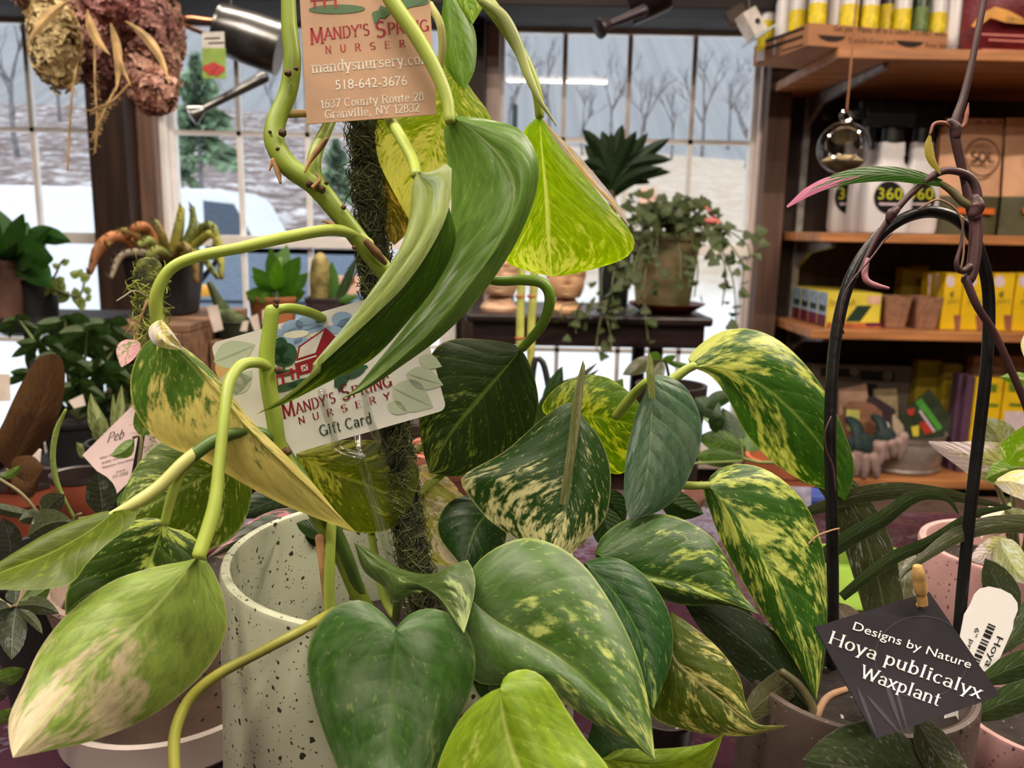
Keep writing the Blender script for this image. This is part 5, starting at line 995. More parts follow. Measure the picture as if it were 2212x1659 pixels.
onpot('bamboo_pot', 1140, 880, 110, 1.2, M('grey_stone_glaze', (96, 92, 84), .5), 'grey glazed pot low behind the pothos, holding two bamboo canes')
onpot('brown_black_pot', 1450, 830, 150, 1.15, M('brown_black_pot', (44, 34, 32), .5), 'brown black pot of the umbrella plant behind the silvery pothos leaf')
um = thing('umbrella_plant', W(1450, 840, 1.1), 'small umbrella plant with greyish whorled leaves behind the pothos', 'plant'); UL = leafM((72, 80, 62), (130, 128, 112), .35, .45, .1, 4); UG = leafM((64, 98, 40), (96, 130, 50), .4, .4, .25, 4)
UST = M('umbrella_stem', (108, 128, 60), .5)
pstem(um, [(1450, 840, .95), (1440, 790, .86), (1432, 777, .82)], 3.5, UST)
for b_, t_, w_, m_ in [((1428, 776), (1344, 810), 36, UL), ((1430, 778), (1425, 836), 26, UL), ((1430, 776), (1398, 768), 18, UG), ((1432, 774), (1460, 768), 16, UG), ((1434, 778), (1505, 792), 14, UG)]: qleaf(um, b_, t_, w_, (.82, .8), m_, 4, OVAL)
pstem(um, [(1450, 845, .98), (1540, 920, .9), (1605, 990, .8), (1700, 1000, .8)], 3, UST); pstem(um, [(1605, 990, .8), (1600, 950, .8)], 3, UST); pstem(um, [(1480, 1002, .82), (1605, 996, .8)], 3, UST)
for b_, t_, w_, m_ in [((1605, 970), (1505, 945), 50, UG), ((1602, 990), (1500, 985), 44, UG), ((1608, 965), (1595, 915), 34, UG), ((1612, 975), (1650, 930), 40, UG), ((1604, 980), (1560, 880), 46, DKLEAF), ((1520, 890), (1460, 940), 50, DKLEAF), ((1520, 880), (1590, 850), 36, DKLEAF), ((1700, 1000), (1752, 1048), 24, UG), ((1560, 900), (1500, 860), 46, DKLEAF), ((1530, 900), (1575, 930), 36, DKLEAF)]: qleaf(um, b_, t_, w_, (.8, .82), m_, rnd(-6, 6), OVAL)
onpot('clay_bowl_pot', 1690, 985, 150, 1.1, M('orange_brown_clay', (166, 92, 58), .6), 'orange brown clay pot behind the right pothos leaves')
t = thing('blue_pack', WZ(1720, 1075, zk+.05), 'blue and white printed pack behind the black hoop', 'pack'); b = MB(); q = W(1725, 1040, 1.02); b.sm = False; b.box((q.x, q.y, zk+.055), (.09, .04, .11)); b.build('pack_body', M('cobalt_pack', (44, 62, 128), .4, nz=(30, .2)), t, bevel=.006); b = MB(); shape(b, [(1698, 1050), (1752, 1052), (1752, 1100), (1698, 1100)], planeY(q.y-.021)); b.build('pale_panel', M('pale_blue_panel', (178, 176, 200), .5, nz=(60, .25)), t)
onpot('plum_square_pot', 1560, 1075, 190, .98, M('dusky_pink_clay', (142, 98, 88), .6), 'dusky pink pot among the leaves under the shelf end', sq=0)
onpot('terracotta_pot', 965, 965, 190, .92, M('rosy_terracotta', (180, 116, 94), .6, nz=(10, .1)), 'rosy terracotta pot glimpsed right of the moss pole')
b = MB(); b.tube([W(1148, 960, .9), W(1149, 830, .9), W(1156, 778, .9), W(1166, 776, .9), W(1178, 800, .9), W(1196, 900, .9)], .0036, 8, 30); tag(b.build('wire_hoop', BLKM), 'small black wire plant hoop seen against the right window', 'plant support')
fl = thing('broad_leaf_plant', W(1180, 990, .8), 'broad dark leaf with holes rising beside the small wire hoop', 'plant')
qleaf(fl, (1165, 950), (1262, 812), 70, (.8, .76), DKLEAF2, -14, OVAL, n=12, m=3); qleaf(fl, (1190, 930), (1215, 790), 44, (.8, .8), DKLEAF, -10, OVAL); qleaf(fl, (1230, 830), (1292, 782), 12, (.78, .76), UL, 2, LANCE); qleaf(fl, (1235, 835), (1296, 796), 12, (.78, .76), UL, 2, LANCE); qleaf(fl, (1320, 860), (1345, 818), 26, .8, UG, 0, ROUND); pstem(fl, [(1180, 1000, .82), (1170, 960, .8), (1200, 880, .79), (1240, 830, .78)], 3, UST)
onpot('broad_leaf_pot', 1185, 990, 130, .84, M('brown_black_pot', (44, 34, 32), .5), 'brown black pot under the broad dark leaf')
lt = thing('lime_tray', WZ(1860, 1250, ZTAB), 'lime green plastic tray behind the black diamond tag', 'tray')
# ================================================================== the plant bench in front
ZTAB = 1.035
TABM = M('wet_plum_film', (58, 34, 46), .12, nz=(5, .4), bump=(9, .5), coat=.4)
b = MB(); b.sm = False; b.bx(-1.1, 1.1, .1, .78, ZTAB-.03, ZTAB); tag(b.build('bench_top', TABM), 'bench covered with glossy plum coloured film, under the potted plants', 'bench')
bt = bpy.data.objects['bench_top']
for x in (-1.02, 1.02):
    for y in (.16, .72): m = MB(); m.sm = False; m.bx(x-.03, x+.03, y-.03, y+.03, 0, ZTAB-.031); m.build('leg', WOOD_D, bt)
def ring_pot(name, c, prof_out, wall, mat, label, n=64, soil=None):
    """thrown pot: outer profile from foot to lip, rounded lip, inside wall"""
    t = thing(name, c, label, 'pot'); b = MB(); rl, zl = prof_out[-1]
    P = [(.001, prof_out[0][1]), (prof_out[0][0]*.9, prof_out[0][1])] + prof_out + [(rl-wall*.15, zl+wall*.35), (rl-wall*.5, zl+wall*.5), (rl-wall*.85, zl+wall*.35), (rl-wall, zl)] + [(max(.002, r-wall), z) for r, z in prof_out[::-1][1:] if z > wall*1.5] + [(.001, wall*1.4)]
    b.lathe(P, c, n); b.build('pot_body', mat, t)
    if soil:
        s = MB(); rs, zs = soil; nn = 28; vs = [(c[0], c[1], c[2]+zs+.003)]; fs = []
        for k in range(1, 7):
            for j in range(nn): a = 2*pi*j/nn; r = rs*k/6; vs.append((c[0]+cos(a)*r, c[1]+sin(a)*r, c[2]+zs+.004*noise.noise(V((cos(a)*r*90, sin(a)*r*90, 3)))))
        for j in range(nn): fs.append((0, 1+j, 1+(j+1) % nn))
        for k in range(5):
            for j in range(nn): fs.append((1+k*nn+j, 1+(k+1)*nn+j, 1+(k+1)*nn+(j+1) % nn, 1+k*nn+(j+1) % nn))
        s.add(vs, fs); s.build('soil', SOIL, t)
    return t
SOIL_ = M('damp_potting_soil', (42, 32, 26), .95, nz=(60, .5), bump=(160, 1.0), speck=(90, .42, (190, 180, 165)))
# --- green speckled pot of the pothos
GPOT = M('speckled_celadon', (178, 182, 158), .42, nz=(5, .03), speck=[(260, .34, (48, 46, 34)), (430, .36, (56, 54, 40)), (700, .3, (80, 76, 58))])
gc = W(868, 1180, .338); gz_ = gc.z; 
ring_pot('speckled_green_pot', (gc.x, gc.y, ZTAB+.0005), [(.064, 0), (.0725, .004), (.0735, .02), (.072, .07), (.0705, gz_-ZTAB-.004)], .0045, GPOT, 'pale green pot with dark speckles, centre front, holding the golden pothos', soil=(.0655, (gz_-ZTAB)*.6))
PC = V((gc.x, gc.y, ZTAB))
# --- moss pole
MOSS = M('dark_moss', (44, 46, 30), .95, nz=(120, .5), bump=(220, 1.0)); MOSS2 = M('moss_fibre', (78, 84, 48), .9, nz=(200, .4))
def mosspole(pts, r, label, col, cf, nf, lo=None, hair=.003):
    t = thing('moss_pole', pts[0], label, 'moss pole'); b = MB(); p = cat(pts, 60); rr = [r*(1+.10*noise.noise(V((i*.37, 2, 1)))) for i in range(61)]
    b.tube(pts, rr, 18, 60)
    for i, q in enumerate(b.v): b.v[i] = q + (q-p[min(60, i//18)])*.22*noise.noise(q*260)
    b.build('pole_core', col, t); f = MB(); rs = random.Random(5)
    for i in range(nf):
        u = rs.random(); q = p[int(u*60)]; ax = (p[min(60, int(u*60)+1)]-p[max(0, int(u*60)-1)]).normalized(); a = rs.uniform(0, 2*pi); o = ax.orthogonal().normalized(); o2 = ax.cross(o); n_ = o*cos(a)+o2*sin(a); tg = ax*rs.uniform(-1, 1)+ax.cross(n_)*rs.uniform(-1, 1); L = rs.uniform(.004, .011)
        s = q+n_*r*rs.uniform(.92, 1.06); out = hair*rs.random()**2
        f.tube([s, s+tg*L*.5+n_*(out+.0006), s+tg*L+n_*(out*1.5-.0006)], [.00022, .00018], 3, 4, caps=False)
    tag(f.build('moss_fibres', cf, t), kind='stuff'); return t
mosspole([W(925, 1350, .343), W(880, 1120, .342), W(848, 900, .341), W(812, 600, .340), W(785, 240, .339), W(772, 40, .338)], .0056, 'dark moss pole rising from the pale green speckled pot', MOSS, M('moss_fibre', (78, 84, 48), .9), 3200, hair=.0014)
# --- golden pothos
pothos = thing('golden_pothos', (PC.x, PC.y, ZTAB+(gz_-ZTAB)*.78), 'large golden pothos climbing the dark moss pole, variegated heart shaped leaves', 'plant')
STEMM = M('pothos_stem', (150, 172, 66), .4, nz=(26, .12), tr=.12); STEMP = M('pothos_petiole', (172, 190, 84), .4, nz=(20, .10), tr=.15); STEMY = M('pale_petiole', (206, 208, 128), .4, nz=(20, .08), tr=.15); STEMD = M('dark_vine', (86, 116, 50), .4, nz=(26, .15), tr=.08)
NODE = M('brown_node', (84, 62, 40), .8, nz=(80, .3)); SHEATH = M('dry_sheath', (170, 128, 86), .7, nz=(90, .25))
def stem(name, pts, r, m, k=None, par=None, n=12):
    """pts: (x, y, depth mm); r: px radius list"""
    P = [W(x, y, d/1000) for x, y, d in pts]; dm = sum(q[2] for q in pts)/len(pts)/1000
    rr = [q/F*dm for q in (r if isinstance(r, (list, tuple)) else [r])]; rr = rr if len(rr) > 1 else rr[0]
    b = MB(); b.tube(P, rr, n, k or len(P)*6); return b.build(name, m, par or pothos)
vine = stem('vine', [(622, -60, 312), (625, 60, 311), (632, 130, 310), (622, 200, 310), (597, 262, 308), (594, 310, 306), (625, 360, 305), (680, 400, 306), (735, 465, 308), (785, 530, 312), (830, 585, 318), (880, 640, 326)], [15, 16, 18, 19, 20, 22, 22, 22, 20, 20, 22, 20], STEMM, 70)
def knob(x, y, d, r, par=None, m=None): b = MB(); q = W(x, y, d/1000); b.ball(q, r/F*d/1000, 8, 6, .3); return b.build('node_bump', m or NODE, par or vine)
for x, y, r in ((622, 158, 8), (610, 287, 9), (583, 285, 4), (600, 322, 5), (686, 405, 7), (668, 398, 8), (696, 408, 7), (705, 395, 5), (742, 448, 6), (765, 535, 5), (640, 148, 5)): knob(x, y, 302 if y > 200 else 304, r)
stem('aerial_root', [(590, 345, 303), (600, 372, 303), (606, 395, 302)], [6, 6, 3], SHEATH, par=vine); stem('aerial_root', [(588, 350, 303), (582, 368, 303)], [4, 2], SHEATH, par=vine)
stem('dry_sheath', [(705, 300, 302), (690, 320, 302), (668, 350, 301), (658, 372, 300)], [5, 7, 5, 2], SHEATH, par=vine)
stem('dry_sheath', [(676, 405, 301), (690, 390, 301), (684, 375, 302)], [5, 4, 2], SHEATH, par=vine)
stem('side_shoot', [(720, 250, 318), (700, 290, 312), (682, 330, 308), (678, 370, 306), (690, 402, 306)], [11, 13, 14, 16, 16], STEMM, par=vine)
stem('cut_shoot', [(700, 246, 318), (655, 245, 313), (625, 246, 310)], [8, 8, 9], M('dry_shoot', (170, 146, 92), .7, nz=(60, .2)), par=vine)
stem('dry_sheath', [(790, 520, 306), (812, 545, 308), (832, 568, 312)], [7, 10, 6], M('brown_husk', (128, 92, 62), .7, nz=(60, .25)), par=vine)
stem('dry_sheath', [(728, 492, 305), (708, 480, 305), (696, 478, 305)], [6, 5, 2], SHEATH, par=vine)
# second, lower vine
vine2 = stem('vine', [(588, 668, 300), (582, 720, 300), (576, 770, 300), (580, 830, 301), (592, 900, 302), (604, 968, 304), (640, 1035, 308), (690, 1120, 316), (740, 1205, 326), (775, 1285, 334), (800, 1330, 340)], [15, 16, 17, 17, 17, 18, 18, 19, 20, 20, 18], [STEMM, STEMD][0], 60)
for x, y, r in ((597, 650, 7), (596, 660, 6), (600, 800, 8), (606, 800, 7), (614, 972, 9), (622, 975, 8), (574, 788, 3)): knob(x, y, 299 if y < 900 else 303, r, vine2)
stem('petiole', [(592, 672, 301), (620, 666, 305), (660, 672, 312), (700, 690, 322), (730, 720, 332)], [10, 11, 11, 11, 10], STEMM)
stem('vine', [(800, 1340, 342), (770, 1260, 330), (748, 1200, 322), (722, 1140, 316), (700, 1100, 312), (640, 1010, 309), (610, 960, 306)], [13, 13, 14, 14, 12, 12, 10], STEMD)
stem('dry_sheath', [(690, 1160, 311), (700, 1240, 313), (704, 1320, 316)], [10, 9, 5], SHEATH)
stem('petiole', [(716, 1132, 312), (712, 1200, 312), (711, 1260, 313), (712, 1330, 316)], [11, 12, 12, 11], STEMP)
stem('petiole', [(605, 968, 305), (575, 940, 300), (530, 932, 296), (470, 948, 292), (415, 985, 289)], [10, 12, 13, 14, 14], STEMD)
stem('petiole', [(425, 975, 290), (395, 1000, 286), (345, 1050, 282), (290, 1088, 278), (240, 1112, 275)], [13, 14, 14, 14, 7], STEMY)
stem('petiole', [(425, 980, 290), (392, 1022, 289), (372, 1070, 288), (356, 1130, 288)], [10, 11, 11, 10], STEMP)
stem('petiole', [(578, 792, 299), (555, 783, 294), (520, 790, 288), (494, 830, 282), (484, 900, 276), (474, 1000, 270), (462, 1100, 264), (430, 1200, 258)], [12, 13, 13, 12, 12, 13, 15, 14], STEMP, 50)
stem('petiole', [(720, 1320, 300), (690, 1338, 274), (640, 1368, 266), (560, 1410, 263), (470, 1458, 260), (410, 1510, 258), (380, 1575, 254), (376, 1640, 250), (384, 1720, 246)], [10, 10, 11, 11, 11, 12, 12, 12, 11], M('olive_petiole', (150, 150, 62), .4, nz=(20, .2), tr=.1), 50)
stem('petiole', [(800, 528, 311), (770, 508, 309), (715, 497, 304), (620, 512, 298), (520, 535, 292), (430, 553, 288), (370, 580, 286), (340, 630, 286), (338, 680, 288), (352, 722, 290)], [11, 13, 13, 13, 13, 12, 12, 12, 14, 12], STEMP, 60)
stem('petiole', [(820, -60, 296), (845, 0, 296), (895, 72, 295), (940, 150, 294), (966, 215, 292), (972, 262, 290)], [17, 18, 17, 16, 15, 12], STEMP, 40)
stem('petiole', [(800, 180, 332), (836, 246, 316), (868, 300, 303), (892, 345, 294), (900, 378, 287)], [12, 14, 13, 12, 12], STEMP, 30)
stem('petiole', [(928, 10, 320), (950, 50, 319), (956, 100, 320), (950, 145, 322)], [9, 9, 9, 8], STEMY, 24)
stem('petiole', [(1000, -60, 316), (1050, 0, 315), (1100, 70, 314), (1138, 140, 314), (1160, 200, 314), (1166, 252, 315)], [18, 17, 15, 13, 12, 10], STEMP, 40)
stem('rolled_leaf', [(1040, 0, 309), (1085, 35, 308), (1115, 90, 308), (1140, 160, 308), (1165, 215, 308), (1185, 245, 308), (1202, 272, 308)], [9, 13, 13, 11, 9, 5, 1], M('pale_new_leaf', (176, 188, 116), .4, nz=(40, .15), tr=.2), 40)
stem('petiole', [(985, 560, 322), (1060, 604, 320), (1130, 605, 317), (1172, 612, 316), (1188, 645, 317), (1172, 700, 322), (1128, 752, 330)], [9, 10, 11, 12, 12, 11, 10], M('petiole_green', (110, 146, 48), .35, nz=(20, .1), tr=.15), 50)
stem('petiole', [(1330, 900, 336), (1366, 855, 328), (1390, 830, 322), (1408, 818, 320)], [10, 11, 10, 8], STEMP)
stem('petiole', [(1400, 862, 352), (1440, 830, 352), (1480, 800, 351), (1500, 790, 350)], [11, 12, 11, 9], STEMP)
stem('petiole', [(1410, 1030, 332), (1460, 1046, 328), (1500, 1049, 326), (1530, 1048, 325)], [8, 9, 9, 8], STEMP)
stem('petiole', [(985, 1000, 345), (925, 1050, 343), (905, 1068, 342)], [8, 8, 7], STEMP); stem('petiole', [(960, 950, 346), (890, 975, 345), (880, 990, 345)], [10, 9, 8], STEMY)
stem('petiole', [(800, 1140, 345), (812, 1210, 346), (830, 1290, 346), (850, 1330, 344)], [8, 9, 9, 9], STEMP)
stem('petiole', [(855, 1335, 340), (862, 1290, 322), (890, 1276, 302), (905, 1278, 296)], [9, 10, 9, 6], M('petiole_dim', (120, 140, 72), .4, nz=(20, .1), tr=.1))
def L(mid, Lf, Rf, d, mat, e=(0, 0), bul=2, lab=None, n=30, m=7, par=None, name='leaf', ruf=0):
    o = blade(mid, Lf, Rf, d, e, bul, n, m, ruf).build(name, mat, par or pothos)
    if lab: o['label'] = lab
    return o
G1, G2, G3 = (44, 84, 40), (30, 66, 34), (62, 98, 44); YL, CR = (178, 196, 78), (226, 218, 150)
# L1 pale leaf, bottom left
L([(425, 1205), (330, 1315), (215, 1420), (110, 1535), (55, 1600), (28, 1637)], [(425, 1205), (400, 1212), (330, 1226), (240, 1256), (150, 1322), (88, 1398), (50, 1480), (20, 1548), (20, 1600), (28, 1637)], [(425, 1205), (455, 1222), (486, 1300), (488, 1370), (440, 1455), (330, 1545), (200, 1600), (110, 1620), (65, 1630), (28, 1637)], (258, 252, 240, 222), leafM((116, 146, 80), (190, 176, 126), .30, .42, .12, 3.0, .3, .3, rib=(176, 196, 110), fine=.2, quilt=.12), (8, 14), 3, 'pale green leaf with tan patches')
# L2 long olive leaf at left
L([(246, 1106), (190, 1150), (110, 1195), (0, 1238), (-110, 1290)], [(246, 1106), (230, 1104), (185, 1116), (100, 1152), (0, 1214), (-110, 1290)], [(246, 1106), (275, 1100), (296, 1112), (280, 1140), (235, 1172), (190, 1215), (150, 1262), (60, 1275), (0, 1274), (-60, 1280), (-110, 1290)], (276, 262, 245), leafM((80, 104, 22), (140, 158, 56), .10, .4, .35, 3, .1, .6, rib=(160, 176, 80), quilt=.1), (4, -10), 2)
# L3 leaf under it
L([(355, 1125), (335, 1185), (312, 1240), (265, 1340), (215, 1430)], [(355, 1125), (330, 1118), (285, 1126), (235, 1152), (190, 1200), (152, 1255), (140, 1310), (155, 1370), (215, 1430)], [(355, 1125), (368, 1140), (405, 1150), (440, 1185), (445, 1240), (410, 1310), (340, 1380), (270, 1420), (215, 1430)], (287, 284, 272), leafM((46, 72, 28), YL, .16, .4, .2, 5, -.3, .4, rib=(150, 170, 90)), (3, 3), 2)
# L4 broad leaf behind the petioles
L([(520, 990), (440, 1030), (370, 1065), (290, 1108), (262, 1125)], [(520, 990), (470, 955), (400, 940), (345, 955), (300, 1000), (272, 1050), (258, 1100), (262, 1125)], [(520, 990), (540, 1030), (542, 1080), (520, 1140), (460, 1185), (390, 1190), (320, 1160), (262, 1125)], (318, 312, 302), leafM((74, 102, 32), (176, 190, 92), .34, .4, .3, 9, 0, .4, fine=.5), (4, 8), 2)
# L5 large twisted variegated leaf
L([(345, 728), (405, 775), (470, 850), (545, 935), (630, 1020), (700, 1085), (770, 1150)], [(345, 728), (312, 742), (285, 800), (284, 865), (315, 925), (365, 965), (430, 990), (500, 1030), (590, 1080), (680, 1118), (770, 1150)], [(345, 728), (380, 740), (430, 775), (480, 826), (540, 905), (610, 975), (680, 1048), (730, 1110), (770, 1150)], (290, 292, 298, 306), leafM((76, 116, 58), (224, 210, 112), .74, .4, .28, 5, .42, .3, fine=.4), (6, 2), 2.5, 'large leaf turning from green to creamy yellow', 36, 8)
L([(345, 690), (352, 716), (372, 738), (398, 756)], [(345, 690), (326, 702), (320, 720), (334, 744), (364, 754), (398, 756)], [(345, 690), (360, 702), (376, 722), (398, 756)], (286, 284, 288), leafM((196, 202, 158), (232, 220, 196), .5, .5, .2, 3, 0, .2), (-2, 2), 2, 'whitish curled leaf base', 14, 4)
# A front curled leaf: pale outside, dark inside
Ap = leafM((128, 152, 98), (150, 170, 116), .25, .4, .15, 3, 0, .2, rib=(140, 160, 104), quilt=.1, fine=.2)
L([(902, 372), (925, 430), (905, 520), (850, 610), (780, 700), (690, 790), (610, 862), (553, 895)], [(902, 372), (890, 400), (884, 470), (862, 545), (806, 635), (740, 728), (650, 830), (580, 882), (553, 895)], [(902, 372), (935, 370), (972, 352), (975, 400), (968, 455), (940, 520), (880, 610), (800, 690), (690, 790), (620, 852), (553, 895)], (284, 276, 272, 268, 266), Ap, (4, -2), 3, 'grey green outer side of a curled leaf', 36, 6)
L([(968, 440), (930, 545), (860, 640), (760, 745), (660, 828), (553, 895)], [(968, 440), (938, 520), (880, 608), (800, 688), (690, 790), (620, 852), (553, 895)], [(968, 440), (985, 520), (945, 610), (885, 690), (805, 775), (700, 830), (620, 870), (553, 895)], (277, 274, 270, 267), leafM((50, 84, 24), (130, 154, 46), .22, .32, .2, 4, .15, .3, quilt=.12), (1, 8), 2, 'dark inner side of the curled leaf', 34, 6)
# B large leaf behind it
L([(975, 250), (1040, 296), (1095, 356), (1112, 425), (1075, 525), (990, 640), (890, 750), (800, 828), (732, 864)], [(975, 250), (958, 280), (966, 350), (975, 440), (960, 540), (920, 640), (860, 725), (800, 800), (765, 842), (732, 864)], [(975, 250), (1010, 252), (1075, 262), (1130, 285), (1163, 350), (1155, 430), (1112, 530), (1042, 635), (960, 722), (860, 796), (790, 842), (732, 864)], (290, 288, 286, 280, 272), leafM((86, 124, 66), (142, 166, 86), .18, .3, .2, 3, .1, .3, rib=(150, 172, 104), quilt=.2, fine=.25), (10, 6), 4, None, 38, 8)
# C bright backlit leaf
L([(1166, 250), (1170, 330), (1178, 420), (1183, 500), (1192, 598)], [(1166, 250), (1150, 262), (1130, 290), (1130, 370), (1112, 460), (1090, 555), (1130, 582), (1192, 598)], [(1166, 250), (1195, 290), (1240, 350), (1300, 425), (1355, 490), (1371, 526), (1350, 558), (1280, 582), (1230, 593), (1192, 598)], (315, 318, 322, 326), leafM((132, 176, 26), (206, 220, 90), .26, .4, .7, 6, .2, .8, rib=(214, 226, 120), fine=.5), (6, 12), 2, None, 32, 8)
L([(1170, 252), (1215, 310), (1275, 385), (1325, 440), (1360, 490)], [(1170, 252), (1200, 305), (1255, 370), (1310, 432), (1360, 490)], [(1170, 252), (1195, 282), (1240, 325), (1295, 388), (1335, 440), (1360, 490)], (315, 320, 326, 330), leafM((222, 208, 190), (236, 228, 214), .5, .45, .2, 3, 0, .2), (0, -3), 1, 'creamy rolled margin', 20, 4)
# D, D2 glowing leaves behind the kraft tag
L([(990, 150), (955, 255), (915, 365), (882, 472)], [(990, 150), (950, 130), (880, 180), (815, 262), (816, 340), (845, 405), (882, 472)], [(990, 150), (1020, 195), (1062, 262), (1045, 345), (975, 430), (882, 472)], (332, 330, 330), leafM((124, 160, 30), (210, 214, 96), .55, .45, .65, 9, .2, .6, fine=.5), (6, 4), 2, None, 28, 8)
L([(830, 345), (838, 430), (852, 530)], [(830, 345), (812, 380), (812, 450), (828, 500), (852, 530)], [(830, 345), (868, 400), (885, 450), (880, 500), (852, 530)], (340, 340, 338), leafM((82, 86, 18), (196, 166, 74), .45, .45, .4, 8, 0, .4), (0, 0), 1, None, 18, 5)
# E, E2 leaves at the top
L([(966, -30), (976, 40), (988, 120), (1004, 194)], [(966, -30), (955, 20), (956, 80), (960, 135), (980, 172), (1004, 194)], [(966, -30), (1000, 15), (1024, 60), (1030, 105), (1024, 155), (1004, 194)], (334, 332, 330), leafM((88, 132, 46), (140, 168, 70), .18, .38, .35, 3, 0, .3, quilt=.1), (3, 6), 2, None, 22, 6)
L([(985, -70), (1005, -20), (1022, 52)], [(985, -70), (965, -40), (985, 10), (1022, 52)], [(985, -70), (1040, -50), (1046, 5), (1022, 52)], (340, 338, 336), leafM((104, 150, 40), (170, 190, 70), .4, .4, .4, 5, 0, .4), (0, 4), 2, None, 16, 5)
# G dark shaded leaf behind the card
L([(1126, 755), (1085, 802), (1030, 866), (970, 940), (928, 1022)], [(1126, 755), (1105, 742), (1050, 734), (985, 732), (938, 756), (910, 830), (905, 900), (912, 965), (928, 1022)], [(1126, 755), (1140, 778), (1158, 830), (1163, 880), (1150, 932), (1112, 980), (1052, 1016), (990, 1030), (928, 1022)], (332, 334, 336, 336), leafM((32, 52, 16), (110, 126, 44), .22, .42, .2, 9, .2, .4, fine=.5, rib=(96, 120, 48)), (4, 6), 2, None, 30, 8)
# H variegated leaf with folded keel
LH = leafM((36, 68, 30), (204, 200, 128), .36, .36, .2, 7, .15, .3, fine=.45)
L([(1246, 870), (1240, 950), (1232, 1040), (1218, 1120), (1196, 1197)], [(1246, 870), (1220, 872), (1170, 905), (1090, 975), (1000, 1028), (1008, 1065), (1055, 1122), (1115, 1162), (1196, 1197)], [(1246, 870), (1262, 905), (1292, 940), (1316, 1000), (1319, 1060), (1306, 1120), (1262, 1172), (1228, 1198), (1196, 1197)], (318, 314, 310, 306), LH, (14, 4), 4, None, 32, 8)
L([(1259, 778), (1243, 880), (1232, 990), (1222, 1090)], [(1259, 778), (1240, 850), (1226, 960), (1208, 1090)], [(1259, 778), (1264, 800), (1254, 900), (1240, 1000), (1222, 1090)], (306, 306, 307, 308), leafM((104, 116, 84), (158, 156, 110), .4, .45, .15, 9, 0, .2), (0, 2), .6, 'grey green folded keel', 22, 3)
# I bright leaf behind it
L([(1190, 905), (1250, 895), (1320, 905), (1394, 926)], [(1190, 905), (1170, 880), (1200, 838), (1255, 812), (1310, 815), (1360, 848), (1392, 890), (1394, 926)], [(1190, 905), (1220, 960), (1280, 1005), (1340, 1024), (1375, 985), (1394, 926)], (346, 346, 346), leafM((78, 118, 20), (182, 196, 60), .42, .4, .5, 7, -.1, .4), (4, 8), 2)
# J silver green leaf
L([(1409, 812), (1406, 900), (1402, 980), (1388, 1060), (1360, 1122)], [(1409, 812), (1392, 850), (1372, 900), (1355, 970), (1348, 1040), (1351, 1090), (1360, 1122)], [(1409, 812), (1440, 812), (1480, 835), (1508, 885), (1516, 940), (1500, 1002), (1466, 1070), (1420, 1106), (1360, 1122)], (318, 316, 312, 308), leafM((62, 94, 84), (124, 142, 122), .18, .28, .12, 3, 0, .25, fine=.3, greyed=.2, quilt=.5, rib=(120, 140, 100)), (10, 8), 3, 'silvery green leaf', 30, 7)
L([(1402, 758), (1406, 800), (1411, 860)], [(1402, 758), (1396, 800), (1402, 860)], [(1402, 758), (1412, 790), (1416, 860)], (312, 312, 314), leafM((120, 136, 92), (160, 170, 110), .4, .4, .2), (0, 0), .3, None, 10, 2)
# K upper right leaf
LK = leafM((50, 94, 36), (200, 210, 92), .37, .36, .3, 4, -.15, .35, fine=.25)
L([(1490, 792), (1565, 798), (1645, 832), (1725, 902), (1790, 988), (1826, 1082)], [(1490, 792), (1488, 770), (1520, 738), (1565, 714), (1622, 711), (1682, 735), (1742, 790), (1792, 862), (1822, 930), (1845, 1000), (1840, 1048), (1826, 1082)], [(1490, 792), (1535, 812), (1572, 860), (1610, 935), (1672, 1000), (1740, 1042), (1795, 1062), (1826, 1082)], (350, 350, 352, 356), LK, (10, 12), 4, None, 34, 8)
# L right variegated leaf
L([(1526, 1047), (1580, 1100), (1642, 1192), (1702, 1300), (1742, 1410), (1763, 1512)], [(1526, 1047), (1512, 1040), (1530, 1095), (1556, 1165), (1600, 1250), (1650, 1330), (1702, 1405), (1740, 1470), (1763, 1512)], [(1526, 1047), (1545, 1018), (1600, 1002), (1662, 1018), (1722, 1066), (1762, 1132), (1782, 1212), (1787, 1300), (1784, 1390), (1776, 1450), (1763, 1512)], (326, 322, 318, 312), leafM((50, 92, 36), (200, 212, 96), .44, .36, .28, 5, 0, .3, fine=.38), (8, 14), 4, None, 34, 8)
# M
L([(1285, 1195), (1345, 1222), (1400, 1244), (1490, 1264), (1580, 1302), (1642, 1328)], [(1285, 1195), (1300, 1160), (1345, 1126), (1405, 1110), (1465, 1118), (1532, 1155), (1572, 1212), (1602, 1280), (1642, 1328)], [(1285, 1195), (1300, 1230), (1360, 1268), (1430, 1296), (1490, 1308), (1565, 1308), (1642, 1328)], (306, 304, 302, 298), leafM((48, 84, 38), (172, 190, 82), .30, .34, .18, 5, .1, .3), (12, 6), 4, None, 30, 8)
# N large centre leaf
L([(1012, 1290), (1070, 1340), (1131, 1374), (1222, 1430), (1338, 1540), (1415, 1642)], [(1012, 1290), (1010, 1250), (1035, 1210), (1085, 1176), (1140, 1162), (1202, 1178), (1262, 1222), (1312, 1290), (1355, 1368), (1388, 1455), (1407, 1560), (1415, 1642)], [(1012, 1290), (985, 1330), (985, 1400), (1025, 1470), (1090, 1480), (1160, 1478), (1210, 1510), (1275, 1556), (1345, 1596), (1415, 1642)], (272, 264, 258, 250, 244), leafM((62, 98, 48), (182, 194, 96), .26, .35, .15, 4, .1, .25, quilt=.16, greyed=.15), (14, 6), 5, None, 36, 9)
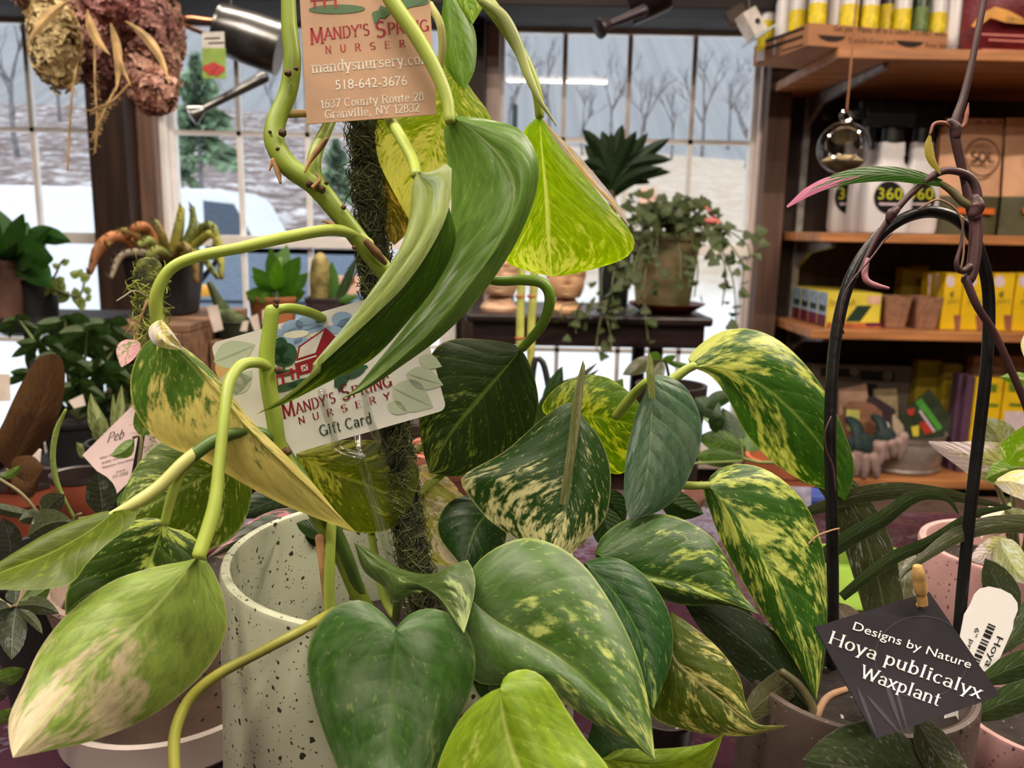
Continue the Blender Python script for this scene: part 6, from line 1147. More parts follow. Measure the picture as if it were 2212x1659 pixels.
# O heart leaf in front of the pot
L([(856, 1356), (852, 1440), (846, 1540), (838, 1660), (828, 1790)], [(856, 1356), (820, 1318), (775, 1296), (715, 1316), (676, 1370), (663, 1425), (672, 1490), (695, 1570), (730, 1660), (770, 1740), (828, 1790)], [(856, 1356), (880, 1330), (925, 1314), (975, 1328), (1012, 1370), (1027, 1422), (1020, 1485), (990, 1555), (950, 1640), (900, 1725), (828, 1790)], (258, 254, 248, 240), leafM((50, 88, 42), (124, 140, 74), .2, .36, .15, 3.5, .15, .2, rib=(86, 120, 60), quilt=.14, greyed=.25), (10, 10), 4, 'dark green heart shaped leaf', 34, 9)
# P bright leaf at the bottom
L([(1080, 1486), (1090, 1560), (1115, 1640), (1160, 1750), (1215, 1850)], [(1080, 1486), (1050, 1500), (1000, 1545), (962, 1610), (940, 1690), (960, 1770), (1040, 1840), (1130, 1860), (1215, 1850)], [(1080, 1486), (1095, 1456), (1140, 1446), (1182, 1470), (1225, 1535), (1268, 1600), (1315, 1660), (1340, 1740), (1300, 1810), (1215, 1850)], (236, 232, 226, 216), leafM((116, 152, 44), (186, 202, 88), .24, .4, .3, 3, .1, .4, rib=(186, 196, 110), quilt=.14), (10, 10), 5, 'bright yellow green leaf', 32, 9)
# Q behind N
L([(1262, 1215), (1335, 1290), (1390, 1400), (1412, 1532)], [(1262, 1215), (1262, 1260), (1300, 1350), (1360, 1450), (1412, 1532)], [(1262, 1215), (1300, 1204), (1345, 1210), (1395, 1245), (1435, 1300), (1453, 1360), (1450, 1425), (1432, 1482), (1412, 1532)], (294, 290, 284, 278), leafM((38, 76, 44), (150, 176, 80), .22, .33, .15, 5, .2, .3), (4, 8), 3, None, 28, 7)
# R lower right leaf
L([(1450, 1322), (1452, 1415), (1500, 1465), (1550, 1505), (1625, 1562), (1702, 1566)], [(1450, 1322), (1425, 1400), (1400, 1500), (1412, 1550), (1470, 1574), (1540, 1588), (1610, 1590), (1660, 1580), (1702, 1566)], [(1450, 1322), (1495, 1352), (1550, 1398), (1596, 1460), (1612, 1520), (1640, 1565), (1702, 1566)], (296, 292, 288, 282), leafM((66, 86, 26), (196, 190, 100), .36, .4, .25, 6, .1, .3, rib=(206, 200, 140)), (6, 4), 3, None, 30, 7)
# S, T
L([(1300, 1640), (1400, 1650), (1490, 1635), (1562, 1586)], [(1300, 1640), (1340, 1618), (1410, 1618), (1490, 1612), (1535, 1602), (1562, 1586)], [(1300, 1640), (1360, 1720), (1460, 1730), (1525, 1680), (1548, 1630), (1562, 1586)], (276, 272, 264), leafM((112, 146, 50), (168, 186, 84), .3, .4, .3, 4), (2, 10), 2, None, 20, 6)
L([(1280, 1560), (1330, 1610), (1380, 1690)], [(1280, 1560), (1270, 1620), (1310, 1680), (1380, 1690)], [(1280, 1560), (1350, 1580), (1385, 1630), (1380, 1690)], (290, 286, 284), leafM((36, 70, 36), (110, 140, 60), .2, .4, .1), (0, 4), 1, None, 14, 5)
L([(1010, 1440), (1030, 1500), (1020, 1580)], [(1010, 1440), (985, 1490), (990, 1550), (1020, 1580)], [(1010, 1440), (1060, 1470), (1075, 1530), (1020, 1580)], (300, 298, 296), leafM((36, 66, 32), (90, 120, 50), .2, .4, .1), (0, 0), 1, None, 14, 4)
# U twisted leaf at the base
L([(765, 1172), (820, 1222), (900, 1262), (960, 1296), (1002, 1368)], [(765, 1172), (816, 1198), (880, 1240), (938, 1252), (988, 1240), (1008, 1208), (1027, 1256), (1016, 1320), (1002, 1368)], [(765, 1172), (785, 1232), (828, 1268), (852, 1302), (895, 1275), (938, 1290), (975, 1332), (1002, 1368)], (306, 288, 268, 256), leafM((66, 90, 54), (150, 170, 90), .22, .38, .2, 5, .3, .3), (4, 4), 3, 'grey green twisted leaf', 30, 6)
# V olive leaf behind the clip
L([(640, 980), (720, 1020), (800, 1050), (890, 1090)], [(640, 980), (690, 958), (770, 950), (850, 960), (905, 1010), (890, 1090)], [(640, 980), (650, 1060), (700, 1120), (770, 1150), (850, 1140), (890, 1090)], (334, 336, 336), leafM((80, 96, 22), (176, 180, 66), .32, .42, .4, 6, -.2, .4), (4, 4), 2, None, 24, 7)
# W cream leaf right of the pole
L([(906, 1062), (930, 1115), (962, 1172), (1000, 1225)], [(906, 1062), (888, 1090), (890, 1140), (905, 1190), (940, 1218), (1000, 1225)], [(906, 1062), (925, 1035), (962, 1045), (1010, 1080), (1025, 1140), (1000, 1225)], (348, 350, 352), leafM((150, 160, 90), (226, 212, 160), .55, .45, .25, 4, .1, .3), (4, 4), 2, 'cream and pale green leaf', 22, 6)
L([(893, 1010), (925, 1035), (990, 1075)], [(893, 1010), (905, 1050), (945, 1080), (990, 1075)], [(893, 1010), (930, 1005), (985, 1050), (990, 1075)], (352, 352, 352), leafM((198, 190, 150), (232, 218, 178), .5, .45, .25, 4), (0, 0), 1, None, 14, 4)
# ------------------------------------------------------------------ gift card, clear card holder, kraft tag
gA, gB, gC = W(455, 742, .318), W(893, 617, .322), W(527, 1010, .320); CP = Plane(gA, gB, gC)
t = thing('gift_card', gA.lerp(gB, .5), 'white nursery gift card with red barn picture, held in the clear card pick', 'gift card')
def cardpx(u, v): return (455+438*u+72*v, 742-125*u+268*v)
pts = []
for cx, cy, a0 in ((.965, .055, -90), (.965, .945, 0), (.035, .945, 90), (.035, .055, 180)):
    for k in range(5): a = RD(a0+90*k/4); pts.append(cardpx(cx+.035*cos(a), cy+.055*sin(a)))
b = MB(); b.sm = False; b.slab([CP(x, y) for x, y in pts], CP.n, .0008); b.build('card', M('card_white', (226, 226, 218), .28, nz=(8, .02), coat=.3), t)
def art(name, shapes, col, lift, rough=.35):
    m = MB()
    for q in shapes: shape(m, q, CP, lift)
    return m.build(name, M('ink_%d_%d_%d' % col, col, rough), t)
art('blue_clouds', [oval(672, 695, 34, 18, -12), oval(632, 705, 24, 14, -10), oval(660, 712, 40, 10, -8), oval(740, 690, 24, 17, 0), oval(760, 700, 30, 14, 0), oval(720, 712, 30, 10, -10), oval(628, 732, 26, 14, 0), oval(652, 740, 18, 12), oval(600, 718, 14, 8)], (150, 180, 216), .00016)
art('cream_clouds', [oval(640, 722, 28, 8, -6), oval(690, 722, 22, 6, -8)], (226, 226, 206), .0002)
art('lawn', [oval(618, 836, 26, 9, -14), oval(660, 826, 40, 10, -12), oval(735, 792, 60, 10, -14), oval(618, 806, 22, 7, -12), oval(760, 800, 36, 8, -14)], (58, 92, 62), .0002)
art('barn', [[(645, 748), (704, 708), (684, 766), (640, 780)], [(704, 708), (726, 728), (732, 762), (688, 792), (684, 766)], [(636, 784), (686, 768), (690, 800), (642, 812)]], (150, 34, 44), .00022)
art('barn_roof', [[(649, 750), (700, 714), (682, 762), (644, 774)]], (226, 222, 216), .00028)
art('barn_trim', [[(638, 781), (684, 767), (684, 770), (638, 785)], [(650, 790), (664, 786), (666, 799), (652, 803)]], (232, 226, 220), .0003)
art('barn_door_cross', [[(652, 792), (654, 791), (664, 797), (662, 798)], [(662, 787), (664, 788), (654, 801), (652, 800)]], (150, 34, 44), .00034)
art('tree_picture', [oval(606, 748, 16, 20, 8), oval(622, 765, 20, 24, 5), oval(600, 768, 14, 18), oval(614, 782, 20, 10), [(610, 785), (616, 784), (616, 800), (611, 801)]], (46, 84, 58), .00026)
art('fence', [[(x, y), (x+6, y-1), (x+10, y+24), (x+4, y+25)] for x, y in ((592, 812), (606, 806), (626, 796), (638, 793))] + [[(590, 814), (640, 798), (640, 803), (590, 819)]], (160, 40, 48), .00032)
art('sprig', [[(722, 836), (722, 818), (738, 806), (745, 812), (758, 806), (752, 822), (742, 838), (732, 848), (729, 838)], leafshape(748, 818, 790, 800, .12)], (52, 84, 60), .0003)
art('faint_leaves', [leafshape(462, 782, 552, 744, .3), leafshape(470, 838, 546, 815, .32), leafshape(500, 850, 545, 800, .3), leafshape(878, 806, 958, 832, .3), leafshape(848, 836, 936, 880, .36), leafshape(838, 872, 880, 892, .32), leafshape(905, 772, 955, 792, .3)], (186, 198, 172), .00014)
art('faint_veins', [leafshape(465, 781, 550, 746, .02), leafshape(850, 838, 932, 878, .02), leafshape(882, 808, 954, 830, .02)], (160, 176, 148), .0002)
art('amber_leaf', [leafshape(472, 770, 492, 840, .2)], (206, 170, 110), .00013)
RI = M('ink_crimson', (140, 32, 44), .4); GI = M('ink_bottle_green', (54, 84, 64), .4)
m = MB(); ud = (-.26, -.966); ud = (-.2, -.98)
def lw(m, s, a, e, h, pl, **k): write(m, s, a, e, h, pl, font='serif', up=k.pop('up', ud), lift=.0003, **k)
lw(m, 'M', (612, 904), (641, 896), 32, CP, thick=.17, thin=.06); lw(m, "ANDY'S", (641, 894), (727, 868), 22, CP, thick=.17, thin=.06)
lw(m, 'S', (739, 866), (760, 860), 34, CP, thick=.17, thin=.06); lw(m, 'PRING', (762, 857), (848, 832), 22, CP, thick=.17, thin=.06)
for i, ch in enumerate('NURSERY'): x = 646+i*30.6; y = 916-i*8.6; lw(m, ch, (x, y), (x+15, y-4.2), 14, CP, thick=.17, thin=.06)
m.build('nursery_lettering', RI, t)
m = MB(); lw(m, 'Gift Card', (692, 942), (806, 912), 22, CP, thick=.15, thin=.08, serif=.05); m.build('gift_card_lettering', GI, t)
# clear plastic pick
CL2 = glassM('clear_acrylic', (.92, .93, .92), refl=.3, rough=.05)
pk = thing('card_pick', W(780, 990, .317), 'clear plastic three pronged card pick pushed into the pot, holding the gift card', 'card holder')
def rod(name, pts, r, dd=0): b = MB(); b.tube([W(x, y, d/1000) for x, y, d in pts], [q/F*.315 for q in r], 10, len(pts)*4); return b.build(name, CL2, pk)
rod('stake', [(779, 985, 318), (800, 1060, 322), (830, 1160, 330), (858, 1250, 338), (866, 1290, 341)], [11, 12, 12, 10, 6])
rod('prong', [(695, 845, 311), (702, 880, 311), (718, 930, 312), (730, 968, 314), (779, 985, 316)], [9, 10, 9, 8, 9]); rod('prong', [(787, 845, 311), (797, 900, 312), (812, 940, 313), (815, 955, 315), (779, 985, 316)], [8, 9, 9, 8, 9]); rod('prong', [(770, 935, 325), (776, 965, 322), (779, 985, 318)], [9, 9, 9])
# kraft tag hanging at the top
kA, kB, kC = W(663, 268, .305), W(943, 247, .307), W(646, -60, .303); KP = Plane(kA, kB, kC)
t = thing('kraft_tag', W(790, 100, .305), 'tan kraft business tag printed with the nursery address, hung on the pothos vine', 'tag')
b = MB(); b.sm = False; b.slab([KP(*q) for q in ((663, 268), (943, 247), (923, -95), (643, -78))], KP.n, .0006); b.build('tag_card', M('tan_kraft_card', (206, 166, 134), .6, nz=(60, .05)), t)
def kart(name, shapes, col, lift):
    m = MB()
    for q in shapes: shape(m, q, KP, lift)
    return m.build(name, M('ink_%d_%d_%d' % col, col, .5), t)
kart('lawn', [oval(728, 20, 61, 10, -1), oval(885, 6, 42, 9, -3)], (88, 122, 80), .00014); kart('fence', [[(x, -20), (x+6, -20), (x+8, 18), (x+3, 18)] for x in (675, 696, 720)] + [[(670, -2), (726, -6), (726, -1), (670, 3)]], (180, 48, 52), .0002)
kart('sprig', [[(803, 30), (806, 26), (818, 22), (822, 12), (832, 16), (838, 8), (846, 24), (840, 32), (830, 40), (822, 38), (812, 52), (808, 50), (806, 40)], leafshape(842, 20, 925, 0, .08)], (84, 120, 82), .0002)
m = MB(); ku = (-.075, -.997)
def kw(m, s, a, e, h, **k): write(m, s, a, e, h, KP, font='serif', up=ku, lift=.00013, **k)
kw(m, 'M', (671, 96), (702, 93), 34, thick=.17, thin=.06); kw(m, "ANDY'S", (701, 86), (800, 75), 24, thick=.17, thin=.06); kw(m, 'S', (812, 81), (836, 78), 33, thick=.18, thin=.07); kw(m, 'PRING', (838, 74), (928, 66), 24, thick=.17, thin=.06)
for i, ch in enumerate('NURSERY'): x = 703+i*32; y = 115-i*2.6; kw(m, ch, (x, y), (x+14, y-1), 15, thick=.16, thin=.06)
m.build('nursery_lettering', M('tag_crimson', (178, 44, 56), .5), t)
WI = M('ink_white', (244, 236, 222), .5)
m = MB(); S = dict(thick=.135, thin=.115, serif=.12)
kw(m, 'mandysnursery.com', (674, 157), (934, 136), 22, **S); kw(m, '1637 County Route 28', (693, 234), (917, 216), 17, **S); kw(m, 'Granville, NY 12832', (702, 256), (908, 240), 17, **S)
write(m, '518-642-3676', (724, 194), (880, 184), 22, KP, up=ku, lift=.00013); m.build('address_lettering', WI, t)
b = MB(); b.tube([KP(785, -95, .0005), W(760, -130, .306), W(640, -150, .311)], .0006, 5, 8); b.build('tag_string', SHEATH, t)
# lime tray (behind the tag) stands on the bench
b = MB(); c = WZ(1850, 1262, ZTAB+.012); lt.location = (c.x, c.y, ZTAB); b.lathe([(.001, .001), (.055, .001), (.06, .02), (.056, .02), (.052, .006), (.001, .006)], (c.x, c.y, ZTAB), 32, sq=8); b.build('tray_body', M('lime_plastic', (112, 140, 50), .4), lt)
# ================================================================== hoya on its hoop, right
BRP = M('speckled_brown_stoneware', (82, 68, 62), .55, nz=(30, .15), speck=[(300, .3, (40, 32, 30)), (500, .25, (140, 120, 108))]); PNK = M('speckled_pink_stoneware', (190, 148, 146), .5, nz=(20, .06), speck=[(420, .36, (140, 88, 94)), (240, .26, (104, 62, 66))])
c = W(1850, 1441, .335); ring_pot('brown_stoneware_pot', (c.x, c.y, ZTAB+.0005), [(.038, 0), (.044, .003), (.0445, .02), (.045, c.z-ZTAB-.004)], .004, BRP, 'brown speckled stoneware pot at the right holding the hoya hoop', soil=(.040, (c.z-ZTAB)*.8))
c2 = W(2182, 1178, .50); ring_pot('pink_stoneware_pot', (c2.x, c2.y, ZTAB+.0005), [(.030, 0), (.036, .004), (.046, .04), (.050, c2.z-ZTAB-.003)], .005, PNK, 'speckled pink pot holding the cream syngonium at the right edge', soil=(.045, (c2.z-ZTAB)*.8))
c3 = W(2262, 1540, .395); ring_pot('pink_stoneware_pot', (c3.x, c3.y, ZTAB+.0005), [(.026, 0), (.032, .004), (.038, .02), (.040, c3.z-ZTAB-.003)], .004, PNK, 'speckled pink pot with soil in the lower right corner', soil=(.036, (c3.z-ZTAB)*.84))
hoop = thing('plant_hoop', W(1798, 1420, .338), 'tall black plastic plant hoop standing in the brown stoneware pot', 'plant support')
b = MB(); P = [(1797, 1440, .338), (1799, 1300, .337), (1797, 1120, .336), (1793, 950, .336), (1798, 800, .336), (1812, 690, .336), (1838, 600, .336), (1880, 530, .336), (1936, 480, .336), (2000, 458, .337), (2056, 468, .338), (2098, 505, .339), (2124, 570, .340), (2136, 650, .341), (2132, 780, .343), (2112, 960, .345), (2094, 1120, .347), (2080, 1260, .349), (2068, 1400, .351)]
b.tube([W(*q) for q in P], .0024, 12, 150); b.build('hoop_rod', M('black_hoop_plastic', (22, 22, 24), .35, nz=(30, .4), bump=(50, .2)), hoop)
hoya = thing('hoya', W(1862, 1450, .335), 'hoya with purple brown twining stems and long silver splashed leaves on the black hoop', 'plant')
HST = M('purple_brown_stem', (74, 48, 50), .45, nz=(40, .25)); HGR = M('olive_hoya_stem', (98, 92, 62), .5, nz=(40, .2)); HTAN = M('tan_hoya_stem', (150, 116, 86), .7, nz=(40, .2))
def hs(pts, r, m=HST, name='stem', k=None): return pstem(hoya, pts, r, m, name, k or len(pts)*5)
hs([(2135, -60, .33), (2126, 0, .33), (2112, 70, .33), (2096, 150, .33), (2080, 215, .33), (2062, 270, .33), (2066, 310, .33), (2082, 380, .331), (2098, 440, .331), (2108, 480, .331), (2106, 540, .331), (2098, 590, .331), (2088, 608, .331)], [7, 7, 7, 7, 8, 9, 11, 10, 9, 14, 14, 14, 13])
hs([(2108, 470, .329), (2112, 420, .329), (2098, 385, .329), (2066, 370, .329), (2030, 372, .329), (1985, 402, .329), (1940, 448, .329), (1918, 478, .33), (1890, 520, .331), (1850, 600, .331)], [11, 9, 8, 8, 8, 7, 8, 6, 5, 3])
hs([(2108, 450, .33), (2080, 436, .33), (2055, 412, .33), (2030, 395, .33)], [9, 9, 8, 6], HGR)
hs([(1938, 452, .328), (1926, 462, .328), (1920, 474, .328)], [8, 12, 8], name='stem_joint'); hs([(2106, 425, .329), (2110, 445, .329), (2104, 465, .329)], [10, 17, 12], name='stem_joint'); hs([(2050, 262, .329), (2064, 275, .329), (2066, 296, .329)], [8, 12, 9], name='stem_joint')
hs([(2085, 600, .33), (2110, 660, .33), (2148, 720, .332), (2180, 790, .334), (2214, 870, .336), (2240, 950, .338)], [9, 8, 8, 8, 8, 8]); hs([(2096, 575, .329), (2078, 586, .328), (2066, 570, .327), (2076, 525, .327), (2082, 470, .327)], [8, 6, 4, 3, 2])
hs([(2062, 278, .329), (2040, 266, .329), (2018, 268, .329), (2009, 290, .329)], [5, 5, 4, 3], M('rosy_stalk', (150, 96, 76), .5), 'leaf_stalk'); hs([(2066, 282, .329), (2082, 270, .329), (2088, 245, .329), (2092, 222, .329)], [4, 5, 5, 1], M('rosy_stalk', (150, 96, 76), .5), 'leaf_bud')
hs([(1874, 560, .33), (1868, 588, .329), (1872, 606, .328), (1890, 616, .327), (1920, 623, .326)], [5, 7, 7, 6, 3], M('mauve_peduncle', (150, 96, 106), .5, nz=(50, .15)), 'flower_stalk')
hs([(1985, 452, .329), (2010, 436, .328), (2030, 432, .328), (2060, 448, .328), (2078, 480, .329), (2082, 540, .33), (2074, 590, .33)], 2.2, HTAN, 'dry_tendril'); hs([(1925, 505, .329), (1910, 520, .328), (1880, 560, .327), (1845, 600, .326), (1822, 640, .326), (1814, 690, .326), (1822, 720, .328)], 2.2, HST, 'dry_tendril')
hs([(1795, 900, .331), (1782, 935, .33), (1786, 975, .33), (1800, 1010, .331), (1805, 1060, .331)], 1.8, HST, 'dry_tendril'); hs([(1812, 1142, .331), (1795, 1146, .330), (1765, 1158, .328), (1745, 1176, .327)], 2.2, HTAN, 'dry_tendril')
HL = lambda a=.25, **k: leafM(k.pop('d', (60, 70, 50)), k.pop('l', (150, 152, 136)), a, .38, .1, 5, fine=.6, quilt=.12, **k)
H1 = HL(.2); H2 = HL(.2); H3 = HL(.15, d=(50, 70, 42)); H4 = HL(.24, d=(66, 84, 66))
q_ = lambda *a, **k: qleaf(hoya, *a, **k)
HG = leafM((46, 92, 30), (206, 120, 140), .2, .35, .25, 2, .55, fine=.1)
def strap(pts, w_, mat, lab=None, prof=STRAP, tw=.25, n=30):
    """long leaf along a pixel path with depth"""
    c = cat([V((x, y, d*1000)) for x, y, d in pts], n); vs = []; uv = []; fs = []; m = 2
    for i, p in enumerate(c):
        t = (c[min(n, i+1)]-c[max(0, i-1)]); nn = V((-t.y, t.x, 0)).normalized(); hw = w_*.62*lerpl(prof, i/n)
        for j in range(-m, m+1): k = j/m; q = p+nn*hw*k; vs.append(W(q.x, q.y, p.z/1000+(abs(k)*tw+k*tw)*hw/F*p.z/1000)); uv.append((.5+.5*k, i/n))
    for i in range(n):
        for j in range(2*m): a = i*(2*m+1)+j; fs.append((a, a+1, a+2*m+2, a+2*m+1))
    mb = MB(); mb.add(vs, fs, uv); o = mb.build('leaf', mat, hoya)
    if lab: o['label'] = lab
    return o
strap([(2034, 396, .329), (1985, 384, .327), (1930, 376, .324), (1860, 378, .321), (1800, 392, .318), (1750, 412, .315), (1700, 447, .312)], 26, HG, 'long green leaf with a pink tip', [.5, .9, 1, 1.05, 1, .8, .6, .15])
strap([(2009, 290, .329), (2006, 315, .328), (2012, 345, .327), (2032, 376, .326)], 17, leafM((140, 132, 46), (170, 160, 70), .4, .4, .3), 'small yellow leaf', [.2, .9, 1, .7, .1])
strap([(1690, 1118, .36), (1762, 1100, .36), (1838, 1074, .36), (1905, 1062, .36), (1960, 1060, .36), (2040, 1068, .362), (2120, 1084, .364), (2182, 1096, .366)], 28, H1, None, [.1, .7, 1, 1.1, 1, .8, .5, .1])
strap([(1760, 1215, .352), (1830, 1165, .352), (1900, 1125, .352), (1965, 1078, .352), (2010, 1068, .353), (2050, 1080, .354), (2070, 1110, .355)], 30, H3, 'dark leaf with a pale edge', [.7, 1, 1, .95, .8, .5, .1])
strap([(1818, 1290, .345), (1870, 1248, .345), (1935, 1202, .347), (2010, 1170, .35), (2080, 1125, .354), (2120, 1106, .357), (2184, 1096, .36)], 24, H3, None, [.7, .9, 1, .9, .8, .6, .2])
strap([(2320, 1140, .36), (2212, 1132, .355), (2130, 1136, .35), (2060, 1160, .345), (2000, 1200, .342), (1958, 1232, .34), (1942, 1255, .338)], 34, HL(.2, d=(62, 70, 54)), 'long greyish leaf with a hooked tip', [.9, 1, .95, .9, .8, .5, .1])
strap([(1775, 1020, .372), (1815, 1060, .37), (1852, 1120, .37), (1882, 1200, .37), (1905, 1290, .37), (1920, 1380, .37)], 74, H2, 'broad silver splashed leaf', [.6, .9, 1.1, 1.1, 1, .9])
strap([(1960, 1190, .40), (1955, 1250, .39), (1948, 1310, .385)], 64, HL(.3, d=(72, 74, 56)), None, [.4, 1, .9])
# lower leaves
q_((2005, 1662), (1733, 1640), 215, (.289, .284), H4, -10, OVAL, n=18, m=4, lab='wide silvery oval leaf at the bottom'); q_((1975, 1540), (2110, 1720), 80, (.290, .28), HL(.25), 12, OVAL, n=16, m=3)
q_((2200, 1330), (2128, 1206), 74, (.36, .35), H4, -4, OVAL, n=14, m=3); q_((2105, 1480), (2330, 1400), 64, (.33, .34), H3, -8, OVAL, n=14, m=3); q_((2080, 1560), (2330, 1470), 70, (.32, .33), H3, -10, OVAL, n=14, m=3); q_((2150, 1420), (2280, 1240), 60, (.36, .37), H4, 6, OVAL, n=12, m=3)
hs([(1690, 1452, .318), (1725, 1480, .316), (1752, 1520, .314), (1760, 1560, .313), (1765, 1582, .313)], [9, 10, 10, 9, 9], HGR); hs([(1765, 1578, .312), (1768, 1540, .313), (1790, 1505, .318), (1840, 1486, .326)], [8, 8, 8, 7], HTAN); hs([(1762, 1580, .311), (1780, 1600, .308), (1805, 1614, .305), (1832, 1628, .302)], [7, 6, 5, 5], HTAN, 'aerial_root')
q_((1770, 1560), (1470, 1290), 120, (.322, .33), HL(.12, d=(40, 56, 40)), 22, OVAL, n=18, m=4, lab='large dark leaf with a grey sheen'); q_((1610, 1550), (1760, 1440), 70, (.31, .33), HL(.15, d=(70, 74, 58)), -8, [.4, .9, 1, .9, .5], n=12, m=3)
q_((1860, 1390), (1795, 1300), 60, (.35, .37), HL(.1, d=(60, 52, 40)), 6, OVAL); q_((1880, 1480), (1760, 1290), 60, (.34, .36), HL(.1, d=(52, 50, 40)), -8, OVAL)
# --- black diamond tag with its pin
TP = Plane(W(1760, 1354, .282), W(2161, 1503, .280), W(2007, 1278, .293)); t = thing('diamond_tag', W(1960, 1440, .284), 'black diamond shaped plant tag lettered in white, pinned before the brown pot', 'tag')
b = MB(); b.sm = False; b.slab([TP(*q) for q in ((1760, 1354), (1893, 1596), (2161, 1503), (2007, 1278))], TP.n, .0007); b.build('tag_card', M('charcoal_card', (42, 38, 44), .38, nz=(16, .18)), t)
m = MB(); tu = (.33, -.944)
write(m, 'Designs by Nature', (1838, 1359), (2094, 1444), 19, TP, up=tu, lift=.0003); S = dict(thick=.13, thin=.045, serif=.09)
write(m, 'Hoya publicalyx', (1787, 1388), (2118, 1510), 27, TP, 'serif', up=tu, lift=.0003, **S); write(m, 'Waxplant', (1856, 1462), (2028, 1526), 27, TP, 'serif', up=tu, lift=.0003, **S); m.build('tag_lettering', M('ink_bright_white', (244, 240, 238), .5), t)
m = MB()
for q in ([(1850, 1480), (1893, 1590)], [(1870, 1500), (1950, 1592)], [(1905, 1450), (1950, 1585)], [(1930, 1470), (1960, 1580)]): shape(m, leafshape(*q[0], *q[1], .035), TP, .00015)
for k in range(26): a, e = RD(k*12), RD(k*12+12); shape(m, [(1990+100*cos(a), 1420+88*sin(a)), (1990+100*cos(e), 1420+88*sin(e)), (1990+102*cos(e), 1420+90*sin(e)), (1990+102*cos(a), 1420+90*sin(a))], TP, .00015) if 1 else 0
m.build('faint_ornament', M('ink_slate', (66, 62, 70), .45), t)
pn = thing('bamboo_pin', W(1986, 1305, .288), 'short bamboo pin through the top corner of the black diamond tag', 'pin'); b = MB(); b.lathe([(.0001, 0), (.0017, 0), (.0018, .0022), (.0016, .0045), (.0021, .0047), (.0023, .0065), (.0021, .011), (.0016, .0145), (.0013, .0148), (.0001, .0148)], TP(1989, 1308, .0013), 16, (W(1979, 1238, .286)-W(1989, 1308, .288))); b.build('pin_body', M('bamboo', (186, 148, 88), .55, nz=(150, .25)), pn)
b = MB(); b.tube([W(1985, 1306, .290), W(1978, 1380, .31), W(1968, 1440, .325)], .0012, 6, 4); b.build('pin_shank', M('bamboo', (186, 148, 88), .55), pn)
# --- white plant label with bars
LP = Plane(W(2110, 1290, .345), W(2199, 1300, .347), W(2040, 1600, .330)); t = thing('nursery_label', W(2120, 1440, .34), 'white plastic plant label with black bars and lettering behind the black tag', 'plant label')
pts = [(2096, 1308), (2106, 1284), (2118, 1272), (2138, 1267), (2162, 1272), (2185, 1284), (2198, 1302), (2199, 1318), (2190, 1340), (2188, 1358), (2182, 1372), (2112, 1530), (2076, 1612), (2024, 1600), (2042, 1548), (2084, 1328)]
b = MB(); b.sm = False; b.slab([LP(*q) for q in pts], LP.n, .0006); b.build('label_strip', M('label_plastic', (236, 234, 232), .35, nz=(10, .03)), t)
m = MB(); BI = M('ink_black', (26, 24, 26), .5)
write(m, 'Hoya pub', (2154, 1371), (2102, 1492), 16, LP, up=(.92, .39), lift=.0003); m.build('plant_lettering', BI, t)
m = MB(); write(m, '6" pre', (2107, 1354), (2082, 1410), 11, LP, up=(.92, .39), lift=.0003); m.build('size_lettering', BI, t)
m = MB(); y = 0
for wd_, gap in ((3, 3), (4, 4), (6, 3), (7, 6), (3, 4), (3, 4), (8, 4), (3, 5), (6, 4), (3, 3), (7, 5), (4, 4), (3, 3), (6, 4)):
    ax, ay = 2134-.40*y, 1346+.92*y; bx_, by_ = ax-.40*wd_, ay+.92*wd_; shape(m, [(ax, ay), (ax+16, ay+7), (bx_+16, by_+7), (bx_, by_)], LP, .0003); y += wd_+gap
m.build('printed_bars', BI, t)
# --- cream syngonium
sy = thing('cream_syngonium', (c2.x, c2.y, ZTAB+(c2.z-ZTAB)*.8), 'cream variegated syngonium in the speckled pink pot at the right edge', 'plant'); SC1 = leafM((150, 160, 120), (222, 206, 184), .55, .45, .25, 4, .3, quilt=.6); SCG = leafM((96, 138, 44), (176, 190, 110), .35, .4, .35, 4); SCW = leafM((214, 218, 168), (236, 232, 196), .5, .4, .3, 3); SCP = leafM((130, 146, 112), (170, 176, 140), .45, .45, .2, 4)
SST = M('syngonium_stem', (126, 140, 88), .5)
def sl(b_, t_, w_, d, mat, be=0, prof=OVAL): return qleaf(sy, b_, t_, w_, d, mat, be, prof, n=16, m=4, fold=.25)
sl((2215, 1010), (2006, 955), 92, (.46, .42), SC1, -8, [.5, .95, 1, .9, .75, .5, .3, .05]); sl((2170, 985), (2120, 905), 80, (.48, .47), SCP, 10, [.4, .9, 1, .9, .6, .2]); sl((2175, 1000), (2240, 905), 70, (.44, .42), SCG, 4, HEART); sl((2152, 1040), (2260, 1080), 62, (.43, .40), SCW, -14, [.2, .8, 1, 1, .9, .8]); sl((2200, 1010), (2130, 1035), 50, (.45, .44), SCG, 4); sl((2212, 770), (2235, 700), 40, (.44, .43), SCW, 4, OVAL); sl((2240, 830), (2160, 815), 30, (.5, .5), SCG, 4)
sl((2185, 1090), (2120, 1165), 64, (.49, .47), M('cream_leaf', (222, 200, 176), .5, nz=(30, .08), tr=.2), 4); sl((2175, 1160), (2095, 1210), 54, (.46, .44), SC1, -8); sl((2160, 1165), (2225, 1260), 66, (.45, .42), SCP, 8, ROUND); sl((2215, 1150), (2170, 1100), 50, (.46, .46), SCP, 6)
for pts in ([(2190, 1190, .5), (2180, 1120, .48), (2152, 1045, .44)], [(2200, 1195, .5), (2190, 1100, .48), (2186, 1010, .46)], [(2210, 1195, .5), (2225, 1100, .48), (2230, 1000, .45)], [(2180, 1185, .5), (2176, 1120, .485), (2182, 1090, .49)]): pstem(sy, pts, 5, SST)
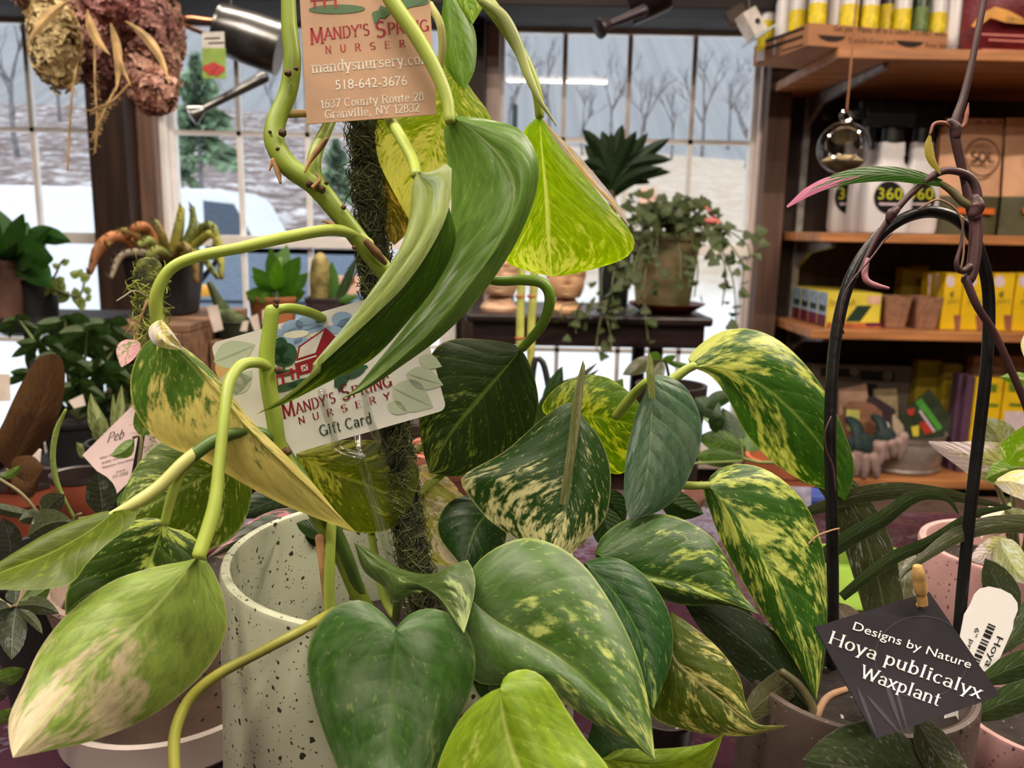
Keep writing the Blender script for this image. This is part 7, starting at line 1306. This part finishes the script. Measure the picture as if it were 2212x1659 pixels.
# ================================================================== left side of the bench
c = W(352, 1222, .425); H = c.z-ZTAB; ring_pot('speckled_taupe_pot', (c.x, c.y, ZTAB+.006), [(.036, 0), (.040, .004), (.050, .06), (.0555, H-.012)], .005, M('speckled_taupe', (150, 128, 116), .55, nz=(40, .15), speck=[(300, .3, (60, 46, 40)), (600, .28, (190, 172, 158))]), 'taupe speckled pot behind the pale leaf, standing in a white saucer', soil=(.047, H*.78)); pk_ = c
b = MB(); b.lathe([(.001, .001), (.046, .001), (.054, .008), (.0565, .026), (.055, .0275), (.0525, .026), (.049, .0055), (.001, .0055)], (c.x, c.y, ZTAB+.0002), 56); tag(b.build('plant_saucer', M('off_white_glaze', (212, 200, 194), .3, nz=(8, .03))), 'off white glazed saucer under the taupe speckled pot', 'saucer')
b = MB(); b.lathe([(.001, .0005), (.066, .0005), (.084, .004), (.085, .0065), (.08, .006), (.001, .0025)], (gc.x-.012, gc.y+.005, ZTAB+.0001), 56)
ph = thing('pink_princess_philodendron', (pk_.x, pk_.y, ZTAB+H*.78), 'dark philodendron with pink patches in the taupe speckled pot', 'plant'); PHD = leafM((34, 52, 34), (196, 120, 120), .30, .35, .1, 3, 0, .25, fine=.15)
L([(700, 1125), (630, 1135), (560, 1150), (500, 1180), (446, 1206)], [(700, 1125), (660, 1100), (600, 1100), (540, 1126), (490, 1165), (446, 1206)], [(700, 1125), (690, 1180), (620, 1168), (545, 1172), (490, 1196), (446, 1206)], (385, 375, 365), PHD, (4, 8), 2, 'dark leaf with a pink patch', 22, 6, ph)
L([(640, 1060), (580, 1085), (490, 1120)], [(640, 1060), (590, 1050), (540, 1070), (490, 1120)], [(640, 1060), (620, 1110), (550, 1120), (490, 1120)], (400, 395, 390), leafM((40, 56, 44), (90, 104, 84), .2, .4, .1), (2, 2), 1, None, 16, 4, ph)
L([(1075, 1085), (1030, 1140), (1000, 1225)], [(1075, 1085), (1030, 1070), (980, 1078), (950, 1115), (950, 1160), (1000, 1225)], [(1075, 1085), (1095, 1130), (1085, 1190), (1045, 1230), (1000, 1225)], (346, 340, 334), leafM((28, 56, 26), (150, 170, 70), .12, .35, .1, 4), (5, 5), 2, None, 20, 6)
pstem(ph, [(400, 1230, .42), (480, 1180, .41), (600, 1140, .395), (700, 1125, .385)], 6, M('maroon_stalk', (92, 44, 48), .5)); pstem(ph, [(400, 1235, .42), (520, 1150, .41), (640, 1060, .4)], 5, M('maroon_stalk', (92, 44, 48), .5))
# --- second moss pole and its climber
mosspole([(W(335, 1010, .46)), W(332, 900, .46), W(328, 760, .46), W(322, 640, .46), W(322, 572, .46)], .0066, 'green topped moss pole behind the twisted pothos leaf', M('green_moss', (78, 84, 36), .95, nz=(120, .5), bump=(220, 1)), M('bright_moss_fibre', (140, 146, 60), .9, nz=(200, .4)), 900, hair=.004)
mp = bpy.data.objects['moss_pole.001']
cl = thing('pink_edged_hoya', W(305, 1000, .455), 'thin brown stemmed climber with a pink edged leaf on the green topped moss pole', 'plant'); pstem(cl, [(300, 1000, .455), (296, 760, .453), (300, 700, .452), (318, 650, .452)], 3, HTAN); qleaf(cl, (300, 738), (262, 792), 44, (.45, .44), leafM((92, 124, 70), (216, 160, 150), .62, .45, .2, 3), 10, ROUND, n=12, m=3); pstem(cl, [(318, 640, .452), (290, 628, .445), (268, 640, .44), (252, 650, .437)], 1.5, GRYS, 'aerial_root'); pstem(cl, [(330, 640, .45), (350, 622, .445), (368, 608, .44)], 2.2, UST, 'side_shoot')
# --- rubber plant and terracotta pots at the left
rp = thing('rubber_plant', W(20, 1020, .66), 'rubber plant with one tall brown backed leaf at the left edge', 'plant'); RB = leafM((78, 58, 42), (92, 70, 50), .3, .5, .05, 4, vein=.15, rib=(64, 46, 34))
L([(18, 1016), (60, 930), (95, 850), (112, 764)], [(18, 1016), (-16, 970), (10, 905), (45, 830), (80, 775), (112, 764)], [(18, 1016), (70, 985), (120, 915), (140, 830), (134, 775), (112, 764)], (620, 600, 590), RB, (6, 6), 3, 'tall brown backed leaf', 24, 6, rp)
L([(22, 1018), (60, 1040), (95, 1010)], [(22, 1018), (30, 990), (70, 985), (95, 1010)], [(22, 1018), (30, 1060), (70, 1075), (95, 1010)], (620, 600, 590), RB, (4, 4), 2, None, 14, 4, rp); pstem(rp, [(20, 1060, .66), (18, 1016, .62)], 6, M('rubber_stalk', (110, 70, 50), .6))
TC = M('red_terracotta', (140, 70, 46), .6, nz=(12, .12))
def bpot(cx, ytop, w_, d, mat, label, rim):
    top = W(cx, ytop, d); r1 = w_/2/F*d; t = thing('terracotta_pot', (top.x, top.y, ZTAB), label, 'pot', 'terracotta pots at the left'); Hh = top.z-ZTAB; b = MB()
    b.lathe([(.001, .0005), (r1*.75, .0005), (r1*.93, Hh*.7), (r1, Hh*.72), (r1, Hh-.001)], (top.x, top.y, ZTAB), 36); b.build('pot_body', mat, t); k = MB(); k.lathe([(r1*.99, Hh-.001), (r1*1.04, Hh), (r1*1.04, Hh+.004), (r1*.93, Hh+.003), (r1*.9, Hh*.6)], (top.x, top.y, ZTAB), 36); k.build('pot_rim', rim, t); s = MB(); s.disc((top.x, top.y, ZTAB+Hh*.8), r1*.92, 20); s.build('soil', SOIL, t); return t
RIMB = M('dark_plastic_rim', (52, 42, 40), .4)
bpot(60, 1040, 150, .70, TC, 'terracotta pot of the rubber plant at the left edge', RIMB); bpot(170, 1032, 110, .60, TC, 'terracotta pot with a dark rim behind the green spike', RIMB)
# --- peperomia with its pink tag
pe = thing('peperomia', W(110, 1180, .44), 'trailing peperomia with grey striped leaves and a green spike at the lower left', 'plant')
PST = M('peperomia_stem', (120, 112, 78), .6); PG = leafM((58, 70, 54), (122, 126, 104), .32, .45, .1, 3, vein=.5, slant=.1, rib=(130, 136, 112)); PGR = leafM((70, 100, 44), (110, 136, 64), .35, .4, .25, 3, rib=(140, 160, 90)); PD = leafM((44, 54, 46), (86, 92, 80), .3, .35, .08, 3, vein=.5, slant=.1, rib=(110, 116, 100))
for b_, t_, w_, d, m_, be in [((308, 945), (305, 872), 50, (.43, .43), PGR, 6), ((290, 948), (240, 985), 34, (.43, .42), PGR, -8), ((222, 1116), (210, 1018), 70, (.415, .41), PD, 2), ((255, 1100), (285, 1050), 36, (.42, .42), PGR, 4), ((90, 1118), (140, 1068), 50, (.42, .4), PG, -6), ((90, 1115), (-60, 1078), 26, (.42, .4), PG, -6), ((60, 1160), (160, 1128), 66, (.40, .39), PG, -14), ((22, 1205), (5, 1118), 56, (.39, .37), PD, 6), ((0, 1030), (45, 1005), 20, (.42, .42), PGR, 6), ((96, 1120), (40, 1125), 34, (.42, .41), PG, 6), ((35, 1310), (25, 1425), 62, (.38, .35), PD, 3), ((35, 1310), (128, 1325), 40, (.38, .37), PG, -10), ((40, 1315), (92, 1370), 22, (.375, .36), PG, -6), ((30, 1310), (-40, 1340), 44, (.38, .36), PD, 6), ((40, 1300), (110, 1262), 44, (.38, .39), PGR, 6), ((30, 1305), (30, 1268), 46, (.38, .40), PD, 4), ((-20, 1470), (55, 1445), 40, (.37, .36), PGR, 4), ((-30, 1500), (20, 1480), 44, (.36, .35), PD, 4), ((-20, 1560), (30, 1530), 30, (.36, .35), PGR, 4), ((120, 1290), (60, 1240), 50, (.41, .42), PD, 4), ((150, 1200), (90, 1190), 50, (.42, .42), PD, 4), ((200, 1180), (260, 1150), 50, (.43, .43), PD, 4)]: qleaf(pe, b_, t_, w_, d, m_, be, OVAL, n=14, m=4, fold=.25)
for pts in ([(110, 1185, .44), (95, 1130, .425), (50, 1070, .42), (0, 1035, .42)], [(110, 1185, .44), (150, 1130, .43), (190, 1118, .42), (250, 1110, .42)], [(110, 1185, .44), (60, 1240, .41), (35, 1310, .38), (-10, 1290, .38)], [(170, 1128, .42), (165, 1115, .418), (175, 1110, .416)], [(290, 1060, .43), (298, 1010, .43), (305, 945, .43), (288, 945, .43)], [(35, 1310, .38), (60, 1270, .385), (75, 1240, .39)]): pstem(pe, pts, 3.5, PST)
pstem(pe, [(165, 1128, .42), (142, 1085, .415), (122, 1040, .412), (114, 985, .41), (122, 930, .409), (142, 885, .408)], [4, 4, 6, 6, 6, 3], M('green_flower_spike', (120, 140, 66), .6, bump=(600, .6)), 'flower_spike', 30); pstem(pe, [(70, 1130, .4), (90, 1145, .4), (106, 1156, .4)], 2.5, PST, 'bud')
pb_ = W(110, 1195, .455); t = thing('dark_nursery_pot', (pb_.x, pb_.y, ZTAB), 'dark nursery pot of the peperomia at the lower left', 'pot'); Hh = pb_.z-ZTAB; b = MB(); r = .034; b.lathe([(.001, .0005), (r*.75, .0005), (r, Hh*.9), (r*1.05, Hh*.91), (r*1.05, Hh), (r*.95, Hh), (r*.7, .01), (.001, .01)], (pb_.x, pb_.y, ZTAB), 32); b.build('pot_body', M('matt_black_pot', (26, 26, 28), .6), t); s = MB(); s.disc((pb_.x, pb_.y, ZTAB+Hh*.88), r*.9, 20); s.build('soil', SOIL, t)
PP = Plane(W(178, 983, .452), W(290, 875, .456), W(253, 1066, .448)); t = thing('peperomia_tag', W(260, 970, .452), 'pinkish white diamond care tag on a black stake behind the peperomia', 'tag'); b = MB(); b.sm = False; b.slab([PP(*q) for q in ((178, 983), (290, 872), (365, 955), (253, 1066))], PP.n, .0006); b.build('tag_card', M('blush_white_card', (214, 190, 190), .4, nz=(20, .05)), t)
INK = M('ink_grey_black', (48, 38, 44), .5); m = MB()
sl_ = dict(up=(.28, -.96), lift=.0003); write(m, 'Peb', (231, 956), (268, 946), 22, PP, 'serif', thick=.1, thin=.04, serif=.05, up=(.3, -.95), lift=.0003); write(m, 'll', (311, 940), (320, 938), 20, PP, 'serif', thick=.1, thin=.04, serif=.05, up=(.3, -.95), lift=.0003); m.build('plant_lettering', INK, t)
m = MB(); write(m, 'Water: Allow to dry slightly', (215, 993), (288, 968), 6, PP, **sl_); write(m, 'Fertilizer: Fertilize monthly.', (219, 1003), (286, 982), 6, PP, **sl_); write(m, 'Temperature: Grows between', (219, 1013), (290, 993), 6, PP, **sl_); write(m, 'Grown by', (250, 1022), (271, 1016), 5, PP, **sl_); write(m, 'D.S. COLE', (243, 1033), (276, 1024), 7, PP, **sl_); m.build('care_lettering', INK, t)
b = MB(); b.sm = False; a = [W(x, y, .444) for x, y in ((303, 915), (316, 905), (296, 1045), (280, 1045))]; b.slab(a, V((0, -1, 0)), .0015); b.build('black_stake', BLKM, t)
# --- nursery pot and cloth behind the bottom leaves, right of centre
t = pxpot('dark_nursery_pot', 1440, 1480, 130, 1640, 110, .40, M('matt_brown_black_pot', (34, 24, 24), .5), 'dark nursery pot under the lower right pothos leaves'); t.location.z = ZTAB+.0005

# --- lower back leaves of the pothos
PB = leafM((34, 60, 28), (90, 116, 50), .2, .4, .12, 4)
for b_, t_, w_, d, be in [((1300, 1090), (1345, 1200), 70, (.35, .345), 8), ((1290, 1060), (1350, 1130), 60, (.355, .36), -6), ((1400, 1120), (1530, 1180), 90, (.345, .34), 14), ((1430, 1180), (1560, 1260), 90, (.34, .335), 8), ((1420, 1060), (1520, 1110), 60, (.36, .36), 8), ((1480, 1240), (1640, 1360), 80, (.335, .335), 10), ((1180, 1190), (1260, 1240), 60, (.35, .34), 4), ((1130, 1230), (1060, 1180), 60, (.35, .345), 4), ((1040, 1420), (1075, 1530), 60, (.275, .27), 4), ((700, 1160), (640, 1130), 40, (.36, .37), 4)]: qleaf(pothos, b_, t_, w_, d, PB, be, OVAL, n=12, m=3, fold=.2)
qleaf(ph, (1440, 1115), (1525, 1075), 40, (.37, .37), M('rosy_leaf', (176, 128, 116), .45, nz=(40, .25)), 6, OVAL, n=10, m=2)
